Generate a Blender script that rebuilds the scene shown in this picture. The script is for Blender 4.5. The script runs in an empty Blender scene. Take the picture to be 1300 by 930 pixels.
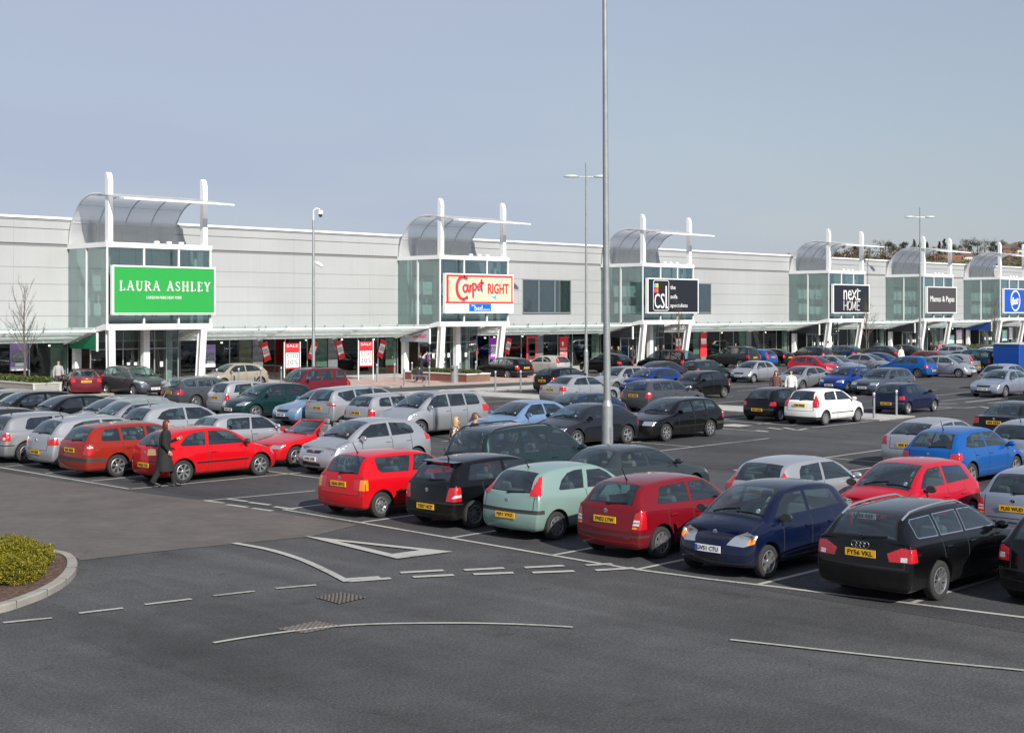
import bpy, bmesh, math, random
from mathutils import Vector, Matrix
R = math.radians
S = bpy.context.scene
COL = S.collection
random.seed(7)

# ------------------------------------------------------------ materials
M = {}
def nodes_of(name):
    m = bpy.data.materials.new(name); m.use_nodes = True
    nt = m.node_tree; nt.nodes.clear()
    out = nt.nodes.new('ShaderNodeOutputMaterial')
    return m, nt, out
def pbr(name, base, rough=.5, metal=0., coat=0., spec=.5, bump=None, var=None, emit=None, alpha=None):
    """principled surface; var=(scale, amount, detail) mottles the colour, bump=(scale, strength, distance)"""
    m, nt, out = nodes_of(name)
    b = nt.nodes.new('ShaderNodeBsdfPrincipled')
    b.inputs['Base Color'].default_value = (*base, 1)
    b.inputs['Roughness'].default_value = rough
    b.inputs['Metallic'].default_value = metal
    b.inputs['Coat Weight'].default_value = coat
    b.inputs['Coat Roughness'].default_value = .03
    b.inputs['Specular IOR Level'].default_value = spec
    if alpha is not None: b.inputs['Alpha'].default_value = alpha
    if emit:
        b.inputs['Emission Color'].default_value = (*emit[0], 1); b.inputs['Emission Strength'].default_value = emit[1]
    nt.links.new(b.outputs[0], out.inputs[0])
    if var or bump:
        tc = nt.nodes.new('ShaderNodeTexCoord')
    if var:
        n = nt.nodes.new('ShaderNodeTexNoise'); n.inputs['Scale'].default_value = var[0]; n.inputs['Detail'].default_value = var[2]
        n.inputs['Roughness'].default_value = .65
        nt.links.new(tc.outputs['Object'], n.inputs['Vector'])
        r = nt.nodes.new('ShaderNodeMapRange'); r.inputs[1].default_value = .3; r.inputs[2].default_value = .7
        r.inputs[3].default_value = 1 - var[1]; r.inputs[4].default_value = 1 + var[1]
        nt.links.new(n.outputs[0], r.inputs[0])
        h = nt.nodes.new('ShaderNodeVectorMath'); h.operation = 'SCALE'; h.inputs[0].default_value = base
        nt.links.new(r.outputs[0], h.inputs['Scale'])
        nt.links.new(h.outputs[0], b.inputs['Base Color'])
    if bump:
        n = nt.nodes.new('ShaderNodeTexNoise'); n.inputs['Scale'].default_value = bump[0]; n.inputs['Detail'].default_value = 6
        nt.links.new(tc.outputs['Object'], n.inputs['Vector'])
        bp = nt.nodes.new('ShaderNodeBump'); bp.inputs['Strength'].default_value = bump[1]; bp.inputs['Distance'].default_value = bump[2]
        nt.links.new(n.outputs[0], bp.inputs['Height']); nt.links.new(bp.outputs[0], b.inputs['Normal'])
    M[name] = m
    return m

def paint_mat(name, base, flake=0., rough=.32, dirt=.3):
    """car paint: clear coat over a base with some road film low on the body; the inside of the shell is grey trim"""
    m, nt, out = nodes_of(name)
    N = nt.nodes.new; K = nt.links.new
    b = N('ShaderNodeBsdfPrincipled')
    b.inputs['Roughness'].default_value = rough; b.inputs['Metallic'].default_value = flake
    b.inputs['Coat Weight'].default_value = .85; b.inputs['Coat Roughness'].default_value = .02; b.inputs['Coat IOR'].default_value = 1.42; b.inputs['Specular IOR Level'].default_value = .08
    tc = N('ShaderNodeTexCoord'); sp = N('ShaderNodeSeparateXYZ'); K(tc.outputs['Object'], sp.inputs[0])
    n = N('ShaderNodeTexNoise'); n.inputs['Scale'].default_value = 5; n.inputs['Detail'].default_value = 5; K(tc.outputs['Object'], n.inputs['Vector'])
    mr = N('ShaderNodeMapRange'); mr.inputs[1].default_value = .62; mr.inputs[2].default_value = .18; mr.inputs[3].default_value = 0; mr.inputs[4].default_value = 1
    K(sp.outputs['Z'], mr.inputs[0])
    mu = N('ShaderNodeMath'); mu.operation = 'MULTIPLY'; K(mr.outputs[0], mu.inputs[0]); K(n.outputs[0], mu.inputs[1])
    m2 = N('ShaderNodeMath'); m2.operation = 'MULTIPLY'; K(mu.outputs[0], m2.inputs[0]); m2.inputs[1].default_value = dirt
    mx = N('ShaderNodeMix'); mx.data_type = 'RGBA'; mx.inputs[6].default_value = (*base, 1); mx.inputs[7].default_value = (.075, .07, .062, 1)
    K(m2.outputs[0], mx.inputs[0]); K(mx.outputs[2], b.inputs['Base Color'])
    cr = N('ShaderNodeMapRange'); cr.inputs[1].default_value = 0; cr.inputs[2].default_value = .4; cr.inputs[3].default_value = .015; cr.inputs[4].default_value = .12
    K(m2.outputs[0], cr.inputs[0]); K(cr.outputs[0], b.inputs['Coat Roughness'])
    ins = N('ShaderNodeBsdfDiffuse'); ins.inputs[0].default_value = (.09, .09, .09, 1)
    g = N('ShaderNodeNewGeometry'); ms = N('ShaderNodeMixShader')
    K(g.outputs['Backfacing'], ms.inputs[0]); K(b.outputs[0], ms.inputs[1]); K(ins.outputs[0], ms.inputs[2]); K(ms.outputs[0], out.inputs[0])
    return m

def glass_mat(name, tint, refl=.06, rough=.02, gloss=(1, 1, 1)):
    m, nt, out = nodes_of(name)
    N = nt.nodes.new; K = nt.links.new
    t = N('ShaderNodeBsdfTransparent'); t.inputs[0].default_value = (*tint, 1)
    g = N('ShaderNodeBsdfGlossy'); g.inputs['Roughness'].default_value = rough; g.inputs[0].default_value = (*gloss, 1)
    lw = N('ShaderNodeLayerWeight'); lw.inputs[0].default_value = .5      # facing term, the same from both sides of the pane
    f = N('ShaderNodeMath'); f.operation = 'POWER'; K(lw.outputs['Facing'], f.inputs[0]); f.inputs[1].default_value = 4.
    a = N('ShaderNodeMath'); a.operation = 'MULTIPLY_ADD'; a.inputs[1].default_value = .9-refl; a.inputs[2].default_value = refl+.04; a.use_clamp = True
    K(f.outputs[0], a.inputs[0])
    ms = N('ShaderNodeMixShader'); K(a.outputs[0], ms.inputs[0]); K(t.outputs[0], ms.inputs[1]); K(g.outputs[0], ms.inputs[2])
    K(ms.outputs[0], out.inputs[0])
    M[name] = m
    return m

# ------------------------------------------------------------ mesh helpers
class MB:
    """collects shapes; every shape takes the index of its material"""
    def __init__(s): s.v = []; s.f = []; s.m = []; s.sm = []
    def add(s, vs, fs, mi=0, smooth=False, mtx=None):
        o = len(s.v)
        s.v += [tuple(mtx @ Vector(v)) for v in vs] if mtx else [tuple(v) for v in vs]
        s.f += [tuple(o + i for i in f) for f in fs]
        s.m += [mi] * len(fs); s.sm += [smooth] * len(fs)
        return s
    def box(s, x0, x1, y0, y1, z0, z1, mi=0, mtx=None):
        vs = [(x0,y0,z0),(x1,y0,z0),(x1,y1,z0),(x0,y1,z0),(x0,y0,z1),(x1,y0,z1),(x1,y1,z1),(x0,y1,z1)]
        return s.add(vs, [(0,3,2,1),(4,5,6,7),(0,1,5,4),(1,2,6,5),(2,3,7,6),(3,0,4,7)], mi, False, mtx)
    def cbox(s, c, d, mi=0, bev=0., mtx=None):
        """centred box with chamfered vertical edges and rims"""
        x, y, z = d[0]/2, d[1]/2, d[2]/2
        if bev <= 0: return s.box(c[0]-x, c[0]+x, c[1]-y, c[1]+y, c[2]-z, c[2]+z, mi, mtx)
        b = min(bev, x*.9, y*.9, z*.9)
        def ring(k, zz): return [(c[0]+sx, c[1]+sy, c[2]+zz) for sx, sy in
            ((-x+k,-y+b),(-x+b,-y+k),(x-b,-y+k),(x-k,-y+b),(x-k,y-b),(x-b,y-k),(-x+b,y-k),(-x+k,y-b))]
        vs = ring(b, -z) + ring(0, -z+b) + ring(0, z-b) + ring(b, z)
        fs = [tuple(reversed(range(8))), tuple(range(24, 32))]
        for r in range(3):
            for i in range(8): fs.append((r*8+i, r*8+(i+1) % 8, (r+1)*8+(i+1) % 8, (r+1)*8+i))
        return s.add(vs, fs, mi, False, mtx)
    def lathe(s, prof, n=20, mi=0, smooth=True, mtx=None, close=True):
        """prof = [(radius, z)...] about z"""
        vs = []; fs = []
        for r, z in prof:
            for i in range(n):
                a = 2*math.pi*i/n; vs.append((r*math.cos(a), r*math.sin(a), z))
        for k in range(len(prof)-1):
            for i in range(n):
                fs.append((k*n+i, k*n+(i+1) % n, (k+1)*n+(i+1) % n, (k+1)*n+i))
        if close:
            if prof[0][0] > 1e-4: fs.append(tuple(reversed(range(n))))
            if prof[-1][0] > 1e-4: fs.append(tuple(range((len(prof)-1)*n, len(prof)*n)))
        return s.add(vs, fs, mi, smooth, mtx)
    def tube(s, pts, rad, n=8, mi=0, smooth=True, caps=True, squash=None):
        """sweep a circle (or squash=(a,b) ellipse) along pts; rad is a number or a list"""
        pts = [Vector(p) for p in pts]; rad = rad if isinstance(rad, (list, tuple)) else [rad]*len(pts)
        vs = []; fs = []; prev = None
        for k, p in enumerate(pts):
            d = (pts[min(k+1, len(pts)-1)] - pts[max(k-1, 0)])
            d = d.normalized() if d.length > 1e-9 else Vector((0, 0, 1))
            if prev is None:
                up = Vector((0, 0, 1)) if abs(d.z) < .9 else Vector((0, 1, 0))
                a = d.cross(up).normalized()
            else:
                a = (prev - d*prev.dot(d)).normalized()
            prev = a; b = d.cross(a)
            for i in range(n):
                t = 2*math.pi*i/n; q = squash or (1, 1)
                vs.append(p + (a*math.cos(t)*q[0] + b*math.sin(t)*q[1])*rad[k])
        for k in range(len(pts)-1):
            for i in range(n): fs.append((k*n+i, k*n+(i+1) % n, (k+1)*n+(i+1) % n, (k+1)*n+i))
        if caps: fs.append(tuple(reversed(range(n)))); fs.append(tuple(range((len(pts)-1)*n, len(pts)*n)))
        return s.add(vs, fs, mi, smooth)
    def cyl(s, p0, p1, r, n=12, mi=0, smooth=True): return s.tube([p0, p1], r, n, mi, smooth)
    def bar(s, p0, p1, w, h, mi=0, up=(0, 0, 1)):
        """rectangular bar from p0 to p1, w across, h along up"""
        p0 = Vector(p0); p1 = Vector(p1); d = (p1-p0).normalized(); a = d.cross(Vector(up)).normalized(); b = a.cross(d)
        vs = [p + a*sx*w/2 + b*sy*h/2 for p in (p0, p1) for sx, sy in ((-1,-1),(1,-1),(1,1),(-1,1))]
        return s.add(vs, [(3,2,1,0),(4,5,6,7),(0,1,5,4),(1,2,6,5),(2,3,7,6),(3,0,4,7)], mi)
    def prism(s, poly, a0, a1, axis='y', mi=0, smooth=False):
        """extrude a closed 2-D outline along an axis; outline is (x,z) for y, (y,z) for x, (x,y) for z"""
        def P(p, a): return {'y': (p[0], a, p[1]), 'x': (a, p[0], p[1]), 'z': (p[0], p[1], a)}[axis]
        n = len(poly); vs = [P(p, a0) for p in poly] + [P(p, a1) for p in poly]
        fs = [tuple(range(n)), tuple(reversed(range(n, 2*n)))] + [(i, n+i, n+(i+1) % n, (i+1) % n) for i in range(n)]
        return s.add(vs, fs, mi, smooth)
    def mesh(s, name, mats, sharp=35, fix=True):
        me = bpy.data.meshes.new(name)
        me.from_pydata(s.v, [], s.f)
        for m in mats: me.materials.append(m)
        me.polygons.foreach_set('material_index', s.m)
        me.polygons.foreach_set('use_smooth', s.sm)
        if fix and len(s.f) < 60000:
            bm = bmesh.new(); bm.from_mesh(me); bmesh.ops.recalc_face_normals(bm, faces=bm.faces); bm.to_mesh(me); bm.free()
        if any(s.sm): me.set_sharp_from_angle(angle=R(sharp))
        me.update()
        return me
    def obj(s, name, mats, parent=None, **k):
        if not isinstance(mats, (list, tuple)): mats = [mats]
        return put(name, s.mesh(name, mats, **k), parent)

def put(name, me, parent=None, loc=None, rz=None):
    o = bpy.data.objects.new(name, me); COL.objects.link(o)
    if parent: o.parent = parent
    if loc: o.location = loc
    if rz: o.rotation_euler = (0, 0, rz)
    return o
def thing(name, label, cat, loc=(0, 0, 0), rz=0, group=None):
    o = put(name, None); o.empty_display_size = .3
    o.location = loc; o.rotation_euler = (0, 0, rz)
    return tag(o, label, cat, group)
def tag(o, label, cat, group=None, kind=None):
    o['label'] = label; o['category'] = cat
    if group: o['group'] = group
    if kind: o['kind'] = kind
    return o
def struct(o, kind='structure'): o['kind'] = kind; return o

_tc = {}
def text_mesh(txt, size=1., depth=.01, offset=0., spacing=1.):
    """verts, faces of extruded text centred on the origin, in the x-y plane facing +z"""
    key = (txt, size, depth, offset, spacing)
    if key in _tc: return _tc[key]
    c = bpy.data.curves.new('t', 'FONT'); c.body = txt; c.size = size; c.extrude = depth/2; c.offset = offset; c.space_character = spacing
    c.align_x = 'CENTER'; c.align_y = 'CENTER'; c.resolution_u = 2
    o = bpy.data.objects.new('t', c); COL.objects.link(o)
    bpy.context.view_layer.update()
    me = bpy.data.meshes.new_from_object(o.evaluated_get(bpy.context.evaluated_depsgraph_get()))
    r = ([tuple(v.co) for v in me.vertices], [tuple(p.vertices) for p in me.polygons])
    bpy.data.objects.remove(o); bpy.data.curves.remove(c); bpy.data.meshes.remove(me)
    _tc[key] = r
    return r
def add_text(mb, txt, mtx, size, depth=.01, mi=0, sx=1., offset=0., spacing=1., fit=None):
    vs, fs = text_mesh(txt, size, depth, offset, spacing)
    if fit:
        xs = [v[0] for v in vs]; ys = [v[1] for v in vs]
        kx = fit[0]/(max(xs)-min(xs)); ky = fit[1]/(max(ys)-min(ys)) if fit[1] else kx
        cx = (max(xs)+min(xs))/2; cy = (max(ys)+min(ys))/2
        vs = [((v[0]-cx)*kx, (v[1]-cy)*ky, v[2]) for v in vs]
    mb.add([(v[0]*sx, v[1], v[2]) for v in vs], fs, mi, False, mtx)
FACE_S = Matrix(((1,0,0,0),(0,0,-1,0),(0,1,0,0),(0,0,0,1)))   # text in a wall that faces -y
# ------------------------------------------------------------ cars
pbr('tyre', (.018, .018, .019), .85, bump=(60, .3, .004))
pbr('alloy', (.52, .53, .55), .3, .85)
pbr('alloy_dark', (.2, .2, .21), .4, .6)
pbr('hub_dark', (.012, .012, .012), .8)
pbr('plastic_dark', (.028, .028, .03), .6)
pbr('trim_black', (.012, .012, .013), .3)
pbr('gap_black', (.006, .006, .006), .9)
pbr('chrome', (.75, .76, .78), .12, 1.)
pbr('lamp_clear', (.55, .57, .60), .14, .8, 1., bump=(45, .5, .02))
pbr('lamp_red', (.42, .006, .012), .12, 0, 1., bump=(30, .5, .02))
pbr('lamp_amber', (.75, .22, .01), .15, 0, 1., bump=(30, .5, .02))
pbr('lamp_white', (.75, .72, .72), .12, .4, 1., bump=(30, .5, .02))
pbr('seat_grey', (.17, .18, .19), .9)
pbr('seat_beige', (.33, .29, .23), .9)
pbr('plate_yellow', (.72, .4, .02), .35)
pbr('plate_white', (.75, .76, .76), .35)
pbr('plate_ink', (.01, .01, .01), .5)
pbr('paper_white', (.8, .82, .8), .7)
pbr('eu_blue', (.02, .08, .5), .4)
glass_mat('car_glass', (.42, .53, .53), .09, .015, (.88, .97, 1))
SLOTS = ['gap_black', 'plastic_dark', 'trim_black', 'car_glass', 'lamp_clear', 'lamp_red', 'lamp_amber', 'lamp_white', 'chrome', 'hub_dark']
PAINT, DARK, TRIM, GLASS, CLEAR, RED, AMBER, WHITE, CHROME, HUB = range(10)
def slot_mats(): return [M[n] for n in SLOTS]

BASE = dict(L=3.95, W=1.66, H=1.44, zb=.2, fx=1.19, rx=-1.27, wr=.3,
    zbf=.90, zbr=.95, hoodf=.70, cowl=(.98, .95), rf=.28, r1=-.2, r2=-.85, rr=-1.5, zrr=1.38, tb=(-1.80, .98), deck=None, ztail=.92,
    roofw=.57, doors=5, dlo=None, splits=(-.32,), head=[(.42,.58),(.80,.58),(.82,.72),(.40,.72)], headx=.42,
    tail=[(.60,.62),(.83,.62),(.83,.94),(.64,.94)], tailx=.30, grille=[(-.32,.56),(.32,.56),(.34,.66),(-.34,.66)], intake=[(-.5,.26),(.5,.26),(.45,.38),(-.45,.38)],
    plate_r=.74, plate_f=.44, rub=None, bump_r=None, rails=False, spoiler=False, crown=.05, tumble=.0, wiper=True, bow_f=.20, bow_r=.13,
    rim='five', rimdark=False, taper=.80, seats='seat_grey', handle_z=.78, badge_r=None, chromeline=False, darkpillar=True, tail_split=None)

def style(**k):
    d = dict(BASE); d.update(k)
    return d

def cage(p):
    """control cage: stations front to rear, twelve lines from the sill (0) over the shoulder (5) and roof edge (8) to the centre (11)"""
    L, W, H, zb = p['L'], p['W'], p['H'], p['zb']; hw = W/2
    ratio = [.85, .955, .99, 1., .98, .93]
    zf = [0, .07, .34, .62, .87, 1.]
    xf = L/2; xr = -L/2
    cx, cz = p['cowl']; tbx, tbz = p['tb']
    st = []
    def wf(x):
        d = (L/2 - abs(x))
        return hw * (1 - .055*max(0, 1-d/.9)**1.6)
    def lower(x, zbelt, y5=None):
        w = wf(x); return [(x, w*ratio[i], zb + (zbelt-zb)*zf[i]) for i in range(6)]
    hy = [.90, .87, .82, .765, .39, 0]
    def hood(x, zc, zbelt):
        w = wf(x); out = lower(x, zbelt)
        for k in hy:
            y = w*k; out.append((x + .03*(1-(k/.93)**2), y, zc - (zc-zbelt)*(k/.93)**2.6))
        return out
    def ends(sign, x_end, ztop, zbelt, rows, bow, taper):
        """ring at an end of the car plus the grid that closes it"""
        cols = [.93] + hy
        g = []
        for r in range(6):
            row = []
            for c, k in enumerate(cols):
                y = hw*taper*k/.93*(ratio[r]/.93 if r < 5 else 1)
                z = zb + (zbelt-zb)*zf[r]
                if r == 5: z = ztop - (ztop-zbelt)*(k/.93)**2.6
                elif r == 4: z += (ztop-zbelt)*.6*(1-(k/.93)**2)
                x = x_end + sign*(rows[r] - bow*(y/hw)**2)
                row.append((x, y, z))
            g.append(row)
        return g
    gf = ends(1, xf, p['hoodf'], p['hoodf']-.05, p.get('rows_f', [-.10, -.04, 0, -.015, -.06, -.17]), p['bow_f'], p['taper'])
    st.append([gf[r][0] for r in range(5)] + gf[5])
    dz = cz - p['hoodf']; hx = xf - cx
    st.append(hood(xf-.30*1, p['hoodf']+dz*.30, p['hoodf']-.03 + (p['zbf']-p['hoodf'])*.30))
    st.append(hood(xf-hx*.62, p['hoodf']+dz*.70, p['hoodf']-.02 + (p['zbf']-p['hoodf'])*.66))
    st.append(hood(cx+.10, cz-.015, p['zbf']-.02))
    def upper(xl, xt, zbelt, ze, zc, ye, xc=None, mid=.5, bul=.018):
        """cabin station: xl = x of the flanks, xt = x at the roof edge"""
        out = lower(xl, zbelt); w = wf(xl); xc = xt if xc is None else xc
        y6 = w*.905; z6 = zbelt+.025; x6 = xl + (xt-xl)*.12
        out.append((x6, y6, z6))
        out.append((xl+(xt-xl)*.5, (y6+ye)/2+bul, (z6+ze)/2))
        out.append((xt, ye, ze)); out.append((xt+(xc-xt)*.3, ye-.055, ze+(zc-ze)*.42)); out.append((xt+(xc-xt)*.75, ye*.5, ze+(zc-ze)*.88)); out.append((xc, 0, zc))
        return out
    rw = p['roofw']; cr = p['crown']
    wc = wf(cx)
    # cowl
    s = hood(cx, cz, p['zbf'])
    for i, k in enumerate(hy): s[6+i] = (cx + .11*(1-(k/.93)**2), wc*k, s[6+i][2] + (0.012 if i >= 2 else 0))
    st.append(s)
    zr0 = H-.045
    xm = cx*.52 + p['rf']*.48
    st.append(upper(cx-.22, xm, p['zbf']+.005, cz*.47+zr0*.53-cr*.5, cz*.46+zr0*.54+.025, wc*.82*.5+rw*.5+.01, xc=xm+.10, bul=.01))
    st.append(upper(min(cx-.5, p['rf']+.12), p['rf'], p['zbf']+.015, zr0-cr, zr0, rw, xc=p['rf']+.07))
    bz = lambda x: p['zbf']+.015 + (p['zbr']-p['zbf']-.015)*((p['rf']-x)/(p['rf']-tbx))
    st.append(upper(p['r1'], p['r1'], bz(p['r1']), H-.005-cr, H-.003, rw+.012))
    st.append(upper(p['r2'], p['r2'], bz(p['r2']), (H+p['zrr'])/2+.012-cr, (H+p['zrr'])/2+.022, rw+.005))
    xl = max(p['rr'], tbx+.22) if not p['deck'] else p['rr']
    st.append(upper(xl, p['rr'], bz(xl), p['zrr']-cr, p['zrr'], rw-.02, xc=p['rr']-.05))
    wt = wf(tbx)
    gx = (p['rr']*.48+tbx*.52); gz = p['zrr']*.47+tbz*.53
    st.append(upper(min(xl-.1, (xl+tbx)/2), gx, bz((xl+tbx)/2), gz-cr*.6, gz+.015, (rw-.02)*.5+wt*.79*.5+.01, xc=gx-.07, bul=.012))
    s = hood(tbx, tbz, p['zbr'])
    for i, k in enumerate([.90, .87, .80, .745, .38, 0]): s[6+i] = (tbx - .06*(1-(k/.93)**2), wt*k, tbz-(tbz-p['zbr'])*(k/.93)**2.6)
    st.append(s)
    if p['deck']:
        for dx, dz in p['deck']: st.append(hood(dx, dz, p['zbr']-.01))
    gr = ends(-1, xr, p['ztail'], p['ztail']-(.03 if p['deck'] else .02), p.get('rows_r', [-.09, -.03, 0, -.03, -.05, -.08]), p['bow_r'], p['taper']+.05)
    st.append([gr[r][0] for r in range(5)] + gr[5])
    return st, gf, gr

def cage_mesh(p):
    st, gf, gr = cage(p)
    V = []; F = []; MI = []
    idx = {}
    def vid(co):
        k = (round(co[0], 5), round(co[1], 5), round(co[2], 5))
        if k not in idx: idx[k] = len(V); V.append(co)
        return idx[k]
    def quad(a, b, c, d, mi):
        q = []
        for co in (a, b, c, d):
            i = vid(co)
            if i not in q: q.append(i)
        if len(q) > 2: F.append(q); MI.append(mi)
    ns = len(st); mir = lambda c: (c[0], -c[1], c[2])
    iRF, iCW = 6, 4; iRR = 9; iTB = 11
    for i in range(ns-1):
        for j in range(11):
            mi = PAINT
            if j >= 9 and iCW <= i < iRF and not p.get('open'): mi = 20
            if j >= 9 and iRR <= i < iTB and not p.get('open') and not p.get('norear'): mi = 21
            a, b, c, d = st[i][j], st[i+1][j], st[i+1][j+1], st[i][j+1]
            quad(a, b, c, d, mi); quad(mir(d), mir(c), mir(b), mir(a), mi)
        a, b = st[i][0], st[i+1][0]
        quad(a, mir(a), mir(b), b, DARK)
    for g, flip in ((gf, 1), (gr, 0)):
        for r in range(5):
            for c in range(6):
                a, b, cc, d = g[r][c], g[r+1][c], g[r+1][c+1], g[r][c+1]
                mi = PAINT
                for q in ((a, b, cc, d), tuple(mir(x) for x in (d, cc, b, a))):
                    quad(*(q if flip else q[::-1]), mi)
        f = [vid(x) for x in g[0]] + [vid(mir(x)) for x in g[0][-2::-1]]
        F.append(f if not flip else f[::-1]); MI.append(DARK)
    me = bpy.data.meshes.new('cage'); me.from_pydata(V, [], F)
    me.polygons.foreach_set('material_index', MI)
    for _ in range(22): me.materials.append(None)
    bm = bmesh.new(); bm.from_mesh(me)
    bmesh.ops.recalc_face_normals(bm, faces=bm.faces)
    cl = bm.edges.layers.float.new('crease_edge')
    # a firmer edge along shoulder and roof edge
    sh = {}
    for i in range(ns-1):
        for j, w in ((5, .6), (8, .5), (0, .6), (2, .25)):
            for m_ in (lambda c: c, mir):
                sh[frozenset((vid(m_(st[i][j])), vid(m_(st[i+1][j]))))] = w
    for i in (iCW,):
        for j in range(8, 11):
            for m_ in (lambda c: c, mir): sh[frozenset((vid(m_(st[i][j])), vid(m_(st[i][j+1]))))] = .5
    for g in (gf, gr):
        for c in range(6):
            for m_ in (lambda q: q, mir): sh[frozenset((vid(m_(g[5][c])), vid(m_(g[5][c+1]))))] = p.get('edge_crease', .5)
    bm.verts.ensure_lookup_table()
    for e in bm.edges:
        k = frozenset((e.verts[0].index, e.verts[1].index))
        if k in sh: e[cl] = sh[k]
    bm.to_mesh(me); bm.free()
    o = bpy.data.objects.new('cage', me); COL.objects.link(o)
    md = o.modifiers.new('s', 'SUBSURF'); md.levels = 2; md.render_levels = 2
    bpy.context.view_layer.update()
    out = bpy.data.meshes.new_from_object(o.evaluated_get(bpy.context.evaluated_depsgraph_get()))
    bpy.data.objects.remove(o); bpy.data.meshes.remove(me)
    return out

def cut(bm, poly, view, ok):
    """cut a convex outline into the surface (view 'side' = x,z, 'end' = y,z, 'top' = x,y); returns the faces inside"""
    cand = [f for f in bm.faces if ok(f.calc_center_median(), f.normal)]
    n = len(poly)
    area = sum(poly[i][0]*poly[(i+1) % n][1]-poly[(i+1) % n][0]*poly[i][1] for i in range(n))
    if area < 0: poly = poly[::-1]
    ax = {'side': (0, 2), 'end': (1, 2), 'top': (0, 1)}[view]
    us = [q[0] for q in poly]; vs_ = [q[1] for q in poly]
    def near(f):
        u = [v.co[ax[0]] for v in f.verts]; w = [v.co[ax[1]] for v in f.verts]
        return max(u) >= min(us) and min(u) <= max(us) and max(w) >= min(vs_) and min(w) <= max(vs_)
    cand = [f for f in cand if near(f)]
    for i in range(n):
        if not cand: return []
        a, b = poly[i], poly[(i+1) % n]
        du, dv = b[0]-a[0], b[1]-a[1]
        l = math.hypot(du, dv)
        if l < 1e-6: continue
        co = [0, 0, 0]; no = [0, 0, 0]
        co[ax[0]], co[ax[1]] = a; no[ax[0]], no[ax[1]] = dv/l, -du/l
        geom = list({x for f in cand for x in (*f.verts, *f.edges)}) + cand
        r = bmesh.ops.bisect_plane(bm, geom=geom, dist=1e-5, plane_co=co, plane_no=no)
        V = Vector(no); cV = Vector(co)
        fs = {f for f in r['geom'] if isinstance(f, bmesh.types.BMFace)} | {f for f in cand if f.is_valid}
        cand = [f for f in fs if (f.calc_center_median()-cV).dot(V) < 0]
    return cand

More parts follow.
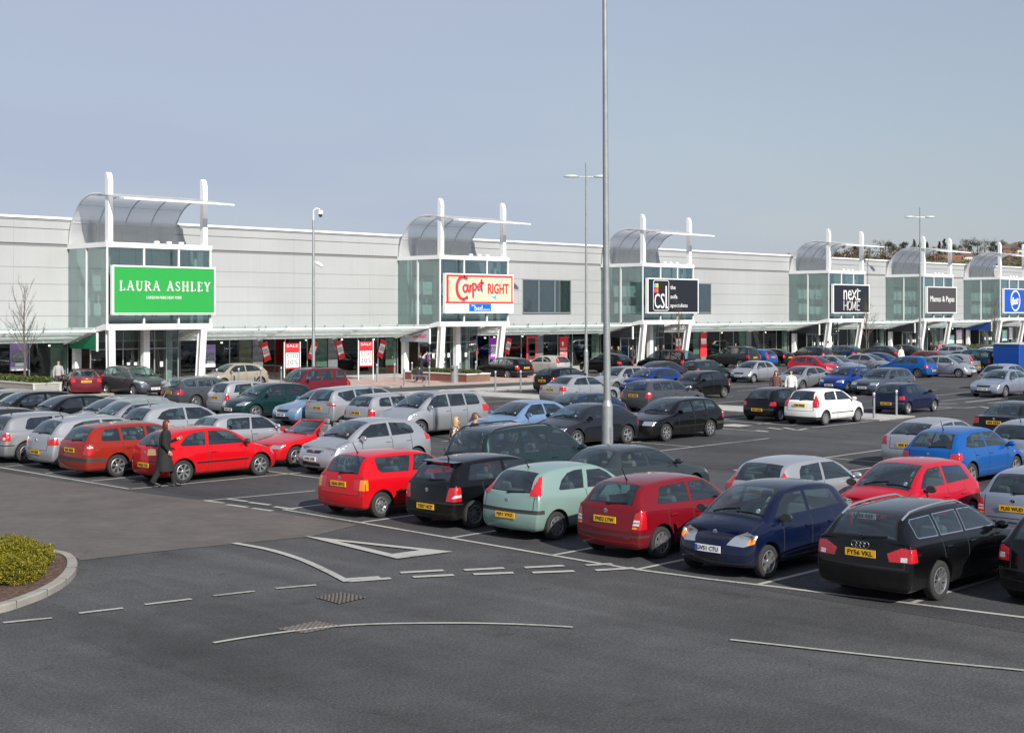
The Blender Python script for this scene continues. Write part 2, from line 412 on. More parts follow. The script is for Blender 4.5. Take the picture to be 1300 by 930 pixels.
def shell(p):
    """cut windows, lamps, arches and gaps into the body; returns {part: (verts, faces, mats)}"""
    me = cage_mesh(p); bm = bmesh.new(); bm.from_mesh(me); bpy.data.meshes.remove(me)
    L, W, H = p['L'], p['W'], p['H']; hw = W/2; wr = p['wr']
    pid = bm.faces.layers.int.new('pid')
    names = ['body']
    def nid(n): names.append(n); return len(names)-1
    # wheel arch flare
    for v in bm.verts:
        for ax in (p['fx'], p['rx']):
            d = math.hypot(v.co.x-ax, v.co.z-wr)
            if abs(v.co.y) > hw*.8 and v.co.z < p['zbf'] and d < wr+.22:
                v.co.y += math.copysign(.018*max(0, 1-abs(d-wr-.05)/.17), v.co.y)
    bm.normal_update()
    ws = [f for f in bm.faces if f.material_index == 20]; rw = [f for f in bm.faces if f.material_index == 21]
    for grp, nm in ((ws, 'windscreen'), (rw, 'rear_window')):
        if not grp: continue
        k = nid(nm)
        for f in grp: f.material_index = GLASS; f[pid] = k
        bmesh.ops.inset_region(bm, faces=grp, thickness=.028, use_even_offset=True)
        sel = set(grp)
        for f in bm.faces:
            if f[pid] == k and f not in sel: f[pid] = 0; f.material_index = TRIM
    # side glass
    wins = p['dlo'] if p['dlo'] else []
    for side in (1, -1):
        for wpoly in wins:
            fs = cut(bm, wpoly, 'side', lambda c, n, s=side: c.y*s > hw*.45 and c.z > p['zbf']-.12 and n.y*s > .35)
            fs = [f for f in fs if f.is_valid and f.material_index == PAINT]
            if not fs: continue
            k = nid('side_window')
            for f in fs: f[pid] = k; f.material_index = GLASS
            bmesh.ops.inset_region(bm, faces=fs, thickness=.016, use_even_offset=True)
            sel = set(fs)
            for f in bm.faces:
                if f[pid] == k and f not in sel: f[pid] = 0; f.material_index = CHROME if p['chromeline'] else TRIM
        for poly in p.get('pillar', []):
            for f in cut(bm, poly, 'side', lambda c, n, s=side: c.y*s > hw*.45 and n.y*s > .35):
                if f.material_index == PAINT: f.material_index = TRIM
    if p.get('open'):
        fs = cut(bm, [(.60, -.60), (.60, .60), (.45, .66), (-.85, .66), (-1.0, .58), (-1.0, -.58), (-.85, -.66), (.45, -.66)], 'top', lambda c, n: n.z > .3 and c.z > .6)
        bmesh.ops.delete(bm, geom=[f for f in fs if f.is_valid], context='FACES')
    # arches
    for ax in (p['fx'], p['rx']):
        ra = wr + p.get('arch', .062)
        circ = [(ax+ra*math.cos(a), wr+ra*math.sin(a)) for a in [math.pi*2*i/22 for i in range(22)]]
        for side in (1, -1):
            fs = cut(bm, circ, 'side', lambda c, n, s=side: c.y*s > hw*.55 and c.z < wr+ra+.05)
            fs = [f for f in fs if f.is_valid and f.calc_center_median().y*side > hw*.6 and not f.normal.z < -.9]
            bmesh.ops.delete(bm, geom=fs, context='FACES')
    # lamps
    def lamps(poly, sign, xlim, name, mi):
        for side in (1, -1):
            pl = [(q[0]*hw*side/.83 if p.get('lampnorm') else q[0]*side, q[1]) for q in poly]
            fs = cut(bm, pl, 'end', lambda c, n: c.x*sign > L/2-xlim-.15 and n.x*sign > -.05 and abs(c.y) > .15)
            fs = [f for f in fs if f.is_valid and f.material_index == PAINT and f.calc_center_median().x*sign > L/2-xlim]
            if not fs: continue
            k = nid(name)
            for f in fs: f[pid] = k; f.material_index = mi
            yield side, k
    heads = list(lamps(p['head'], 1, p['headx'], 'headlight', CLEAR))
    tails = list(lamps(p['tail'], -1, p['tailx'], 'tail_light', RED))
    for poly in p.get('tail_side', []):
        for side in (1, -1):
            fs = cut(bm, poly, 'side', lambda c, n, s=side: c.y*s > hw*p.get('tail_y', .60))
            fs = [f for f in fs if f.is_valid and f.material_index == PAINT and f[pid] == 0]
            if not fs: continue
            k = nid('tail_light')
            for f in fs: f[pid] = k; f.material_index = RED
            tails.append((side, k))
    for seg, mi in (p['tail_split'] or []):
        for side, k in tails:
            pl = [(q[0]*side, q[1]) for q in seg]
            for f in cut(bm, pl, 'end', lambda c, n: c.x < -L/2+p['tailx']+.1 and n.x < .3):
                if f[pid] == k: f.material_index = mi
    # inner details of a headlamp: amber corner
    if p.get('head_amber'):
        for side, k in heads:
            pl = [(q[0]*side, q[1]) for q in p['head_amber']]
            for f in cut(bm, pl, 'end', lambda c, n: c.x > L/2-p['headx']-.1):
                if f[pid] == k: f.material_index = AMBER
    # grille, intake, bumper strips, gaps
    def mark(poly, view, ok, mi):
        for f in cut(bm, poly, view, ok):
            if f.material_index in (PAINT, DARK) and f[pid] == 0: f.material_index = mi
    front = lambda c, n: c.x > L/2-.35 and n.x > .1
    rear = lambda c, n: c.x < -L/2+.35 and n.x < -.1
    if p['grille']:
        mark(p['grille'], 'end', front, CHROME if p.get('grille_chrome') else TRIM)
        if p.get('grille_chrome'):
            g = p['grille']; cxm = sum(q[0] for q in g)/len(g); czm = sum(q[1] for q in g)/len(g)
            for f in cut(bm, [(cxm+(q[0]-cxm)*.9, czm+(q[1]-czm)*.8) for q in g], 'end', front):
                if f.material_index == CHROME: f.material_index = TRIM
    if p['intake']: mark(p['intake'], 'end', front, TRIM)
    if p['rub']:       # side moulding and bumper strips
        z0, z1 = p['rub']
        for sgn in (1, -1):
            mark([(p['rx']+wr+.1, z0), (p['fx']-wr-.1, z0), (p['fx']-wr-.1, z1), (p['rx']+wr+.1, z1)], 'side', lambda c, n, s=sgn: n.y*s > .6, TRIM)
    if p['bump_r']:
        for z0, z1, mi in p['bump_r']:
            mark([(-2, z0), (2, z0), (2, z1), (-2, z1)], 'end', lambda c, n: c.x < p['rx']-wr-.06, mi)
    if p.get('bump_f'):
        for z0, z1, mi in p['bump_f']:
            mark([(-2, z0), (2, z0), (2, z1), (-2, z1)], 'end', lambda c, n: c.x > p['fx']+wr+.06, mi)
    if p.get('skirt'):
        mark([(-3, 0), (3, 0), (3, p['skirt']), (-3, p['skirt'])], 'side', lambda c, n: abs(n.y) > .3 or c.z < .5, DARK)
    g = .009
    dz0 = p['zb']+.07
    for xg, ztop in p.get('gaps', []):
        for sgn in (1, -1):
            mark([(xg-g, dz0), (xg+g, dz0), (xg+g, ztop), (xg-g, ztop)], 'side', lambda c, n, s=sgn: n.y*s > .5 and c.y*s > hw*.5, HUB)
    if not p.get('open'):
        y = p.get('hatch_y', .52); zt, z0 = p['ztail'], p.get('hatch_z', .52)
        for sgn in (1, -1): mark([(sgn*y-g, z0), (sgn*y+g, z0), (sgn*y+g, zt), (sgn*y-g, zt)], 'end', rear, HUB)
        mark([(-y, z0-g), (y, z0-g), (y, z0+g), (-y, z0+g)], 'end', rear, HUB)
    hy = hw*.80
    for sgn in (1, -1): mark([(p['cowl'][0]+.05, sgn*hy-g), (L/2-.22, sgn*hy-g), (L/2-.22, sgn*hy+g), (p['cowl'][0]+.05, sgn*hy+g)], 'top', lambda c, n: n.z > .3 and c.z > .5, HUB)
    mark([(-hy, p['hoodf']-.075-g), (hy, p['hoodf']-.075-g), (hy, p['hoodf']-.075+g), (-hy, p['hoodf']-.075+g)], 'end', front, HUB)
    if p.get('extra'): p['extra'](bm, cut, pid, p)
    parts = {}
    groups = {}
    for f in bm.faces: groups.setdefault(f[pid], []).append(f)
    out = []
    for k, fs in groups.items():
        vm = {}; vs = []; ff = []; mm = []
        for f in fs:
            t = []
            for v in f.verts:
                if v.index == -1 or v not in vm:
                    vm[v] = len(vs); vs.append(tuple(v.co))
                t.append(vm[v])
            ff.append(t); mm.append(f.material_index)
        out.append((names[k], vs, ff, mm))
    # heights of the surface, for things that sit on it
    from mathutils.bvhtree import BVHTree
    tree = BVHTree.FromBMesh(bm)
    bm2 = (bm, tree)
    return out, bm2

def hit(tree, o, d):
    r = tree.ray_cast(Vector(o), Vector(d).normalized())
    return r[0]

def make_rim(kind, r):
    """rim seen from outside, axis +y, centred on the wheel centre; slot 0 = metal, 1 = dark"""
    mb = MB(); rr = r*.66
    A = Matrix.Rotation(R(-90), 4, 'X')       # lathe z -> +y
    mb.lathe([(rr*1.02, .02), (rr*1.03, .055), (rr*.97, .06), (rr*.93, .045), (rr*.92, -.02)], 26, 0, True, A, close=False)
    mb.lathe([(rr*.93, -.02), (.0, -.02)], 20, 1, False, A, close=False)
    def spoke(a, w0, w1, r0, r1, t=.03, off=.045):
        c, s_ = math.cos(a), math.sin(a); px, pz = -s_, c
        vs = []
        for rad, w, y in ((r0, w0, off), (r1, w1, off+.008)):
            for sg in (-1, 1):
                for yy in (y-t, y):
                    vs.append((c*rad+px*sg*w/2, yy, s_*rad+pz*sg*w/2))
        mb.add(vs, [(0,1,3,2),(4,6,7,5),(0,4,5,1),(2,3,7,6),(1,5,7,3),(0,2,6,4)], 0)
    n = {'five': 5, 'seven': 7, 'multi': 10, 'six': 6, 'steel': 0, 'cover': 8}[kind]
    w0, w1 = {'five': (.07, .085), 'seven': (.04, .06), 'multi': (.022, .03), 'six': (.055, .08), 'cover': (.05, .095), 'steel': (0, 0)}[kind]
    for i in range(n): spoke(2*math.pi*i/n+.2, w0, w1, .035, rr*.96)
    if kind == 'steel':
        mb.lathe([(rr*.93, .03), (rr*.75, .035), (rr*.55, .012), (rr*.3, .03), (0, .035)], 22, 0, True, A, close=False)
        for i in range(8):
            a = i*math.pi/4; mb.cyl((rr*.66*math.cos(a), .02, rr*.66*math.sin(a)), (rr*.66*math.cos(a), .036, rr*.66*math.sin(a)), .022, 8, 1)
    mb.lathe([(rr*.24, .02), (rr*.24, .055), (rr*.12, .06), (0, .06)], 12, 0, True, A, close=False)
    return mb
_wheel = {}
def wheel_meshes(kind, r, dark):
    key = (kind, round(r, 3), dark)
    if key in _wheel: return _wheel[key]
    A = Matrix.Rotation(R(-90), 4, 'X'); w = .085
    mb = MB(); mb.lathe([(r*.66, -w), (r*.70, -w*1.02), (r*.9, -w*1.08), (r*.975, -w*.95), (r, -w*.7), (r, w*.35), (r*.975, w*.62), (r*.9, w*.76), (r*.70, w*.7), (r*.66, w*.62)], 28, 0, True, A, close=False)
    ty = mb.mesh('tyre', [M['tyre']], sharp=60, fix=False)
    m = M['alloy_dark'] if dark else M['alloy']
    _wheel[key] = (ty, make_rim(kind, r).mesh('rim', [m, M['hub_dark']], sharp=40))
    return _wheel[key]

def arch_liner(mb, p):
    wr = p['wr']; ra = wr+p.get('arch', .062)+.004; hw = p['W']/2
    for ax in (p['fx'], p['rx']):
        for s in (1, -1):
            n = 14; vs = []; fs = []
            ws = hw*(1-.055*max(0, 1-(p['L']/2-abs(ax))/.9)**1.6)
            for i in range(n+1):
                a0 = math.asin(max(-1, min(1, (p['zb']+.05-wr)/ra))); a = a0 + (math.pi-2*a0)*i/n; x = ax+ra*math.cos(a); z = max(p['zb']-.02, wr+ra*math.sin(a))
                k = (ra-.06)/ra
                yo = ws*(.99 if z < wr*1.6 else .985) + .004
                vs += [(x, s*(yo), z), (x, s*(yo-.05), z), (x, s*(hw-.34), z)]
            for i in range(n):
                a = i*3
                fs += [(a, a+1, a+4, a+3), (a+1, a+2, a+5, a+4)]
            mb.add(vs, [f for k, f in enumerate(fs)], HUB, True)
            mb.box(ax-ra, ax+ra, min(s*(hw-.35), s*(hw-.33)), max(s*(hw-.35), s*(hw-.33)), p['zb']-.02, wr+ra, HUB)

def make_style(key, p):
    """build every mesh of one car shape once: list of (part name, mesh, parent part index or None, location)"""
    out, (bm, tree) = shell(p)
    L, W, H = p['L'], p['W'], p['H']; hw = W/2; wr = p['wr']
    res = []
    def reg(name, me, par=None, loc=(0, 0, 0), rz=0): res.append((name, me, par, loc, rz)); return len(res)-1
    bodyi = None
    for name, vs, fs, mm in sorted(out, key=lambda o: o[0] != 'body'):
        if name == 'body':
            mb = MB(); mb.v = vs; mb.f = [tuple(f) for f in fs]; mb.m = mm; mb.sm = [True]*len(fs)
            arch_liner(mb, p)
            if p.get('body_extra'): p['body_extra'](mb, p)
            reg('body', mb.mesh('body', slot_mats(), sharp=38, fix=False))
        else:
            mb = MB(); mb.v = vs; mb.f = [tuple(f) for f in fs]; mb.m = mm; mb.sm = [True]*len(fs)
            reg(name, mb.mesh(name, slot_mats(), sharp=60, fix=False))
    # interior
    mb = MB(); fz = p['zb']+.03
    sx = p['cowl'][0]-1.15; sh = min(H-.42, 1.12)
    for s in (1, -1):
        y = s*.36
        mb.cbox((sx, y, .42), (.5, .48, .2), 0, .05)
        T = Matrix.Translation((sx-.24, y, .48)) @ Matrix.Rotation(R(-14), 4, 'Y')
        mb.cbox((0, 0, .30), (.13, .47, .62), 0, .05, T)
        mb.cbox((0, 0, .70), (.09, .25, .17), 0, .04, T)
    bx = max(p.get('bench', sx-1.0), p['tb'][0]+.62)
    mb.cbox((bx, 0, .42), (.45, hw*1.6, .2), 0, .05)
    T = Matrix.Translation((bx-.2, 0, .48)) @ Matrix.Rotation(R(-16), 4, 'Y')
    mb.cbox((0, 0, .25), (.13, hw*1.55, .52), 0, .05, T)
    for y in (-.36, .36): mb.cbox((0, y, .57), (.08, .24, .15), 0, .03, T)
    reg('seats', mb.mesh('seats', [M[p['seats']]], sharp=30))
    mb = MB()
    cxx, cz = p['cowl']
    mb.cbox((cxx-.20, 0, cz-.13), (.5, hw*1.5, .2), 0, .08)
    mb.lathe([(.19, -.015), (.19, .015), (.165, .015), (.165, -.015), (.19, -.015)], 18, 0, True, Matrix.Translation((cxx-.48, -.36, cz-.08)) @ Matrix.Rotation(R(-62), 4, 'Y'), close=False)
    mb.cbox((p['tb'][0]+.32, 0, p['zbr']-.10), (.42, hw*1.6, .03), 0)
    mb.cbox((p['cowl'][0]-.62, 0, H-.16), (.04, .22, .07), 0, .01)
    reg('dashboard', mb.mesh('dashboard', [M['plastic_dark']], sharp=30))
    # mirrors
    if p.get('mirror', True):
        for s in (1, -1):
            mb = MB()
            mx = p.get('mirror_x', cxx-.30); mz = p['zbf']+.10
            T = Matrix.Translation((mx, s*(hw+.07), mz)) @ Matrix.Diagonal((.055, .115, .075, 1)) @ Matrix.Rotation(R(90), 4, 'Y')
            mb.lathe([(0, -1), (.62, -.85), (.9, -.5), (1, 0), (.98, .45), (.93, .6), (0, .58)], 14, 1 if p.get('mirror_black') else 0, True, T @ Matrix.Rotation(math.pi, 4, 'Y') if 0 else T)
            mb.cbox((mx, s*(hw-.04), mz-.05), (.07, .12, .05), 2, .015)
            reg('wing_mirror', mb.mesh('wing_mirror', [M['gap_black'], M['plastic_dark'], M['trim_black']], sharp=50))
    # handles
    for s in (1, -1):
        for hx in p.get('handles', []):
            q = hit(tree, (hx, s*2, p['handle_z']), (0, -s, 0))
            if q:
                mb = MB(); mb.cbox((hx, q.y+s*.012, p['handle_z']), (.19, .035, .032), p.get('handle_mat', 0), .01)
                reg('door_handle', mb.mesh('door_handle', [M['gap_black'], M['plastic_dark'], M['chrome']], sharp=30))
    # rear wiper, aerial, rails, spoiler
    if p['wiper']:
        q0 = hit(tree, (-L, 0, p['tb'][1]+.03), (1, 0, 0)); q1 = hit(tree, (-L, -.42, p['tb'][1]+.06), (1, 0, 0))
        if q0 and q1:
            mb = MB(); mb.bar((q0.x-.02, 0, q0.z), (q1.x-.02, -.42, q1.z), .02, .025); mb.cyl((q0.x-.035, 0, q0.z), (q0.x+.01, 0, q0.z), .03)
            reg('rear_wiper', mb.mesh('rear_wiper', [M['trim_black']]))
    for s0, y0 in ((.55, .0), (.05, .1)):
        pass
    q0 = hit(tree, (cxx+.09, .1, 3), (0, 0, -1))
    if q0:
        mb = MB()
        for ya in (.08, -.42):
            pts = []
            for t in (0, .5, 1):
                q = hit(tree, (cxx+.03-.07*t, ya+.52*t, 3), (0, 0, -1))
                if q: pts.append((q.x, q.y, q.z+.015))
            if len(pts) == 3: mb.tube(pts, .012, 6)
        if mb.v: reg('windscreen_wiper', mb.mesh('windscreen_wiper', [M['trim_black']]))
    if p.get('aerial') is not None:
        q = hit(tree, (p['aerial'], 0, 3), (0, 0, -1))
        if q:
            mb = MB(); mb.tube([(q.x, 0, q.z-.01), (q.x-.05, 0, q.z+.05), (q.x-.16, 0, q.z+.24)], [.022, .012, .006], 7)
            reg('aerial', mb.mesh('aerial', [M['trim_black']]))
    if p['rails']:
        for s in (1, -1):
            pts = []
            for t in range(9):
                x = p['rf']-.12 + (p['rr']+.12-p['rf'])*t/8
                q = hit(tree, (x, s*(p['roofw']-.045), 3), (0, 0, -1))
                if q: pts.append((x, s*(p['roofw']-.045), q.z+(.045 if 0 < t < 8 else .0)))
            mb = MB(); mb.tube(pts, .018, 8); 
            reg('roof_rail', mb.mesh('roof_rail', [M['chrome'] if p['rails'] == 'chrome' else (M['alloy'] if p['rails'] == 'silver' else M['trim_black'])]))
    if p['spoiler']:
        mb = MB(); z = p['zrr']; x = p['rr']
        mb.add([(x+.1, -p['roofw']+.02, z-.05), (x+.1, p['roofw']-.02, z-.05), (x-.10, p['roofw']-.08, z-.06), (x-.10, -p['roofw']+.08, z-.06),
                (x+.1, -p['roofw']+.02, z-.02), (x+.1, p['roofw']-.02, z-.02), (x-.10, p['roofw']-.08, z-.035), (x-.10, -p['roofw']+.08, z-.035)],
               [(0,1,2,3),(4,7,6,5),(0,4,5,1),(1,5,6,2),(2,6,7,3),(3,7,4,0)], 0)
        mb.cbox((x-.105, 0, z-.048), (.012, .3, .02), 1)
        reg('spoiler', mb.mesh('spoiler', [M['gap_black'], M['lamp_red']]))
    if not p.get('open'):        # round paper disc low in the windscreen
        q = hit(tree, (L, .44, cz+.085), (-1, 0, 0))
        if q:
            mb = MB(); mb.lathe([(.042, -.003), (.042, .003)], 12, 0, True, Matrix.Translation((q.x-.028, .44, q.z)) @ Matrix.Rotation(R(58), 4, 'Y')); reg('windscreen_disc', mb.mesh('windscreen_disc', [M['paper_white']]))
    # plates
    for nm, sgn, z in (('rear_plate', -1, p['plate_r']), ('front_plate', 1, p['plate_f'])):
        q = hit(tree, (sgn*L, 0, z), (-sgn, 0, 0))
        x = q.x if q else sgn*L/2
        q2 = hit(tree, (sgn*L, .24, z), (-sgn, 0, 0)); x = sgn*max(sgn*x, sgn*(q2.x if q2 else x))
        reg('plate@'+nm, None, None, (x + sgn*.012, 0, z), 0)
    if p.get('badge_r'):
        q = hit(tree, (-L, 0, p['badge_r']), (1, 0, 0))
        if q:
            mb = MB(); mb.lathe([(.045, 0), (.045, .012), (.03, .016), (0, .01)], 14, 0, True, Matrix.Translation((q.x+.002, 0, q.z)) @ Matrix.Rotation(R(-90), 4, 'Y'))
            reg('badge', mb.mesh('badge', [M['chrome']]))
    if p.get('badge_f'):
        q = hit(tree, (L, 0, p['badge_f']), (-1, 0, 0))
        if q:
            mb = MB(); mb.lathe([(.05, 0), (.05, .012), (.03, .016), (0, .01)], 14, 0, True, Matrix.Translation((q.x-.002, 0, q.z)) @ Matrix.Rotation(R(90), 4, 'Y'))
            reg('badge', mb.mesh('badge', [M['chrome']]))
    if p.get('open'):
        base = [Vector((.70-.16*(y/.66)**2, y, .90)) for y in (-.66, -.4, 0, .4, .66)]; top = [Vector((.06-.08*(y/.56)**2, y, 1.25)) for y in (-.56, -.34, 0, .34, .56)]
        mb = MB(); mb.add(base+top, [(i, i+1, i+6, i+5) for i in range(4)], 0, True); reg('windscreen', mb.mesh('windscreen', [M['car_glass']], fix=False))
        mb = MB(); mb.tube([base[0]-Vector((0, 0, .05)), top[0]]+top[1:4]+[top[4], base[4]-Vector((0, 0, .05))], .032, 8); reg('windscreen_frame', mb.mesh('windscreen_frame', [M['gap_black']]))
        mb = MB()
        for y in (-.36, .36): mb.tube([(-.82, y-.17, .85), (-.86, y-.17, 1.06), (-.86, y+.17, 1.06), (-.82, y+.17, .85)], .03, 8)
        mb.cbox((-.25, 0, .36), (1.5, 1.25, .1), 0); mb.cbox((-.98, 0, .62), (.06, 1.2, .5), 0)
        reg('roll_hoops', mb.mesh('roll_hoops', [M['trim_black']]))
    if p.get('more'): p['more'](reg, tree, p)
    # wheels
    ty, rim = wheel_meshes(p['rim'], wr, p['rimdark'])
    for ax in (p['fx'], p['rx']):
        for s in (1, -1):
            y = s*(hw-.075)
            k = reg('wheel', ty, None, (ax, y, wr), 0 if s > 0 else math.pi)
            reg('rim', rim, k, (0, 0, 0), 0)
    bm.free()
    return res

_plates = {}
def plate_mesh(txt, rear):
    """520 x 111 mm plate in the y-z plane, facing -x when rear, +x when front"""
    key = (txt, rear)
    if key in _plates: return _plates[key]
    sg = -1 if rear else 1
    mb = MB()
    mb.cbox((0, 0, 0), (.012, .53, .118), 0, 0)
    # text plane: x of the text runs to the viewer's right
    B = Matrix(((0, 0, sg, sg*.0075), (sg, 0, 0, 0), (0, 1, 0, 0), (0, 0, 0, 1)))
    if txt:
        t = txt[1:] if txt[0] == '*' else txt
        add_text(mb, t, B, .12, .004, 1, fit=(.44, .074), offset=.002)
        if txt[0] == '*': mb.box(sg*.006 if sg > 0 else -.009, .009 if sg > 0 else -.006, *( (-.262, -.215) if sg > 0 else (.215, .262)), -.055, .055, 2)
    else:
        for i in range(7):
            y = -.19+i*.06+(.02 if i > 3 else -.01)
            mb.cbox((sg*.008, y, 0), (.004, .036, .07), 1)
    me = mb.mesh('number_plate', [M['plate_yellow'] if rear else M['plate_white'], M['plate_ink'], M['eu_blue']])
    _plates[key] = me
    return me

_styles = {}; _paints = {}
def paint(col):
    """col = (r,g,b) plain, or (r,g,b,flake)"""
    if col not in _paints:
        fl = col[3] if len(col) > 3 else 0
        _paints[col] = paint_mat('car_paint', col[:3], fl, .34 if fl else .3)
    return _paints[col]
def make_car(stylekey, name, label, cat, x, y, head, col, plate_r=None, plate_f=None, group='parked cars', extras=None, seats=None):
    """head: E away along the shops, W towards the camera side, N nose to the shops, S nose to the car park"""
    if stylekey not in _styles: _styles[stylekey] = make_style(stylekey, STYLES[stylekey])
    rz = {'E': 0, 'W': math.pi, 'N': math.pi/2, 'S': -math.pi/2}[head] if isinstance(head, str) else head
    rt = thing(name, label, cat, (x, y, 0), rz, group)
    pm = paint(col); made = []
    p = STYLES[stylekey]
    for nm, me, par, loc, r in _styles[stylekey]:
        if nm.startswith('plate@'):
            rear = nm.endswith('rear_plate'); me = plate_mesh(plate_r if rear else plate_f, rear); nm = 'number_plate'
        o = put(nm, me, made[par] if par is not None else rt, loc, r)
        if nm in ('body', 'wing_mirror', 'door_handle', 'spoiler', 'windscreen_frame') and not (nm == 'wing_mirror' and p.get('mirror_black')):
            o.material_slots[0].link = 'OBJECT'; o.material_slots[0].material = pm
        if nm == 'seats' and seats: o.material_slots[0].link = 'OBJECT'; o.material_slots[0].material = M[seats]
        made.append(o)
    if extras: extras(rt)
    return rt
def dlo5(p_cx, rf, zf, zr, zt, xb, xe, zte=None, hook=0, bw=.09):
    """two or three side windows: from the windscreen pillar, split at the door pillar xb, ending at xe"""
    zte = zte or zt-.02
    f = [(p_cx-.20, zf+.045), (xb+bw/2, zf+.05+(zr-zf)*.25), (xb+bw/2, zt), (rf+.02, zt-.02), (rf+.24, zt-.13)]
    r = [(xb-bw/2, zf+.05+(zr-zf)*.3), (xe-.04+hook, zr+.04), (xe-.02, zr+.09), (xe+.13, zte-.02), (xe+.2, zte), (xb-bw/2, zt)]
    return [f, r]
STYLES = {}
# boxy nineties three-door (red, first of the front row)
STYLES['boxy3'] = style(L=3.72, W=1.66, H=1.42, fx=1.17, rx=-1.24, wr=.285, zbf=.89, zbr=.93, hoodf=.68, cowl=(.92,.93), rf=.25, r1=-.2, r2=-.85, rr=-1.48, zrr=1.37, tb=(-1.70,.95), ztail=.90, roofw=.575,
    dlo=[[(.70,.945),(-.28,.965),(-.13,1.31),(.28,1.30),(.45,1.21)], [(-.40,.965),(-1.17,.985),(-1.27,1.05),(-1.28,1.27),(-1.2,1.31),(-.25,1.31)]],
    tail=[(.49,.63),(.84,.63),(.84,.86),(.49,.86)], tailx=.25, tail_split=[([(.66,.60),(.9,.60),(.9,.9),(.66,.9)], AMBER)], hatch_y=.66, hatch_z=.52, gaps=[(.66,.9),(-.36,.93)],
    plate_r=.74, rim='steel', aerial=-1.25, taper=.86, bow_r=.09, handles=(-.22,), bump_r=None, badge_r=.86, rub=(.5,.55), edge_crease=.5, rimdark=True)
# rounder black three/five-door with tall corner lamps
STYLES['round5'] = style(L=3.90, W=1.65, H=1.465, fx=1.2, rx=-1.26, wr=.295, hoodf=.72, cowl=(.98,.97), rf=.3, rr=-1.48, zrr=1.40, tb=(-1.75,.98), ztail=.93, roofw=.56,
    dlo=dlo5(.98,.3,.92,.97,1.34,-.28,-1.33), splits=(-.3,), tail=[(.55,.60),(.84,.60),(.84,.90),(.60,.88)], tail_split=[([(.66,.69),(.74,.72),(.84,.80),(.84,.70),(.72,.66)], WHITE)], hatch_y=.56, hatch_z=.56,
    gaps=[(.7,.93),(-.28,.95),(-1.0,.95)], plate_r=.46, rim='steel', rimdark=True, aerial=-1.25, spoiler=True, handles=(-.12,-.88), badge_r=.80, bow_r=.12, bump_r=[(.54,.56,HUB)],
    head=[(.40,.60),(.76,.60),(.80,.70),(.70,.76),(.42,.70)])
# small round three-door with high corner lamps
STYLES['highlamp3'] = style(L=3.82, W=1.65, H=1.44, fx=1.16, rx=-1.24, wr=.285, hoodf=.70, cowl=(1.0,.95), rf=.3, r2=-.85, rr=-1.45, zrr=1.37, tb=(-1.74,.92), ztail=.88, roofw=.55,
    dlo=[[(.78,.945),(-.25,.965),(-.13,1.30),(.30,1.29),(.5,1.20)], [(-.37,.965),(-1.06,.975),(-1.1,1.0),(-.95,1.16),(-.72,1.28),(-.5,1.32),(-.25,1.325)]],
    tail=[(.78,.60),(.84,.60),(.84,.63),(.78,.63)], tailx=.2, tail_y=.66, tail_side=[ [(-1.84,.90),(-1.66,.90),(-1.50,1.12),(-1.36,1.33),(-1.46,1.345),(-1.66,1.14)] ], hatch_y=.66, hatch_z=.60, gaps=[(.72,.92),(-.33,.95)], plate_r=.50, rim='cover', rimdark=True, aerial=-1.2, handles=(-.2,), badge_r=.80,
    bump_r=[(.55,.63,DARK)], bow_r=.14, rub=None, taper=.80)
STYLES['upright5'] = style(L=3.96, W=1.65, H=1.45, fx=1.19, rx=-1.27, wr=.295, hoodf=.70, cowl=(.94,.95), rf=.24, r2=-.9, rr=-1.52, zrr=1.38, tb=(-1.80,.98), ztail=.94, roofw=.565,
    dlo=dlo5(.94,.24,.90,.96,1.325,-.30,-1.25,1.29), tail=[(.60,.58),(.84,.58),(.84,.86),(.74,.92),(.64,.86)], tail_split=[([(.60,.71),(.74,.71),(.74,.75),(.60,.75)], WHITE), ([(.60,.65),(.74,.65),(.74,.69),(.60,.69)], WHITE), ([(.6,.59),(.7,.59),(.7,.62),(.6,.62)], AMBER)],
    hatch_y=.60, hatch_z=.53, gaps=[(.64,.92),(-.30,.93),(-1.05,.95)], plate_r=.72, rim='cover', rimdark=True, aerial=-1.3, handles=(-.15,-.92), badge_r=.87, bump_r=[(.43,.47,DARK)], rub=(.48,.52), bow_r=.12)
STYLES['tall5'] = style(L=3.62, W=1.66, H=1.50, fx=1.14, rx=-1.23, wr=.285, hoodf=.76, cowl=(1.02,1.0), rf=.28, r1=-.25, r2=-.8, rr=-1.38, zrr=1.42, tb=(-1.66,1.0), ztail=.96, roofw=.55,
    dlo=dlo5(1.02,.28,.95,1.0,1.37,-.22,-1.25,1.33), head=[(.33,.58),(.62,.56),(.77,.62),(.78,.74),(.60,.80),(.40,.72)], headx=.55, head_amber=[(.66,.6),(.8,.6),(.8,.7),(.66,.7)],
    grille=[(-.26,.66),(.26,.66),(.30,.71),(-.30,.71)], intake=[(-.35,.30),(.35,.30),(.3,.37),(-.3,.37)], plate_f=.50, badge_f=.75, gaps=[(.68,.95),(-.22,.96),(-.95,.97)], handles=(-.1,-.85), rim='six', mirror_black=True, bow_f=.26,
    rows_f=[-.10,-.04,0,-.02,-.10,-.26])
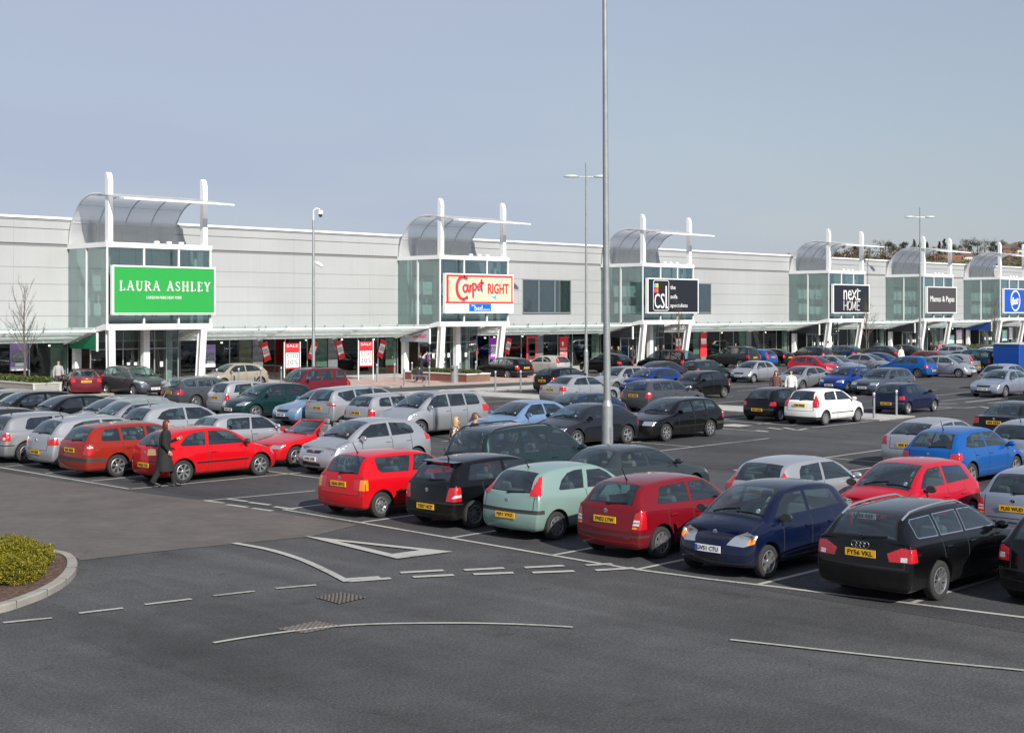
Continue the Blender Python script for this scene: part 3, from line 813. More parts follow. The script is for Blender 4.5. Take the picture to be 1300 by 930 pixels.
STYLES['estate'] = style(L=4.58, W=1.77, H=1.45, fx=1.36, rx=-1.30, wr=.315, hoodf=.70, cowl=(.95,.96), rf=.18, r1=-.35, r2=-1.2, rr=-1.92, zrr=1.38, tb=(-2.14,.99), ztail=.95, roofw=.575,
    dlo=[[(.74,.965),(-.30,.985),(-.30,1.325),(.18,1.31),(.42,1.19)],[(-.38,.985),(-1.12,1.0),(-1.12,1.325),(-.38,1.33)],[(-1.2,1.0),(-1.80,1.015),(-1.84,1.05),(-1.84,1.26),(-1.78,1.30),(-1.2,1.32)]],
    tail=[(.48,.68),(.88,.68),(.88,.88),(.66,.90),(.44,.80)], tail_split=[([(.66,.69),(.76,.69),(.76,.76),(.66,.76)], WHITE)], tailx=.3, hatch_y=.72, hatch_z=.58, gaps=[(.62,.94),(-.34,.95),(-1.16,.96)], plate_r=.77, rim='multi',
    rails='silver', aerial=None, handles=(-.2,-1.0), badge_r=None, chromeline=True, bow_r=.12, handle_z=.82)
STYLES['estate_round'] = style(L=4.56, W=1.75, H=1.46, fx=1.33, rx=-1.25, wr=.31, hoodf=.70, cowl=(.95,.95), rf=.18, r1=-.35, r2=-1.15, rr=-1.82, zrr=1.39, tb=(-2.08,.99), ztail=.95, roofw=.58,
    dlo=[[(.74,.955),(-.26,.975),(-.26,1.335),(.18,1.32),(.42,1.19)],[(-.34,.975),(-1.04,.99),(-1.04,1.335),(-.34,1.34)],[(-1.12,.99),(-1.62,1.0),(-1.70,1.03),(-1.62,1.24),(-1.5,1.31),(-1.12,1.33)]],
    tail=[(.62,.66),(.88,.66),(.88,.93),(.66,.93)], tail_split=[([(.74,.84),(.84,.84),(.84,.88),(.74,.88)], WHITE)], hatch_y=.64, hatch_z=.56, gaps=[(.62,.94),(-.30,.95),(-1.08,.96)], plate_r=.76, rim='seven', handles=(-.15,-.92),
    bump_r=[(.46,.56,DARK)], rub=(.46,.52), rails=False, handle_z=.80)
# sporting red three-door
STYLES['sport3'] = style(L=3.95, W=1.70, H=1.44, fx=1.20, rx=-1.26, wr=.305, hoodf=.69, cowl=(1.0,.95), rf=.25, r1=-.25, r2=-.95, rr=-1.45, zrr=1.33, tb=(-1.80,.96), ztail=.92, roofw=.555,
    dlo=[[(.78,.945),(-.44,.96),(-.36,1.32),(.22,1.31),(.46,1.20)], [(-.54,.96),(-1.25,.975),(-1.3,1.02),(-1.05,1.21),(-.8,1.30),(-.46,1.325)]],
    tail=[(.62,.66),(.86,.66),(.86,.88),(.64,.90)], hatch_y=.60, hatch_z=.58, gaps=[(.70,.92),(-.50,.95)], plate_r=.48, rim='seven', aerial=None, handles=(-.32,), badge_r=.80, rub=(.49,.535), mirror_black=True, bow_r=.14, bow_f=.24, rows_f=[-.12,-.04,0,-.02,-.08,-.22])
# smooth family hatchback with a big hatch glass
STYLES['hatch5'] = style(L=4.20, W=1.75, H=1.50, fx=1.28, rx=-1.32, wr=.315, hoodf=.72, cowl=(1.08,.98), rf=.3, r1=-.25, r2=-.95, rr=-1.52, zrr=1.40, tb=(-1.88,1.0), ztail=.95, roofw=.575,
    dlo=[[(.86,.965),(-.30,.985),(-.30,1.365),(.30,1.345),(.56,1.22)],[(-.38,.985),(-1.22,1.01),(-1.42,1.06),(-1.18,1.26),(-.9,1.34),(-.38,1.37)]],
    tail=[(.54,.70),(.88,.72),(.88,.92),(.60,.88)], hatch_y=.56, hatch_z=.56, gaps=[(.74,.94),(-.34,.96),(-1.1,.97)], plate_r=.50, rim='five', aerial=-1.2, handles=(-.2,-.98), badge_r=.84, bow_r=.16, handle_z=.82,
    head=[(.40,.60),(.80,.62),(.84,.76),(.66,.78),(.42,.68)], headx=.6, grille=[(-.34,.50),(.34,.50),(.30,.62),(-.30,.62)])
STYLES['square5'] = style(L=4.18, W=1.74, H=1.47, fx=1.27, rx=-1.30, wr=.315, hoodf=.72, cowl=(.98,.96), rf=.25, r1=-.25, r2=-1.0, rr=-1.62, zrr=1.41, tb=(-1.90,.99), ztail=.95, roofw=.575,
    dlo=[[(.76,.955),(-.28,.975),(-.28,1.345),(.25,1.33),(.46,1.21)],[(-.36,.975),(-1.22,.99),(-1.30,1.03),(-1.18,1.27),(-1.08,1.33),(-.36,1.35)]],
    tail=[(.60,.68),(.88,.68),(.88,.90),(.72,.92),(.60,.86)], tail_split=[([(.68,.72),(.78,.72),(.78,.80),(.68,.80)], WHITE)], hatch_y=.58, hatch_z=.56, gaps=[(.66,.93),(-.32,.95),(-1.08,.96)], plate_r=.50, rim='five', rimdark=True, aerial=-1.35, handles=(-.2,-.95), badge_r=.84,
    bump_r=[(.54,.57,TRIM)], handle_z=.81)
STYLES['arc5'] = style(L=4.0, W=1.73, H=1.49, fx=1.25, rx=-1.27, wr=.30, hoodf=.74, cowl=(1.12,1.0), rf=.28, r1=-.3, r2=-.9, rr=-1.45, zrr=1.39, tb=(-1.78,1.0), ztail=.96, roofw=.56,
    dlo=[[(.90,.985),(-.28,1.0),(-.28,1.36),(.28,1.34),(.58,1.20)],[(-.37,1.0),(-1.16,1.02),(-1.24,1.06),(-1.18,1.22),(-1.0,1.32),(-.37,1.365)]],
    tail=[(.62,.80),(.87,.82),(.87,1.0),(.72,1.02)], tailx=.4, gaps=[(.78,.96),(-.33,.98),(-1.06,.98)], head=[(.40,.60),(.74,.64),(.86,.74),(.82,.84),(.58,.76),(.38,.68)], headx=.75, head_amber=None, grille=[(-.33,.60),(.33,.60),(.36,.70),(-.36,.70)], grille_chrome=True,
    intake=[(-.42,.26),(.42,.26),(.36,.36),(-.36,.36)], plate_f=.46, badge_f=.66, rim='seven', handles=(-.18,-.95), handle_z=.84, bow_f=.24, bump_f=None, rows_f=[-.08,-.02,0,-.02,-.09,-.24])
STYLES['cabrio'] = style(L=4.05, W=1.70, H=.965, crown=.04, fx=1.22, rx=-1.15, wr=.305, hoodf=.66, zbf=.86, zbr=.87, cowl=(.72,.90), rf=.4, r1=-.2, r2=-.8, rr=-1.15, zrr=.93, tb=(-1.45,.91), deck=[(-1.7,.89)], ztail=.84, roofw=.66, open=True, dlo=[],
    tail=[(.60,.62),(.84,.62),(.84,.76),(.60,.76)], gaps=[(.50,.86),(-.62,.88)], rim='five', wiper=False, mirror_x=.42, handles=(-.45,), head=[(.42,.56),(.76,.56),(.80,.66),(.44,.66)], badge_r=None)
STYLES['saloon'] = style(L=4.60, W=1.76, H=1.44, fx=1.38, rx=-1.30, wr=.315, hoodf=.70, cowl=(1.0,.96), rf=.22, r1=-.25, r2=-.75, rr=-1.15, zrr=1.38, tb=(-1.72,1.02), deck=[(-1.98,1.02)], ztail=.99, roofw=.56,
    dlo=[[(.78,.965),(-.26,.985),(-.26,1.325),(.22,1.31),(.46,1.19)],[(-.34,.985),(-1.16,1.0),(-1.38,1.02),(-1.2,1.15),(-.95,1.29),(-.34,1.33)]],
    tail=[(.56,.74),(.88,.72),(.88,.92),(.56,.93)], tailx=.28, hatch_y=.56, hatch_z=.60, gaps=[(.66,.94),(-.30,.95),(-1.1,.96)], plate_r=.78, rim='five', wiper=False, handles=(-.15,-.95), aerial=None, handle_z=.81, grille_chrome=True,
    grille=[(-.40,.54),(.40,.54),(.42,.66),(-.42,.66)], badge_r=.90)
STYLES['classic_saloon'] = style(L=4.45, W=1.72, H=1.41, fx=1.34, rx=-1.28, wr=.30, hoodf=.68, cowl=(.90,.93), rf=.12, r1=-.3, r2=-.8, rr=-1.18, zrr=1.36, tb=(-1.66,.98), deck=[(-1.92,.97)], ztail=.94, roofw=.57,
    dlo=[[(.68,.935),(-.32,.95),(-.32,1.30),(.12,1.29),(.34,1.18)],[(-.40,.95),(-1.14,.965),(-1.30,.99),(-1.16,1.26),(-1.0,1.30),(-.40,1.31)]],
    tail=[(.56,.70),(.86,.70),(.86,.86),(.56,.86)], rim='five', wiper=False, gaps=[(.6,.92),(-.36,.93),(-1.1,.94)], handles=(-.2,-.95), aerial=None, seats='seat_beige', taper=.84)
STYLES['mpv'] = style(L=4.62, W=1.80, H=1.74, fx=1.42, rx=-1.40, wr=.32, hoodf=.84, cowl=(1.36,1.08), rf=.45, r1=-.2, r2=-1.2, rr=-1.98, zrr=1.66, tb=(-2.18,1.06), ztail=1.0, roofw=.62, zbf=1.0, zbr=1.02,
    dlo=[[(1.12,1.07),(.02,1.06),(.02,1.60),(.44,1.58),(.74,1.42)],[(-.06,1.06),(-.92,1.06),(-.92,1.60),(-.06,1.60)],[(-1.0,1.06),(-1.86,1.07),(-1.92,1.12),(-1.88,1.52),(-1.80,1.58),(-1.0,1.60)]],
    tail=[(.68,.72),(.9,.72),(.9,1.02),(.70,1.02)], hatch_y=.66, hatch_z=.60, gaps=[(.86,1.02),(-.02,1.03),(-.96,1.03)], plate_r=.70, rim='five', rails='black', handles=(.1,-.8), handle_z=.90, bow_r=.12, spoiler=False, badge_r=.95)
STYLES['low_carrier'] = style(L=4.76, W=1.86, H=1.62, fx=1.42, rx=-1.42, wr=.33, hoodf=.78, cowl=(1.25,1.04), rf=.4, r1=-.25, r2=-1.2, rr=-1.95, zrr=1.53, tb=(-2.24,1.06), ztail=1.01, roofw=.60, zbf=.97, zbr=1.02,
    dlo=[[(1.02,1.03),(-.04,1.04),(-.04,1.49),(.40,1.46),(.70,1.32)],[(-.12,1.04),(-.98,1.05),(-.98,1.485),(-.12,1.49)],[(-1.06,1.05),(-1.55,1.06),(-1.86,1.30),(-1.8,1.40),(-1.06,1.48)]],
    tail=[(.50,.90),(.93,.88),(.93,.96),(.50,.97)], hatch_y=.66, hatch_z=.60, gaps=[(.80,1.0),(-.08,1.0),(-1.02,1.01)], plate_r=.80, rim='five', rails=False, handles=(.05,-.85), handle_z=.88, bump_r=[(.20,.34,DARK)], bow_r=.14)
STYLES['tall_carrier'] = style(L=4.50, W=1.81, H=1.63, fx=1.44, rx=-1.30, wr=.32, hoodf=.80, cowl=(1.32,1.05), rf=.45, r1=-.15, r2=-1.15, rr=-1.80, zrr=1.55, tb=(-2.08,1.04), ztail=1.0, roofw=.60, zbf=.99, zbr=1.03,
    dlo=[[(1.06,1.06),(-.02,1.07),(-.02,1.51),(.44,1.48),(.72,1.34)],[(-.10,1.07),(-.86,1.08),(-.86,1.50),(-.10,1.51)],[(-.94,1.08),(-1.58,1.09),(-1.64,1.14),(-1.60,1.40),(-1.5,1.46),(-.94,1.50)]],
    tail=[(.70,.82),(.92,.82),(.92,1.10),(.74,1.06)], tailx=.5, hatch_y=.64, hatch_z=.60, gaps=[(.82,1.02),(-.06,1.02),(-.90,1.02)], plate_r=.76, rim='seven', handles=(.08,-.76), handle_z=.92, head=[(.44,.66),(.76,.68),(.90,.82),(.86,.90),(.62,.82),(.44,.76)], headx=.75)
STYLES['suv'] = style(L=4.42, W=1.81, H=1.76, fx=1.30, rx=-1.28, wr=.35, zb=.28, hoodf=.92, cowl=(.92,1.12), rf=.32, r1=-.2, r2=-1.15, rr=-1.88, zrr=1.70, tb=(-2.04,1.14), ztail=1.08, roofw=.64, zbf=1.06, zbr=1.08,
    dlo=[[(.74,1.12),(-.22,1.13),(-.22,1.62),(.34,1.60),(.50,1.46)],[(-.30,1.13),(-1.06,1.13),(-1.06,1.62),(-.30,1.63)],[(-1.20,1.14),(-1.76,1.20),(-1.82,1.3),(-1.82,1.55),(-1.74,1.60),(-1.34,1.61)]],
    tail=[(.74,.80),(.9,.80),(.9,1.06),(.74,1.06)], hatch_y=.66, hatch_z=.66, gaps=[(.62,1.08),(-.26,1.08),(-1.12,1.08)], plate_r=.86, rim='five', rails='black', handles=(-.12,-.98), handle_z=.98, skirt=.42, arch=.07, taper=.88, bow_f=.12, bow_r=.07, edge_crease=.6)
STYLES['sloping3'] = style(L=4.26, W=1.78, H=1.44, fx=1.28, rx=-1.32, wr=.325, hoodf=.70, cowl=(1.0,.97), rf=.22, r1=-.3, r2=-.9, rr=-1.4, zrr=1.34, tb=(-1.95,1.0), ztail=.92, roofw=.55,
    dlo=[[(.78,.965),(-.42,.99),(-.36,1.32),(.20,1.30),(.46,1.19)],[(-.50,.99),(-1.28,1.06),(-1.42,1.10),(-1.15,1.24),(-.9,1.30),(-.44,1.325)]],
    tail=[(.62,.70),(.90,.70),(.90,.94),(.66,.96)], tailx=.22, hatch_y=.52, hatch_z=.60, gaps=[(.68,.94),(-.48,.96)], plate_r=.72, rim='five', handles=(-.3,), handle_z=.84, aerial=None)
STYLES['neat3'] = style(L=3.92, W=1.68, H=1.45, fx=1.20, rx=-1.27, wr=.29, hoodf=.72, cowl=(1.02,.97), rf=.28, r1=-.25, r2=-.9, rr=-1.50, zrr=1.39, tb=(-1.75,.98), ztail=.94, roofw=.56,
    dlo=[[(.80,.965),(-.30,.98),(-.24,1.33),(.28,1.31),(.5,1.20)],[(-.40,.98),(-1.16,1.0),(-1.22,1.04),(-1.12,1.22),(-.98,1.31),(-.32,1.335)]],
    tail=[(.60,.62),(.66,.62),(.66,.65),(.60,.65)], tailx=.1, tail_y=.66, tail_side=[ [(-1.96,.72),(-1.76,.72),(-1.62,1.02),(-1.58,1.20),(-1.68,1.24),(-1.78,1.05)] ], hatch_y=.60, hatch_z=.58, gaps=[(.72,.94),(-.36,.96)], plate_r=.80, rim='cover', handles=(-.22,), handle_z=.82, rub=(.46,.50), bump_r=[(.20,.36,DARK)], bow_r=.12, aerial=None)
STYLES['older3'] = style(L=3.68, W=1.60, H=1.38, fx=1.14, rx=-1.24, wr=.27, hoodf=.68, cowl=(.86,.90), rf=.2, r1=-.25, r2=-.8, rr=-1.40, zrr=1.32, tb=(-1.68,.90), ztail=.86, roofw=.545,
    dlo=[[(.64,.91),(-.30,.925),(-.24,1.27),(.2,1.26),(.38,1.16)],[(-.38,.925),(-1.12,.94),(-1.2,1.0),(-1.12,1.22),(-1.02,1.27),(-.30,1.275)]],
    tail=[(.56,.66),(.82,.66),(.82,.82),(.60,.82)], hatch_y=.55, hatch_z=.52, gaps=[(.6,.88),(-.34,.90)], plate_r=.48, rim='steel', zbf=.87, zbr=.89, handles=(-.22,), bump_r=[(.46,.54,DARK)], rub=(.46,.50), taper=.84)
STYLES['upright_mini'] = style(L=3.52, W=1.60, H=1.49, fx=1.12, rx=-1.24, wr=.275, hoodf=.78, cowl=(1.0,1.0), rf=.35, r1=-.2, r2=-.8, rr=-1.35, zrr=1.43, tb=(-1.60,1.0), ztail=.95, roofw=.555, zbf=.94, zbr=.97,
    dlo=dlo5(1.0,.35,.94,.97,1.37,-.18,-1.16,1.34,bw=.12), tail=[(.62,.60),(.82,.60),(.82,.94),(.66,.92)], hatch_y=.56, hatch_z=.54, gaps=[(.7,.95),(-.18,.96),(-.92,.97)], plate_r=.78, rim='cover', handles=(-.05,-.8), bow_r=.10)
STYLES['round_mini'] = style(L=3.64, W=1.64, H=1.39, fx=1.18, rx=-1.26, wr=.28, hoodf=.70, cowl=(.98,.92), rf=.3, r1=-.2, r2=-.75, rr=-1.25, zrr=1.31, tb=(-1.62,.90), ztail=.86, roofw=.53,
    dlo=[[(.76,.93),(-.30,.945),(-.26,1.28),(.28,1.27),(.46,1.17)],[(-.38,.945),(-1.0,.96),(-1.12,1.0),(-.9,1.17),(-.7,1.26),(-.34,1.285)]],
    tail=[(.60,.62),(.80,.62),(.80,.76),(.60,.76)], gaps=[(.7,.9),(-.34,.92)], rim='cover', handles=(-.24,), zbf=.89, zbr=.90, head=[(.38,.56),(.74,.56),(.76,.68),(.5,.70)], bump_f=[(.2,.42,DARK)], bump_r=[(.2,.42,DARK)])
STYLES['boxy_offroad'] = style(L=4.0, W=1.78, H=1.78, fx=1.18, rx=-1.20, wr=.36, zb=.32, hoodf=1.0, cowl=(.70,1.14), rf=.2, r1=-.25, r2=-1.1, rr=-1.80, zrr=1.74, tb=(-1.90,1.16), ztail=1.10, roofw=.66, zbf=1.10, zbr=1.10,
    dlo=[[(.50,1.16),(-.28,1.16),(-.28,1.64),(.22,1.62),(.34,1.48)],[(-.40,1.16),(-1.66,1.16),(-1.70,1.2),(-1.70,1.58),(-1.62,1.63),(-.40,1.65)]], tail=[(.72,.78),(.9,.78),(.9,1.04),(.72,1.04)], rim='five', skirt=.46, arch=.08, taper=.92, bow_f=.06, bow_r=.04, edge_crease=.7, gaps=[(.45,1.1),(-.34,1.1)], handles=(-.2,), handle_z=1.0)
# ------------------------------------------------------------ the shops
YF = 75.1            # plane of the shop fronts
DEP = 4.4            # how far the entrance towers stand forward
def cladding():
    """coated metal boards with faint rain streaks"""
    m, nt, out = nodes_of('cladding'); N = nt.nodes.new; K = nt.links.new
    b = N('ShaderNodeBsdfPrincipled'); b.inputs['Roughness'].default_value = .42; b.inputs['Metallic'].default_value = .25; K(b.outputs[0], out.inputs[0])
    tc = N('ShaderNodeTexCoord'); mp = N('ShaderNodeMapping'); mp.inputs['Scale'].default_value = (2.6, 1, .12); K(tc.outputs['Object'], mp.inputs[0])
    n = N('ShaderNodeTexNoise'); n.inputs['Scale'].default_value = 1.5; n.inputs['Detail'].default_value = 6; n.inputs['Roughness'].default_value = .65; K(mp.outputs[0], n.inputs['Vector'])
    n2 = N('ShaderNodeTexNoise'); n2.inputs['Scale'].default_value = .12; n2.inputs['Detail'].default_value = 3; K(tc.outputs['Object'], n2.inputs['Vector'])
    r = N('ShaderNodeMapRange'); r.inputs[1].default_value = .3; r.inputs[2].default_value = .75; r.inputs[3].default_value = 1.02; r.inputs[4].default_value = .95; K(n.outputs[0], r.inputs[0])
    r2 = N('ShaderNodeMapRange'); r2.inputs[1].default_value = .35; r2.inputs[2].default_value = .65; r2.inputs[3].default_value = .93; r2.inputs[4].default_value = 1.05; K(n2.outputs[0], r2.inputs[0])
    q = N('ShaderNodeMath'); q.operation = 'MULTIPLY'; K(r.outputs[0], q.inputs[0]); K(r2.outputs[0], q.inputs[1])
    v = N('ShaderNodeVectorMath'); v.operation = 'SCALE'; v.inputs[0].default_value = (.43, .44, .445); K(q.outputs[0], v.inputs['Scale']); K(v.outputs[0], b.inputs['Base Color']); M['cladding'] = m
cladding()
pbr('cladding_trim', (.66, .67, .67), .4, .1)
pbr('joint_dark', (.17, .17, .175), .8)
pbr('steel_white', (.80, .81, .81), .35, var=(1.2, .04, 3))
pbr('frame_grey', (.30, .33, .34), .4, .4)
pbr('pier_block', (.13, .135, .145), .8, var=(6, .15, 3))
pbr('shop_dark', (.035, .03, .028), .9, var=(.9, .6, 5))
pbr('shop_brown', (.09, .055, .035), .9, var=(1.3, .5, 5))
pbr('shop_floor', (.16, .14, .12), .5)
pbr('tower_inner', (.50, .56, .57), .7, var=(.5, .12, 3))
pbr('blind_cream', (.50, .53, .44), .8, var=(.8, .15, 3))
pbr('timber', (.40, .25, .12), .7)
pbr('fabric_tan', (.42, .34, .22), .9)
pbr('fabric_red', (.35, .03, .03), .9)
pbr('shop_lamp', (1, .9, .75), .5, emit=((1, .88, .7), 6.))
glass_mat('shop_glass', (.62, .70, .68), .03, .015)
glass_mat('tower_glass', (.68, .77, .76), .12, .02, (.92, 1, 1))
def frosted():
    m, nt, out = nodes_of('edge_glass'); N = nt.nodes.new; K = nt.links.new
    d = N('ShaderNodeBsdfPrincipled'); d.inputs['Base Color'].default_value = (.72, .77, .76, 1); d.inputs['Roughness'].default_value = .25
    tl = N('ShaderNodeBsdfTranslucent'); tl.inputs[0].default_value = (.88, .92, .91, 1); t = N('ShaderNodeBsdfTransparent'); t.inputs[0].default_value = (.8, .92, .9, 1)
    a = N('ShaderNodeMixShader'); a.inputs[0].default_value = .65; K(d.outputs[0], a.inputs[1]); K(tl.outputs[0], a.inputs[2])
    b = N('ShaderNodeMixShader'); b.inputs[0].default_value = .68; K(t.outputs[0], b.inputs[1]); K(a.outputs[0], b.inputs[2]); K(b.outputs[0], out.inputs[0]); M['edge_glass'] = m
frosted()
pbr('mesh_edge', (.45, .46, .47), .5)

def mesh_screen():
    """perforated translucent sheet of the curved roofs"""
    m, nt, out = nodes_of('perforated_sheet'); N = nt.nodes.new; K = nt.links.new
    t = N('ShaderNodeBsdfTransparent'); d = N('ShaderNodeBsdfPrincipled'); d.inputs['Base Color'].default_value = (.70, .70, .71, 1); d.inputs['Roughness'].default_value = .5
    tl = N('ShaderNodeBsdfTranslucent'); tl.inputs[0].default_value = (.92, .92, .93, 1)
    a = N('ShaderNodeMixShader'); a.inputs[0].default_value = .6; K(d.outputs[0], a.inputs[1]); K(tl.outputs[0], a.inputs[2])
    ms = N('ShaderNodeMixShader'); ms.inputs[0].default_value = .60; K(t.outputs[0], ms.inputs[1]); K(a.outputs[0], ms.inputs[2]); K(ms.outputs[0], out.inputs[0])
    M['perforated_sheet'] = m
mesh_screen()

TOW = [(40.3, 6.8), (65.6, 6.7), (87.7, 6.7), (115.5, 6.6), (133.9, 6.4), (151.6, 6.8)]
X0, X1 = 24., 186.
bld = thing('retail_building', 'long low grey metal clad retail building with glazed shop fronts', 'building', (X0, YF, 0))
def bo(mb, name, mats, par=bld, **k):
    """link a part whose shapes were written in world metres"""
    o = mb.obj(name, mats, par, **k); off = Vector(par.location)
    if par.parent: off = off + Vector(par.parent.location)
    o.data.transform(Matrix.Translation(-off)); return o
WINS = [(78.4, 84.0, 4.43, 7.03), (100.8, 102.9, 4.43, 7.03)]
# horizontal cladding boards, each a little proud of the dark joint behind it
mb = MB(); mb.box(X0, X1, YF+.06, YF+.3, 2.78, 9.9, 1)
rows = [2.85, 3.35, 4.28, 5.13, 6.1, 7.06, 8.25]
for z0, z1 in list(zip(rows[:-1], rows[1:])) + [(8.42, 9.26), (9.28, 9.84)]:
    x = X0
    while x < X1 - .01:
        xe = min(X1, X0 + 6.5*(int((x-X0)/6.5 + 1e-6)+1))
        segs = [(x, xe)]
        for a, b, c, d in WINS:
            if z0 < d-.2 and z1 > c+.2:
                segs = [s for q in segs for s in ((q[0], min(q[1], a)), (max(q[0], b), q[1])) if s[1]-s[0] > .02]
        for a, b in segs: mb.box(a+.003, b-.003, YF, YF+.075, z0+.008, z1-.008, 0)
        x = xe
bo(mb, 'wall_cladding', [M['cladding'], M['joint_dark']])
mb = MB(); mb.box(X0, X1, YF-.10, YF+.45, 9.84, 9.97, 0); mb.box(X0, X1, YF-.04, YF+.02, 9.74, 9.84, 1); bo(mb, 'parapet_capping', [M['steel_white'], M['frame_grey']])
mb = MB(); mb.box(X0, X1, YF+.45, YF+45, 9.2, 9.4, 0); mb.box(X0, X0+.2, YF+.4, YF+45, 0, 9.9, 0); mb.box(X1-.2, X1, YF+.4, YF+45, 0, 9.9, 0); mb.box(X0, X1, YF+44.8, YF+45, 0, 9.9, 0)
bo(mb, 'roof_and_rear_walls', [M['cladding']])
for a, b, c, d in WINS:
    mb = MB(); mb.box(a, b, YF+.035, YF+.055, c, d, 0); w = bo(mb, 'upper_window', [M['tower_glass']])
    mb = MB()
    for x in [a, b] + ([a+1.85, a+3.7] if b-a > 4 else []): mb.box(x-.035, x+.035, YF-.02, YF+.06, c, d)
    for z in (c, d): mb.box(a-.035, b+.035, YF-.02, YF+.058, z-.035, z+.035)
    o = mb.obj('window_frame', M['frame_grey'], w); o.data.transform(Matrix.Translation((-X0, -YF, 0)))
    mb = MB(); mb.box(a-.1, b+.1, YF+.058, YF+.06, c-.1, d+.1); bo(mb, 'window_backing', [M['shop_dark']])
# shop interior: one deep dark room per unit with furniture shapes and a few lit lamps
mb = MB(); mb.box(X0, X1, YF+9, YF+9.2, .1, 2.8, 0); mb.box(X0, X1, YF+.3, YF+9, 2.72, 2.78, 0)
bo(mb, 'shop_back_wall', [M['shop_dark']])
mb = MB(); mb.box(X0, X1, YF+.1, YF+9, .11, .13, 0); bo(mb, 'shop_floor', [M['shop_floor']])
rnd = random.Random(5)
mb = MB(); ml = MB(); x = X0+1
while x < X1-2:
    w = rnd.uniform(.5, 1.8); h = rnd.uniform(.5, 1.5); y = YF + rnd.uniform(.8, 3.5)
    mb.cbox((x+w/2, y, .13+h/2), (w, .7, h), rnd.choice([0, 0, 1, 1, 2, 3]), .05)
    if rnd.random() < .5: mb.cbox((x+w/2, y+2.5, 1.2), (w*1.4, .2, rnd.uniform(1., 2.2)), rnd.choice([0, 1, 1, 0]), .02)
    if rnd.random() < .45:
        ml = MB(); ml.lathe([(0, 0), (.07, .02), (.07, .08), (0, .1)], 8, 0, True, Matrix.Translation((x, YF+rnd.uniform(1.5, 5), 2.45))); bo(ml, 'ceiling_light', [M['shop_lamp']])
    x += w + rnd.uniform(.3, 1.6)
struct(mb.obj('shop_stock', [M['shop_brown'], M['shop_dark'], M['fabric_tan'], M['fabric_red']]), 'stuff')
# glazing bays of 6.5 m: pier, panes, light blind
def front(xa, xb, y=YF):
    n = max(1, round((xb-xa)/6.5)); w = (xb-xa)/n
    for k in range(n):
        a = xa+k*w; b = a+w
        mb = MB(); mb.box(a+.0, a+.72, y-.02, y+.35, .1, 2.74); bo(mb, 'pier', [M['pier_block']])
        if w > 3:
            mb = MB(); mb.box(b-1.0, b-.05, y+.12, y+.16, .75, 2.72); bo(mb, 'blind', [M['blind_cream']])
            mb = MB(); mb.box(b-1.0, b-.05, y+.05, y+.11, .1, .75); bo(mb, 'stall_riser', [M['fabric_red'] if 60 < b < 70 or 52 < b < 60 else M['pier_block']])
        m = max(1, round((w-.72)/1.9)); pw = (w-.72)/m
        for i in range(m):
            p0 = a+.72+i*pw
            mb = MB(); mb.box(p0+.03, p0+pw-.03, y+.02, y+.032, .14, 2.72); g = bo(mb, 'shop_window', [M['shop_glass']])
        mb = MB()
        for i in range(m+1): mb.box(a+.72+i*pw-.03, a+.72+i*pw+.03, y-.0, y+.06, .12, 2.73)
        mb.box(a+.72, b, y-.003, y+.058, .10, .16)
        bo(mb, 'window_frames', [M['frame_grey']])
xs = [X0] + [v for t in TOW for v in (t[0], t[0]+t[1])] + [X1]
for i in range(0, len(xs), 2): front(xs[i], xs[i+1])
mb = MB(); mb.box(X0, X1, YF-.02, YF+.3, 2.73, 2.84); bo(mb, 'shop_front_header', [M['steel_white']])

# ---- walkway canopies between the towers: tilted glass, three tubes, tapered arms
CAN = []
for i in range(0, len(xs), 2):
    a, b = xs[i], xs[i+1]
    desc = ['at the far left of the shops', 'between the green sign and the red script sign', 'between the red script sign and the black sofa sign', 'between the black sofa sign and the black home sign',
            'between the black home sign and the grey sign', 'between the grey sign and the blue oval sign', 'beyond the blue oval sign at the right'][i//2]
    t = thing('walkway_canopy', 'glass walkway canopy on white tubes ' + desc, 'canopy', (a, YF, 2.7), group='glass canopies along the shop fronts')
    so = 3.2
    mb = MB()
    for s, z in ((so, 3.42), (so*.68, 3.2), (so*.34, 2.98)):
        mb.tube([(a+.05, YF-s, z), (b-.05, YF-s, z)], .085, 10)
    bo(mb, 'tube_rails', [M['steel_white']], t)
    n = max(1, round((b-a)/6.5)); w = (b-a)/n
    for k in range(n+1):
        x = a + k*w + (.36 if k == 0 else (-.2 if k == n else .36))
        mb = MB()
        mb.add([(x-.06, YF, 2.62), (x-.06, YF, 2.95), (x-.06, YF-so-.15, 3.58), (x-.06, YF-so-.15, 3.46), (x+.06, YF, 2.62), (x+.06, YF, 2.95), (x+.06, YF-so-.15, 3.58), (x+.06, YF-so-.15, 3.46)],
               [(0,1,2,3),(4,7,6,5),(0,4,5,1),(1,5,6,2),(2,6,7,3),(3,7,4,0)])
        bo(mb, 'canopy_arm', [M['steel_white']], t)
    m = max(2, round((b-a)/1.6)); pw = (b-a)/m
    mb = MB()
    for k in range(m):
        p0 = a+k*pw+.015; p1 = a+(k+1)*pw-.015
        vs = [(x, y, z+dz) for x, y, z in ((p0, YF-.05, 2.98), (p1, YF-.05, 2.98), (p1, YF-so-.28, 3.63), (p0, YF-so-.28, 3.63)) for dz in (0, .014)]
        mb.add(vs, [(0,2,4,6),(1,7,5,3),(0,1,3,2),(2,3,5,4),(4,5,7,6),(6,7,1,0)])
    bo(mb, 'glass_panes', [M['edge_glass']], t)
    mb = MB()
    for k in range(m+1):
        x = a+k*pw; mb.box(x-.02, x+.02, YF-so-.34, YF-so-.26, 3.50, 3.66)
    bo(mb, 'glass_clips', [M['frame_grey']], t)

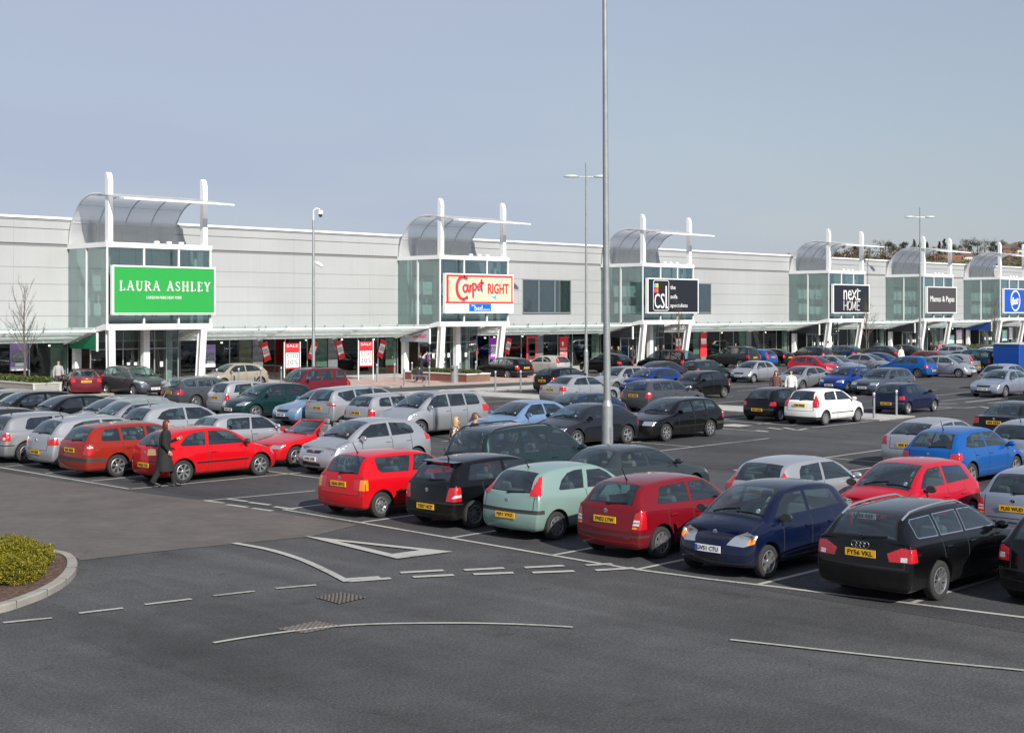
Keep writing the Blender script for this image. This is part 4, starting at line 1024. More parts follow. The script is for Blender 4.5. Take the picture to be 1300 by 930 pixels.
# ---- entrance towers
TL = ['with the green script-free sign at the far left', 'carrying the cream and red script sign', 'carrying the black square logo sofa sign', 'carrying the black home sign', 'carrying the plain dark grey sign', 'carrying the blue oval sign at the far right']
TL[0] = 'carrying the bright green sign'
def quadbar(mb, p0, p1, w, d, mi=0): mb.bar(p0, p1, w, d, mi, up=(0, 1, 0))
for ti, (tx, tw) in enumerate(TOW):
    t = thing('entrance_tower', 'glazed entrance tower with curved translucent roof, ' + TL[ti], 'entrance tower', (tx, YF-DEP, 0), group='glazed entrance towers')
    xa, xb, yf = tx, tx+tw, YF-DEP
    # frame beams
    mb = MB(); mb.box(xa-.06, xb+.06, yf-.06, yf+.22, 8.14, 8.42); mb.box(xa-.06, xa+.16, yf+.22, YF-.01, 8.14, 8.42); mb.box(xb-.16, xb+.06, yf+.22, YF-.01, 8.14, 8.42); bo(mb, 'top_beam', [M['steel_white']], t)
    mb = MB(); mb.box(xa-.06, xb+.06, yf-.08, yf+.24, 3.50, 3.83)
    for x in (xa-.06, xb-.16):
        mb.add([(x, yf+.24, 3.50), (x+.22, yf+.24, 3.50), (x+.22, YF-3.1, 3.36), (x, YF-3.1, 3.36), (x, yf+.24, 3.83), (x+.22, yf+.24, 3.83), (x+.22, YF-3.1, 3.60), (x, YF-3.1, 3.60)],
               [(0,3,2,1),(4,5,6,7),(0,1,5,4),(1,2,6,5),(2,3,7,6),(3,0,4,7)])
        mb.add([(x, YF-3.1, 3.36), (x+.22, YF-3.1, 3.36), (x+.22, YF-.02, 2.66), (x, YF-.02, 2.66), (x, YF-3.1, 3.60), (x+.22, YF-3.1, 3.60), (x+.22, YF-.02, 2.95), (x, YF-.02, 2.95)],
               [(0,3,2,1),(4,5,6,7),(1,2,6,5),(2,3,7,6),(3,0,4,7)])
    bo(mb, 'bottom_beam', [M['steel_white']], t)
    mb = MB(); mb.box(xa+.17, xb-.17, yf+.23, YF-.03, 8.2, 8.215, 0); bo(mb, 'glass_roof', [M['tower_glass']], t)
    mb = MB(); mb.box(xa+.1, xb-.1, yf+.25, YF-.03, 3.55, 3.62, 0); bo(mb, 'soffit', [M['cladding']], t)
    # glass walls
    for nm, (a, b) in (('front', (xa, xb)),):
        mb = MB(); mb.box(xa+.02, xb-.02, yf+.06, yf+.075, 3.83, 8.14); bo(mb, 'front_glass', [M['tower_glass']], t)
    for x in (xa+.03, xb-.045):
        mb = MB(); mb.box(x, x+.015, yf+.09, YF-.02, 3.62, 8.14); bo(mb, 'side_glass', [M['tower_glass']], t)
        mb = MB(); mb.box(x+.02, x+.03, YF-.95, YF-.03, 3.62, 8.14); mb.box(x+.02, x+.03, yf+.1, yf+.75, 3.62, 8.14); bo(mb, 'frosted_edge', [M['edge_glass']], t)
    for x in (xa+.02, xa+tw*.345, xa+tw*.68, xb-.02):
        mb = MB(); mb.box(x-.055, x+.055, yf-.02, yf+.05, 3.83, 8.14); bo(mb, 'mullion', [M['cladding_trim']], t)
    for x in (xa, xb):
        mb = MB(); mb.box(x-.03, x+.05, yf+DEP*.52-.06, yf+DEP*.52+.06, 3.4, 8.14); bo(mb, 'mullion', [M['cladding_trim']], t)
    # structure seen inside
    mb = MB(); mb.box(xa+.05, xb-.05, YF-.06, YF-.02, 3.64, 8.12); bo(mb, 'inner_back_wall', [M['tower_inner']], t)
    mb = MB()
    for x in (xa+.55, xb-.55): mb.tube([(x, yf+.8, 3.6), (x, yf+.8, 8.2)], .12, 10)
    mb.box(xa+.4, xb-.4, yf+2.2, yf+2.35, 5.0, 5.5)
    for k in range(5): mb.box(xa+1.0+k*1.1, xa+1.06+k*1.1, YF-.3, YF-.2, 3.6, 8.2)
    bo(mb, 'inner_columns', [M['tower_inner']], t)
    # raking columns
    for x, dx in ((xa+.28, .5), (xb-.5, .3)):
        mb = MB(); 
        p1 = Vector((x, yf+.12, 3.5)); p0 = Vector((x+dx, yf+.12+.8, 0))
        for off, w, d in ((0, .06, .40), (-.15, .36, .05), (.15, .36, .05)):
            pass
        d = (p1-p0).normalized(); a = Vector((1, 0, 0)); b = d.cross(a).normalized()
        for cx_, cy_, w_, h_ in ((0, 0, .30, .34), (0, -.17, .40, .05), (0, .17, .40, .05)):
            vs = [p + a*(cx_+sx*w_/2) + b*(cy_+sy*h_/2) for p in (p0, p1) for sx, sy in ((-1,-1),(1,-1),(1,1),(-1,1))]
            mb.add(vs, [(3,2,1,0),(4,5,6,7),(0,1,5,4),(1,2,6,5),(2,3,7,6),(3,0,4,7)])
        bo(mb, 'raking_column', [M['steel_white']], t)
    for x, y in ((xa+.35, YF-.4), (xb-.4, YF-.4), (xa+tw*.55, YF-2.2)):
        mb = MB(); mb.box(x-.2, x+.2, y-.18, y+.18, .1, 3.55); bo(mb, 'wall_column', [M['steel_white']], t)
    # lobby glazing set back under the tower, with two door leaves and notices on them
    yl = YF-1.7
    mb = MB(); mb.box(xa+.5, xb-.5, yl+.02, yl+.032, .16, 3.4); bo(mb, 'lobby_glass', [M['shop_glass']], t)
    mb = MB(); 
    for q in (0, .18, .36, .54, .72, .86, 1): x = xa+.5+(tw-1.0)*q; mb.box(x-.035, x+.035, yl, yl+.06, .12, 3.5)
    mb.box(xa+.5, xb-.5, yl-.003, yl+.057, 2.3, 2.38); mb.box(xa+.5, xb-.5, yl-.003, yl+.063, .12, .2)
    bo(mb, 'lobby_frame', [M['frame_grey']], t)
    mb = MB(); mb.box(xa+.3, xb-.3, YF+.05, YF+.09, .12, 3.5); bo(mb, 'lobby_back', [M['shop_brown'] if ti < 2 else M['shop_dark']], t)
    mb = MB()
    for q in (.24, .42, .5, .8): x = xa+.5+(tw-1.0)*q; mb.box(x-.1, x+.1, yl-.012, yl-.006, 1.25, 1.55)
    bo(mb, 'door_notices', [M['paper_white']], t)
    # posts on the front corners, rising through the curved roof
    for x in (xa+.22, xb-.38):
        mb = MB(); mb.prism([(yf-.02, 8.42), (yf+.32, 8.42), (yf+.32, 12.32), (yf+.20, 12.32), (yf+.08, 12.2), (yf-.02, 11.85)], x-.15, x+.15, 'x')
        bo(mb, 'roof_post', [M['steel_white']], t)
    # curved roof: rises from the wall head, bends forward and ends in a thin wing past the posts
    prof = []
    for i in range(11):
        a = math.pi/2*i/10; prof.append((2.75*(1-math.cos(a)), 8.45 + 2.80*math.sin(a)))
    prof += [(3.6, 11.20), (4.4, 11.07), (5.2, 10.93), (6.0, 10.80)]
    vs = []; n = len(prof)
    xl_, xr_ = xa-.02, xb+.12
    for x in (xl_, xr_):
        for s, z in prof: vs += [(x, YF-.15-s, z), (x, YF-.15-s, z-.03)]
    fs = []
    for i in range(n-1):
        a = 2*i; b = 2*n+2*i
        fs += [(a, b, b+2, a+2), (a+1, a+3, b+3, b+1)]
    mb = MB(); mb.add(vs, fs, 0, True); sh = bo(mb, 'curved_roof_sheet', [M['perforated_sheet']], t, fix=False)
    for fr in (0, .25, .5, .75, 1):
        x = xl_+.03+(xr_-xl_-.06)*fr
        mb = MB(); mb.tube([(x, YF-.15-s, z-.07) for s, z in prof], [.04]*(n-3)+[.035, .03, .02], 6); bo(mb, 'roof_rib', [M['mesh_edge']], t)
    mb = MB()
    for s, z in (prof[3], prof[6], prof[9]): mb.tube([(xl_, YF-.15-s, z-.06), (xr_, YF-.15-s, z-.06)], .03, 6)
    bo(mb, 'roof_purlins', [M['mesh_edge']], t)
    mb = MB(); mb.add([(xl_, YF-5.75, 10.88), (xr_+.05, YF-5.75, 10.88), (xr_+.25, YF-6.3, 10.80), (xl_, YF-6.3, 10.80), (xl_, YF-5.75, 10.74), (xr_+.05, YF-5.75, 10.74), (xr_+.25, YF-6.3, 10.72), (xl_, YF-6.3, 10.70)],
        [(0,3,2,1),(4,5,6,7),(0,1,5,4),(1,2,6,5),(2,3,7,6),(3,0,4,7)])
    bo(mb, 'roof_wing', [M['steel_white']], t)
    # three small floodlights on the roof beam
    mb = MB()
    for q in (.5, .62, .74): mb.cbox((xa+tw*q, yf+.4, 8.52), (.3, .2, .14), 0, .03)
    bo(mb, 'flood_lights', [M['steel_white']], t)
    # side entrance fascia under the sloping beam
    pass

# side fascias over the side doors (left flank of the tower)
pbr('fascia_green', (.0, .16, .07), .45); pbr('fascia_pale', (.42, .45, .52), .45); pbr('fascia_black', (.02, .02, .03), .4); pbr('fascia_blue', (.01, .05, .28), .4)
pbr('script_red', (.62, .02, .03), .5); pbr('script_blue', (.02, .45, .62), .5)
for k, mn, lb, cat in ((0, 'fascia_green', 'green wedge shaped sign over the side door under the green sign', 'sign'), (1, 'fascia_pale', 'pale wedge shaped sign with small red script over a side door', 'sign'),
                  (2, 'fascia_black', 'black wedge shaped sign over the side door under the sofa sign', 'sign'), (3, 'fascia_black', 'black wedge shaped sign over the side door under the home sign', 'sign'),
                  (4, 'fascia_black', 'black wedge shaped sign over the side door under the plain grey sign', 'sign'), (5, 'fascia_blue', 'blue wedge shaped sign over the side door under the oval sign', 'sign')):
    x = TOW[k][0]-.0
    t = thing('door_sign', lb, cat, (x, YF-3.4, 2.3), group='wedge signs over the side doors')
    mb = MB(); mb.prism([(YF-.35, 2.42), (YF-3.35, 2.42), (YF-3.35, 3.30), (YF-.35, 2.62)], x-.08, x-.02, 'x'); o = bo(mb, 'sign_panel', [M[mn]], t)
    mb = MB(); mb.box(x-.10, x, YF-3.47, YF-3.37, 2.30, 3.34); bo(mb, 'edge_post', [M['steel_white']], t)
    if k == 1:
        FX = Matrix(((0, 0, -1, x-.085), (-1, 0, 0, YF-2.35), (0, 1, 0, 2.78), (0, 0, 0, 1)))
        mb = MB(); add_text(mb, 'Carpet RIGHT', FX, .3, .02, 0, fit=(1.5, .32)); bo(mb, 'lettering', [M['script_red']], t)

# ---- the big fascia signs
pbr('sign_green', (.022, .30, .055), .4); pbr('sign_cream', (.58, .53, .38), .4); pbr('sign_red', (.72, .03, .03), .4); pbr('sign_black', (.012, .014, .02), .35)
pbr('sign_grey', (.055, .05, .055), .5); pbr('sign_blue', (.006, .075, .42), .35); pbr('sign_white', (.72, .72, .72), .4); pbr('sign_navy', (.02, .05, .2), .4)
pbr('sq_cyan', (.05, .45, .75), .4); pbr('sq_yellow', (.85, .62, .03), .4); pbr('sq_pink', (.75, .05, .28), .4); pbr('sq_orange', (.80, .16, .03), .4); pbr('bed_blue', (.0, .12, .75), .4); pbr('soft_violet', (.5, .5, .8), .4); pbr('soft_grey', (.7, .7, .7), .5)
def stroke(mb, pts, w, x0, z0, sc, y, th=.05, mi=0, widths=None):
    """a brush line on a wall that faces -y: overlapping round-jointed bars"""
    P = [(x0+p[0]*sc, z0+p[1]*sc) for p in pts]
    for i, (x, z) in enumerate(P):
        r = (widths[i] if widths else w)*sc/2
        poly = [(x+r*math.cos(a*math.pi/5), z+r*math.sin(a*math.pi/5)) for a in range(10)]
        mb.prism(poly, y-th+.0005*(i % 5), y, 'y', mi)
    for i in range(len(P)-1):
        (xa, za), (xb, zb) = P[i], P[i+1]; l = math.hypot(xb-xa, zb-za)
        if l < 1e-6: continue
        nx, nz = -(zb-za)/l, (xb-xa)/l
        ra = (widths[i] if widths else w)*sc/2; rb = (widths[i+1] if widths else w)*sc/2
        mb.prism([(xa+nx*ra, za+nz*ra), (xa-nx*ra, za-nz*ra), (xb-nx*rb, zb-nz*rb), (xb+nx*rb, zb+nz*rb)], y-th+.0003*(i % 7)+.0002, y, 'y', mi)
def arc(cx, cy, rx, ry, a0, a1, n=12): return [(cx+rx*math.cos(R(a0+(a1-a0)*i/n)), cy+ry*math.sin(R(a0+(a1-a0)*i/n))) for i in range(n+1)]
def serif_word(mb, word, cx, z, h, adv, y, mi=0):
    TK, TN, SF = .17, .07, .06
    G_ = {
     'L': (.70, [([(.2,0),(.2,1)],TK), ([(.05,.97),(.36,.97)],SF), ([(.05,.03),(.66,.03)],SF), ([(.66,.03),(.66,.24)],SF)]),
     'A': (.90, [([(.14,.03),(.45,1)],TN), ([(.45,1),(.76,.03)],TK), ([(.26,.36),(.66,.36)],TN), ([(.0,.03),(.27,.03)],SF), ([(.62,.03),(.92,.03)],SF)]),
     'U': (.86, [([(.2,.97),(.2,.35)]+arc(.45,.33,.25,.31,180,300,6),TK), (arc(.45,.33,.27,.31,270,360,6)+[(.72,.97)],TN), ([(.05,.97),(.36,.97)],SF), ([(.6,.97),(.84,.97)],SF)]),
     'R': (.86, [([(.2,0),(.2,1)],TK), ([(.05,.03),(.36,.03)],SF), ([(.05,.97),(.4,.97)]+arc(.42,.74,.24,.23,90,-90,8)+[(.2,.51)],TN), (arc(.46,.74,.20,.18,60,-60,6),TK*.8), ([(.42,.5),(.78,.03)],TK*.85), ([(.7,.03),(.9,.03)],SF)]),
     'S': (.64, [(arc(.34,.74,.22,.23,30,180,8)+[(.2,.62),(.48,.40)],TN*1.2), ([(.16,.66),(.5,.38)],TK*.9), (arc(.32,.25,.24,.22,30,-160,8),TN*1.2), ([(.54,.95),(.54,.78)],SF), ([(.10,.05),(.10,.24)],SF)]),
     'H': (.92, [([(.2,0),(.2,1)],TK), ([(.74,0),(.74,1)],TK), ([(.2,.52),(.74,.52)],TN), ([(.05,.03),(.36,.03)],SF), ([(.05,.97),(.36,.97)],SF), ([(.6,.03),(.9,.03)],SF), ([(.6,.97),(.9,.97)],SF)]),
     'E': (.72, [([(.2,0),(.2,1)],TK), ([(.05,.97),(.62,.97),(.62,.8)],SF), ([(.2,.52),(.5,.52)],SF), ([(.05,.03),(.66,.03),(.66,.22)],SF)]),
     'Y': (.84, [([(.12,.97),(.42,.48)],TK), ([(.72,.97),(.42,.48)],TN), ([(.42,.5),(.42,0)],TK), ([(.0,.97),(.26,.97)],SF), ([(.6,.97),(.84,.97)],SF), ([(.27,.03),(.58,.03)],SF)]),
     ' ': (.45, [])}
    tot = sum(G_[c][0]*h+adv for c in word)-adv; x = cx-tot/2
    for c in word:
        for pts, w in G_[c][1]: stroke(mb, pts, w, x, z, h, y, .04, mi)
        x += G_[c][0]*h+adv
def board(label, x0, x1, z0, z1, y, mat_, frame='steel_white', depth=.22, group='big fascia signs on the towers'):
    t = thing('shop_sign', label, 'sign', ((x0+x1)/2, y, z0), group=group)
    mb = MB(); mb.box(x0+.08, x1-.08, y-.012, y+depth-.05, z0+.08, z1-.08); bo(mb, 'sign_panel', [M[mat_]], t)
    mb = MB()
    for a in ((x0, x1, z0, z0+.09), (x0, x1, z1-.09, z1)): mb.box(a[0], a[1], y-.04, y+depth, a[2], a[3])
    for a in ((x0, x0+.09), (x1-.09, x1)): mb.box(a[0], a[1], y-.037, y+depth-.002, z0+.09, z1-.09)
    bo(mb, 'sign_frame', [M[frame]], t)
    return t
ys = YF-DEP-.32; yt = ys-.014
t = board('bright green fascia sign with white serif capitals on the leftmost tower', 40.45, 47.2, 4.36, 7.13, ys, 'sign_green')
mb = MB(); serif_word(mb, 'LAURA ASHLEY', 43.85, 5.72, .52, .10, yt); bo(mb, 'lettering', [M['sign_white']], t)
mb = MB(); add_text(mb, 'LONDON PARIS NEW YORK', Matrix.Translation((43.75, yt-.01, 5.33)) @ FACE_S, .2, .02, fit=(2.3, .17)); bo(mb, 'small_lettering', [M['sign_white']], t)

t = board('cream fascia sign with red script lettering over a white and blue strip', 65.77, 72.5, 4.42, 7.17, ys, 'sign_cream')
mb = MB(); mb.box(65.90, 72.37, ys-.03, ys, 4.50, 5.12); bo(mb, 'lower_strip', [M['sign_white']], t)
mb = MB(); mb.box(65.80, 72.47, ys-.05, ys-.001, 5.10, 5.22); mb.box(65.87, 66.08, ys-.046, ys-.001, 5.22, 7.07); mb.box(66.08, 72.4, ys-.046, ys-.001, 6.96, 7.07); mb.box(72.29, 72.4, ys-.045, ys-.001, 5.22, 6.96); bo(mb, 'red_bands', [M['sign_red']], t)
def red_script(mb, ox, oz, mi):
    S_ = 1.0
    C_ = arc(1.15, .95, .78, .98, 62, 305, 16)
    stroke(mb, C_, .3, 66.55+ox, 5.42+oz, .80, yt-oz*.0-(.0 if mi == 0 else .03), .03, mi, widths=[.30]*5+[.26]*7+[.22]*5)
    stroke(mb, arc(1.42, .92, .28, .30, 60, 300, 10)+[(1.72, 1.2), (1.70, .75), (1.86, .62)], .15, 66.55+ox, 5.42+oz, .80, yt-(.0 if mi == 0 else .03), .03, mi)
    stroke(mb, [(1.98,1.18),(1.98,.7)]+[(1.98,1.0),(2.1,1.14),(2.25,1.18)], .14, 66.55+ox, 5.42+oz, .80, yt-(.0 if mi == 0 else .03), .03, mi)
    stroke(mb, [(2.30,1.35),(2.34,.2)]+[(2.36,.35),(2.34,.9)]+arc(2.5,1.05,.24,.28,150,-120,10), .15, 66.55+ox, 5.42+oz, .80, yt-(.0 if mi == 0 else .03), .03, mi)
    stroke(mb, [(2.90,.98),(3.16,1.05)]+arc(3.06,1.02,.16,.24,10,300,10), .12, 66.55+ox, 5.42+oz, .80, yt-(.0 if mi == 0 else .03), .03, mi)
    stroke(mb, [(3.38,1.66),(3.34,.95),(3.42,.74)], .17, 66.55+ox, 5.42+oz, .80, yt-(.0 if mi == 0 else .03), .03, mi)
    stroke(mb, [(3.12,1.38),(3.62,1.44)], .13, 66.55+ox, 5.42+oz, .80, yt-(.0 if mi == 0 else .03), .03, mi)
mb = MB(); red_script(mb, .07, -.07, 0); bo(mb, 'script_shadow', [M['script_blue']], t)
mb = MB(); red_script(mb, 0, 0, 1); bo(mb, 'script', [M['sign_red'], M['sign_red']], t)
mb = MB(); add_text(mb, 'RIGHT', Matrix.Translation((70.95, yt-.01, 6.15)) @ FACE_S, 1, .03, fit=(2.1, .74), offset=.02); bo(mb, 'lettering', [M['sign_red']], t)
mb = MB(); mb.prism([(70.25, 5.66), (70.5, 5.58), (70.78, 5.78), (70.66, 5.36)], yt-.02, yt, 'y'); mb.prism([(71.2, 6.6), (71.28, 6.6), (71.45, 6.85), (71.38, 6.87)], yt-.02, yt, 'y'); bo(mb, 'blue_tick', [M['script_blue']], t)
mb = MB(); mb.box(68.05, 70.2, ys-.045, ys-.03, 4.54, 5.08); bo(mb, 'blue_panel', [M['bed_blue']], t)
mb = MB(); add_text(mb, 'the', Matrix.Translation((68.4, ys-.05, 4.97)) @ FACE_S, .14, .01, fit=(.3, .14)); add_text(mb, 'bed', Matrix.Translation((68.95, ys-.05, 4.78)) @ FACE_S, .4, .01, fit=(.75, .38)); add_text(mb, 'store', Matrix.Translation((69.75, ys-.05, 4.66)) @ FACE_S, .14, .01, fit=(.65, .15)); bo(mb, 'bed_lettering', [M['sign_white']], t)
mb = MB(); add_text(mb, 'Sleepright', Matrix.Translation((66.98, ys-.036, 4.80)) @ FACE_S, .3, .01, fit=(1.75, .36)); bo(mb, 'side_lettering', [M['soft_violet']], t); mb = MB(); add_text(mb, 'Sleepright', Matrix.Translation((71.3, ys-.036, 4.80)) @ FACE_S, .3, .01, fit=(1.75, .36)); bo(mb, 'side_lettering', [M['soft_violet']], t)

t = board('black fascia sign with four coloured squares and white letters, sofa shop', 87.9, 94.65, 4.38, 7.22, ys, 'sign_black')
mb = MB()
rr = [(88.62+.14, 4.62), (90.62-.14, 4.62), (90.62, 4.76), (90.62, 6.9), (90.48, 7.04), (88.76, 7.04), (88.62, 6.9), (88.62, 4.76), (88.76, 4.62)]
stroke(mb, rr, .05, 0, 0, 1, yt-.01, .02); bo(mb, 'logo_outline', [M['soft_grey']], t)
mb = MB(); add_text(mb, 'C', Matrix.Translation((89.1, yt-.01, 5.38)) @ FACE_S, 1, .03, fit=(.66, 1.2)); add_text(mb, 'S', Matrix.Translation((89.82, yt-.01, 5.38)) @ FACE_S, 1, .03, fit=(.52, 1.2)); mb.box(90.2, 90.36, yt-.03, yt, 4.78, 6.6); mb.box(90.36, 90.5, yt-.03, yt, 4.78, 4.92)
bo(mb, 'lettering', [M['sign_white']], t)
for mn, x, z in (('sq_cyan', 88.68, 6.45), ('sq_yellow', 88.98, 6.45), ('sq_pink', 88.68, 6.05), ('sq_orange', 88.98, 6.05)):
    mb = MB(); mb.box(x, x+.24, yt-.045, yt-.02, z, z+.34); bo(mb, 'logo_square', [M[mn]], t)
mb = MB()
for tx_, z, w in (('the', 6.5, .50), ('sofa', 5.75, .68), ('specialists', 4.98, 1.7)): add_text(mb, tx_, Matrix.Translation((90.85+w/2*1.35, yt-.01, z)) @ FACE_S, .4, .02, fit=(w*1.35, .34 if tx_ != 'specialists' else .40))
bo(mb, 'tag_line', [M['sign_white']], t)

t = board('black fascia sign with thin white lower case word over HOME', 115.75, 122.35, 4.35, 7.12, ys, 'sign_black')
mb = MB()
add_text(mb, 'ne', Matrix.Translation((118.3, yt-.01, 6.1)) @ FACE_S, 1, .03, fit=(1.45, .95)); stroke(mb, [(119.1, 6.55), (119.85, 5.65)], .12, 0, 0, 1, yt); stroke(mb, [(119.85, 6.55), (119.1, 5.65)], .12, 0, 0, 1, yt); stroke(mb, [(120.55, 6.52), (120.1, 6.52), (120.1, 5.7), (120.55, 5.7)], .12, 0, 0, 1, yt); stroke(mb, [(120.1, 6.68), (120.1, 6.5)], .12, 0, 0, 1, yt)
for pts in ([(117.6, 5.5), (117.6, 4.66)], [(118.2, 5.5), (118.2, 4.66)], [(117.6, 5.1), (118.2, 5.1)], arc(118.65, 5.08, .32, .42, 0, 360, 16), [(119.1, 4.66), (119.1, 5.5), (119.42, 4.8), (119.75, 5.5), (119.75, 4.66)], [(120.5, 5.5), (120.0, 5.5), (120.0, 4.66), (120.5, 4.66)], [(120.0, 5.1), (120.4, 5.1)]):
    stroke(mb, pts, .06, 0, 0, 1, yt)
bo(mb, 'lettering', [M['sign_white']], t)

t = board('plain dark grey fascia sign with one line of slim white letters', 134.0, 140.45, 4.35, 7.12, ys, 'sign_grey')
mb = MB(); add_text(mb, 'Mamas & Papas', Matrix.Translation((137.3, yt-.01, 5.75)) @ FACE_S, 1, .03, fit=(5.3, .78)); bo(mb, 'lettering', [M['sign_white']], t)
t = board('blue fascia sign with a white oval at the right edge', 151.8, 158.5, 4.35, 7.12, ys, 'sign_blue')
mb = MB(); stroke(mb, arc(154.7, 5.75, 1.15, 1.12, 0, 360, 24), .16, 0, 0, 1, yt); bo(mb, 'oval_ring', [M['sign_white']], t)
mb = MB(); SH = Matrix(((1, .35, 0, 0), (.12, 1, 0, 0), (0, 0, 1, 0), (0, 0, 0, 1)))
add_text(mb, 'Boots', Matrix.Translation((154.7, yt-.01, 5.75)) @ FACE_S @ SH, 1, .03, fit=(1.7, .95), offset=.02); bo(mb, 'lettering', [M['sign_white']], t)

# ---- posters and banners
pbr('poster_purple', (.30, .20, .42), .5); pbr('poster_red', (.65, .02, .03), .5); pbr('poster_magenta', (.30, .03, .45), .5); pbr('poster_pink', (.75, .45, .6), .5); pbr('poster_mint', (.25, .6, .5), .5); pbr('photo_grey', (.2, .2, .22), .5, var=(9, .8, 3))
def poster(label, x, z0, w, h, y, base, deco, tilt=0, frame=None, name='poster', group='shop window posters'):
    t = thing(name, label, name.replace('_', ' '), (x, y, z0+h/2), group=group)
    T = Matrix.Translation((x, y, z0+h/2)) @ Matrix.Rotation(R(tilt), 4, 'Y')
    mb = MB(); mb.cbox((0, 0, 0), (w, .02, h), 0, 0, T); o = bo(mb, 'sheet', [M[base]], t)
    for (nm, mn, kind, a) in deco:
        mb = MB()
        if kind == 'box': mb.cbox((a[0]*w, -.014, a[1]*h), (a[2]*w, .008, a[3]*h), 0, 0, T)
        else: add_text(mb, a[0], T @ Matrix.Translation((a[1]*w, -.02, a[2]*h)) @ FACE_S, .5, .006, fit=(a[3]*w, a[4]*h))
        bo(mb, nm, [M[mn]], t)
    if frame:
        mb = MB()
        for s in (-1, 1): mb.tube([(x+s*(w/2+.07), y, .1), (x+s*(w/2+.07), y, z0+h+.1)], .035, 8)
        bo(mb, 'frame_posts', [M['cladding_trim']], t)
    return t
SALE = [('white_panel', 'sign_white', 'box', (0, -.16, .92, .58)), ('top_text', 'sign_white', 'text', ('SALE', 0, .40, .8, .10)), ('price_text', 'sign_red', 'text', ('500', 0, .0, .82, .17)), ('percent_text', 'sign_black', 'text', ('20%', 0, -.25, .8, .2))]
LS = [('white_panel', 'sign_white', 'box', (0, -.42, .92, .12)), ('picture', 'photo_grey', 'box', (0, -.02, .8, .38)), ('picture_light', 'sign_white', 'box', (.1, -.26, .6, .16))]
yw = YF+.005
poster('purple and white window poster at the far left of the shops', 37.295, 1.2, 1.05, 1.55, yw-.03, 'poster_purple', LS)
poster('purple window poster just right of the green tower', 49.916, 1.03, .9, 1.42, yw-.03, 'poster_purple', LS)
HANG = [('white_panel', 'sign_white', 'box', (0, .02, .8, .5)), ('percent_text', 'sign_black', 'text', ('20%', 0, .02, .7, .25))]
for u, tl, lb in ((340, -16, 'tilted red and white sale card hanging left of the first sale banner'), (399, 18, 'tilted red and white sale card behind the camera mast'), (433, -16, 'tilted red and white sale card left of the second sale banner'), (484, 18, 'tilted red and white sale card right of the second sale banner'), (602, -12, 'tilted sale card behind the brick planter'), (645, 14, 'tilted sale card right of the purple poster')):
    pass
poster('tilted red and white sale card hanging left of the first sale banner', 54.204, 1.3, .55, 1.25, YF-.06, 'poster_red', HANG, -16, name='hanging_card', group='tilted hanging sale cards')
poster('tilted red and white sale card behind the camera mast', 58.019, 1.3, .55, 1.25, YF-.06, 'poster_red', HANG, 20, name='hanging_card', group='tilted hanging sale cards')
poster('tilted red and white sale card left of the second sale banner', 60.371, 1.3, .55, 1.25, YF-.06, 'poster_red', HANG, -16, name='hanging_card', group='tilted hanging sale cards')
poster('tilted red and white sale card right of the second sale banner', 64.062, 1.3, .55, 1.25, YF-.06, 'poster_red', HANG, 20, name='hanging_card', group='tilted hanging sale cards')
poster('tilted sale card in the window behind the brick planter', 73.195, 1.3, .55, 1.2, YF-.06, 'poster_red', HANG, -14, name='hanging_card', group='tilted hanging sale cards')
poster('tilted sale card right of the bright purple poster', 76.732, 1.3, .55, 1.2, YF-.06, 'poster_red', HANG, 16, name='hanging_card', group='tilted hanging sale cards')
poster('red and white sale banner on two poles, the left one', 54.493, .88, 1.12, 1.62, 72.6, 'poster_red', SALE, 0, True, name='sale_banner', group='sale banners between two poles')
poster('red and white sale banner on two poles, the right one', 58.926, .95, 1.1, 1.62, 70.6, 'poster_red', SALE, 0, True, name='sale_banner', group='sale banners between two poles')
poster('bright purple and white poster left of the parked black people carrier', 75.213, .95, .85, 1.6, yw-.03, 'poster_magenta', [('white_panel', 'sign_white', 'box', (.05, -.1, .8, .55)), ('price_text', 'poster_magenta', 'text', ('500', 0, -.05, .7, .3))])
poster('open red display frame beside the parked black estate', 79.383, .6, 1.15, 2.0, yw-.03, 'poster_red', [('dark_opening', 'shop_dark', 'box', (0, .02, .72, .82)), ('white_panel', 'sign_white', 'box', (.05, .08, .6, .25)), ('red_band', 'poster_red', 'box', (.05, -.2, .6, .12))])
poster('red window poster with white text lines left of the lamp post', 83.088, .55, .95, 1.95, yw-.03, 'poster_red', [('top_mark', 'sign_white', 'text', ('1', -.1, .22, .2, .16)), ('text_lines', 'sign_white', 'text', ('HALF', .0, .0, .8, .12)), ('text_lines', 'sign_white', 'text', ('PRICE', .0, -.16, .8, .12)), ('text_lines', 'sign_white', 'text', ('SALE', .0, -.30, .8, .1))])
poster('tall red totem poster with a white panel right of the sofa sign', 101.764, .5, .95, 2.1, yw-.03, 'poster_red', [('white_panel', 'sign_white', 'box', (0, .16, .8, .22))])
poster('small red and white poster left of the sofa shop column', 98.084, .7, .9, 1.5, yw-.03, 'poster_red', [('white_panel', 'sign_white', 'box', (0, .25, .8, .4))])
poster('pink window poster between the grey and blue signs', 150.515, .9, 1.4, 1.5, yw-.03, 'poster_pink', [('white_panel', 'sign_white', 'box', (0, 0, .7, .5))])
poster('mint green window poster behind the dark parked car', 148.327, .9, 1.9, .95, yw-.03, 'poster_mint', [('white_panel', 'sign_white', 'box', (0, 0, .6, .4))])
poster('teal and white window poster under the oval sign', 162.137, 1.0, 1.4, 1.3, yw-.03, 'poster_mint', [('white_panel', 'sign_white', 'box', (-.1, 0, .4, .7))])
poster('pink and white window poster under the oval sign', 163.850, 1.2, .9, 1.4, yw-.03, 'poster_pink', [('white_panel', 'sign_white', 'box', (0, -.2, .7, .5))])
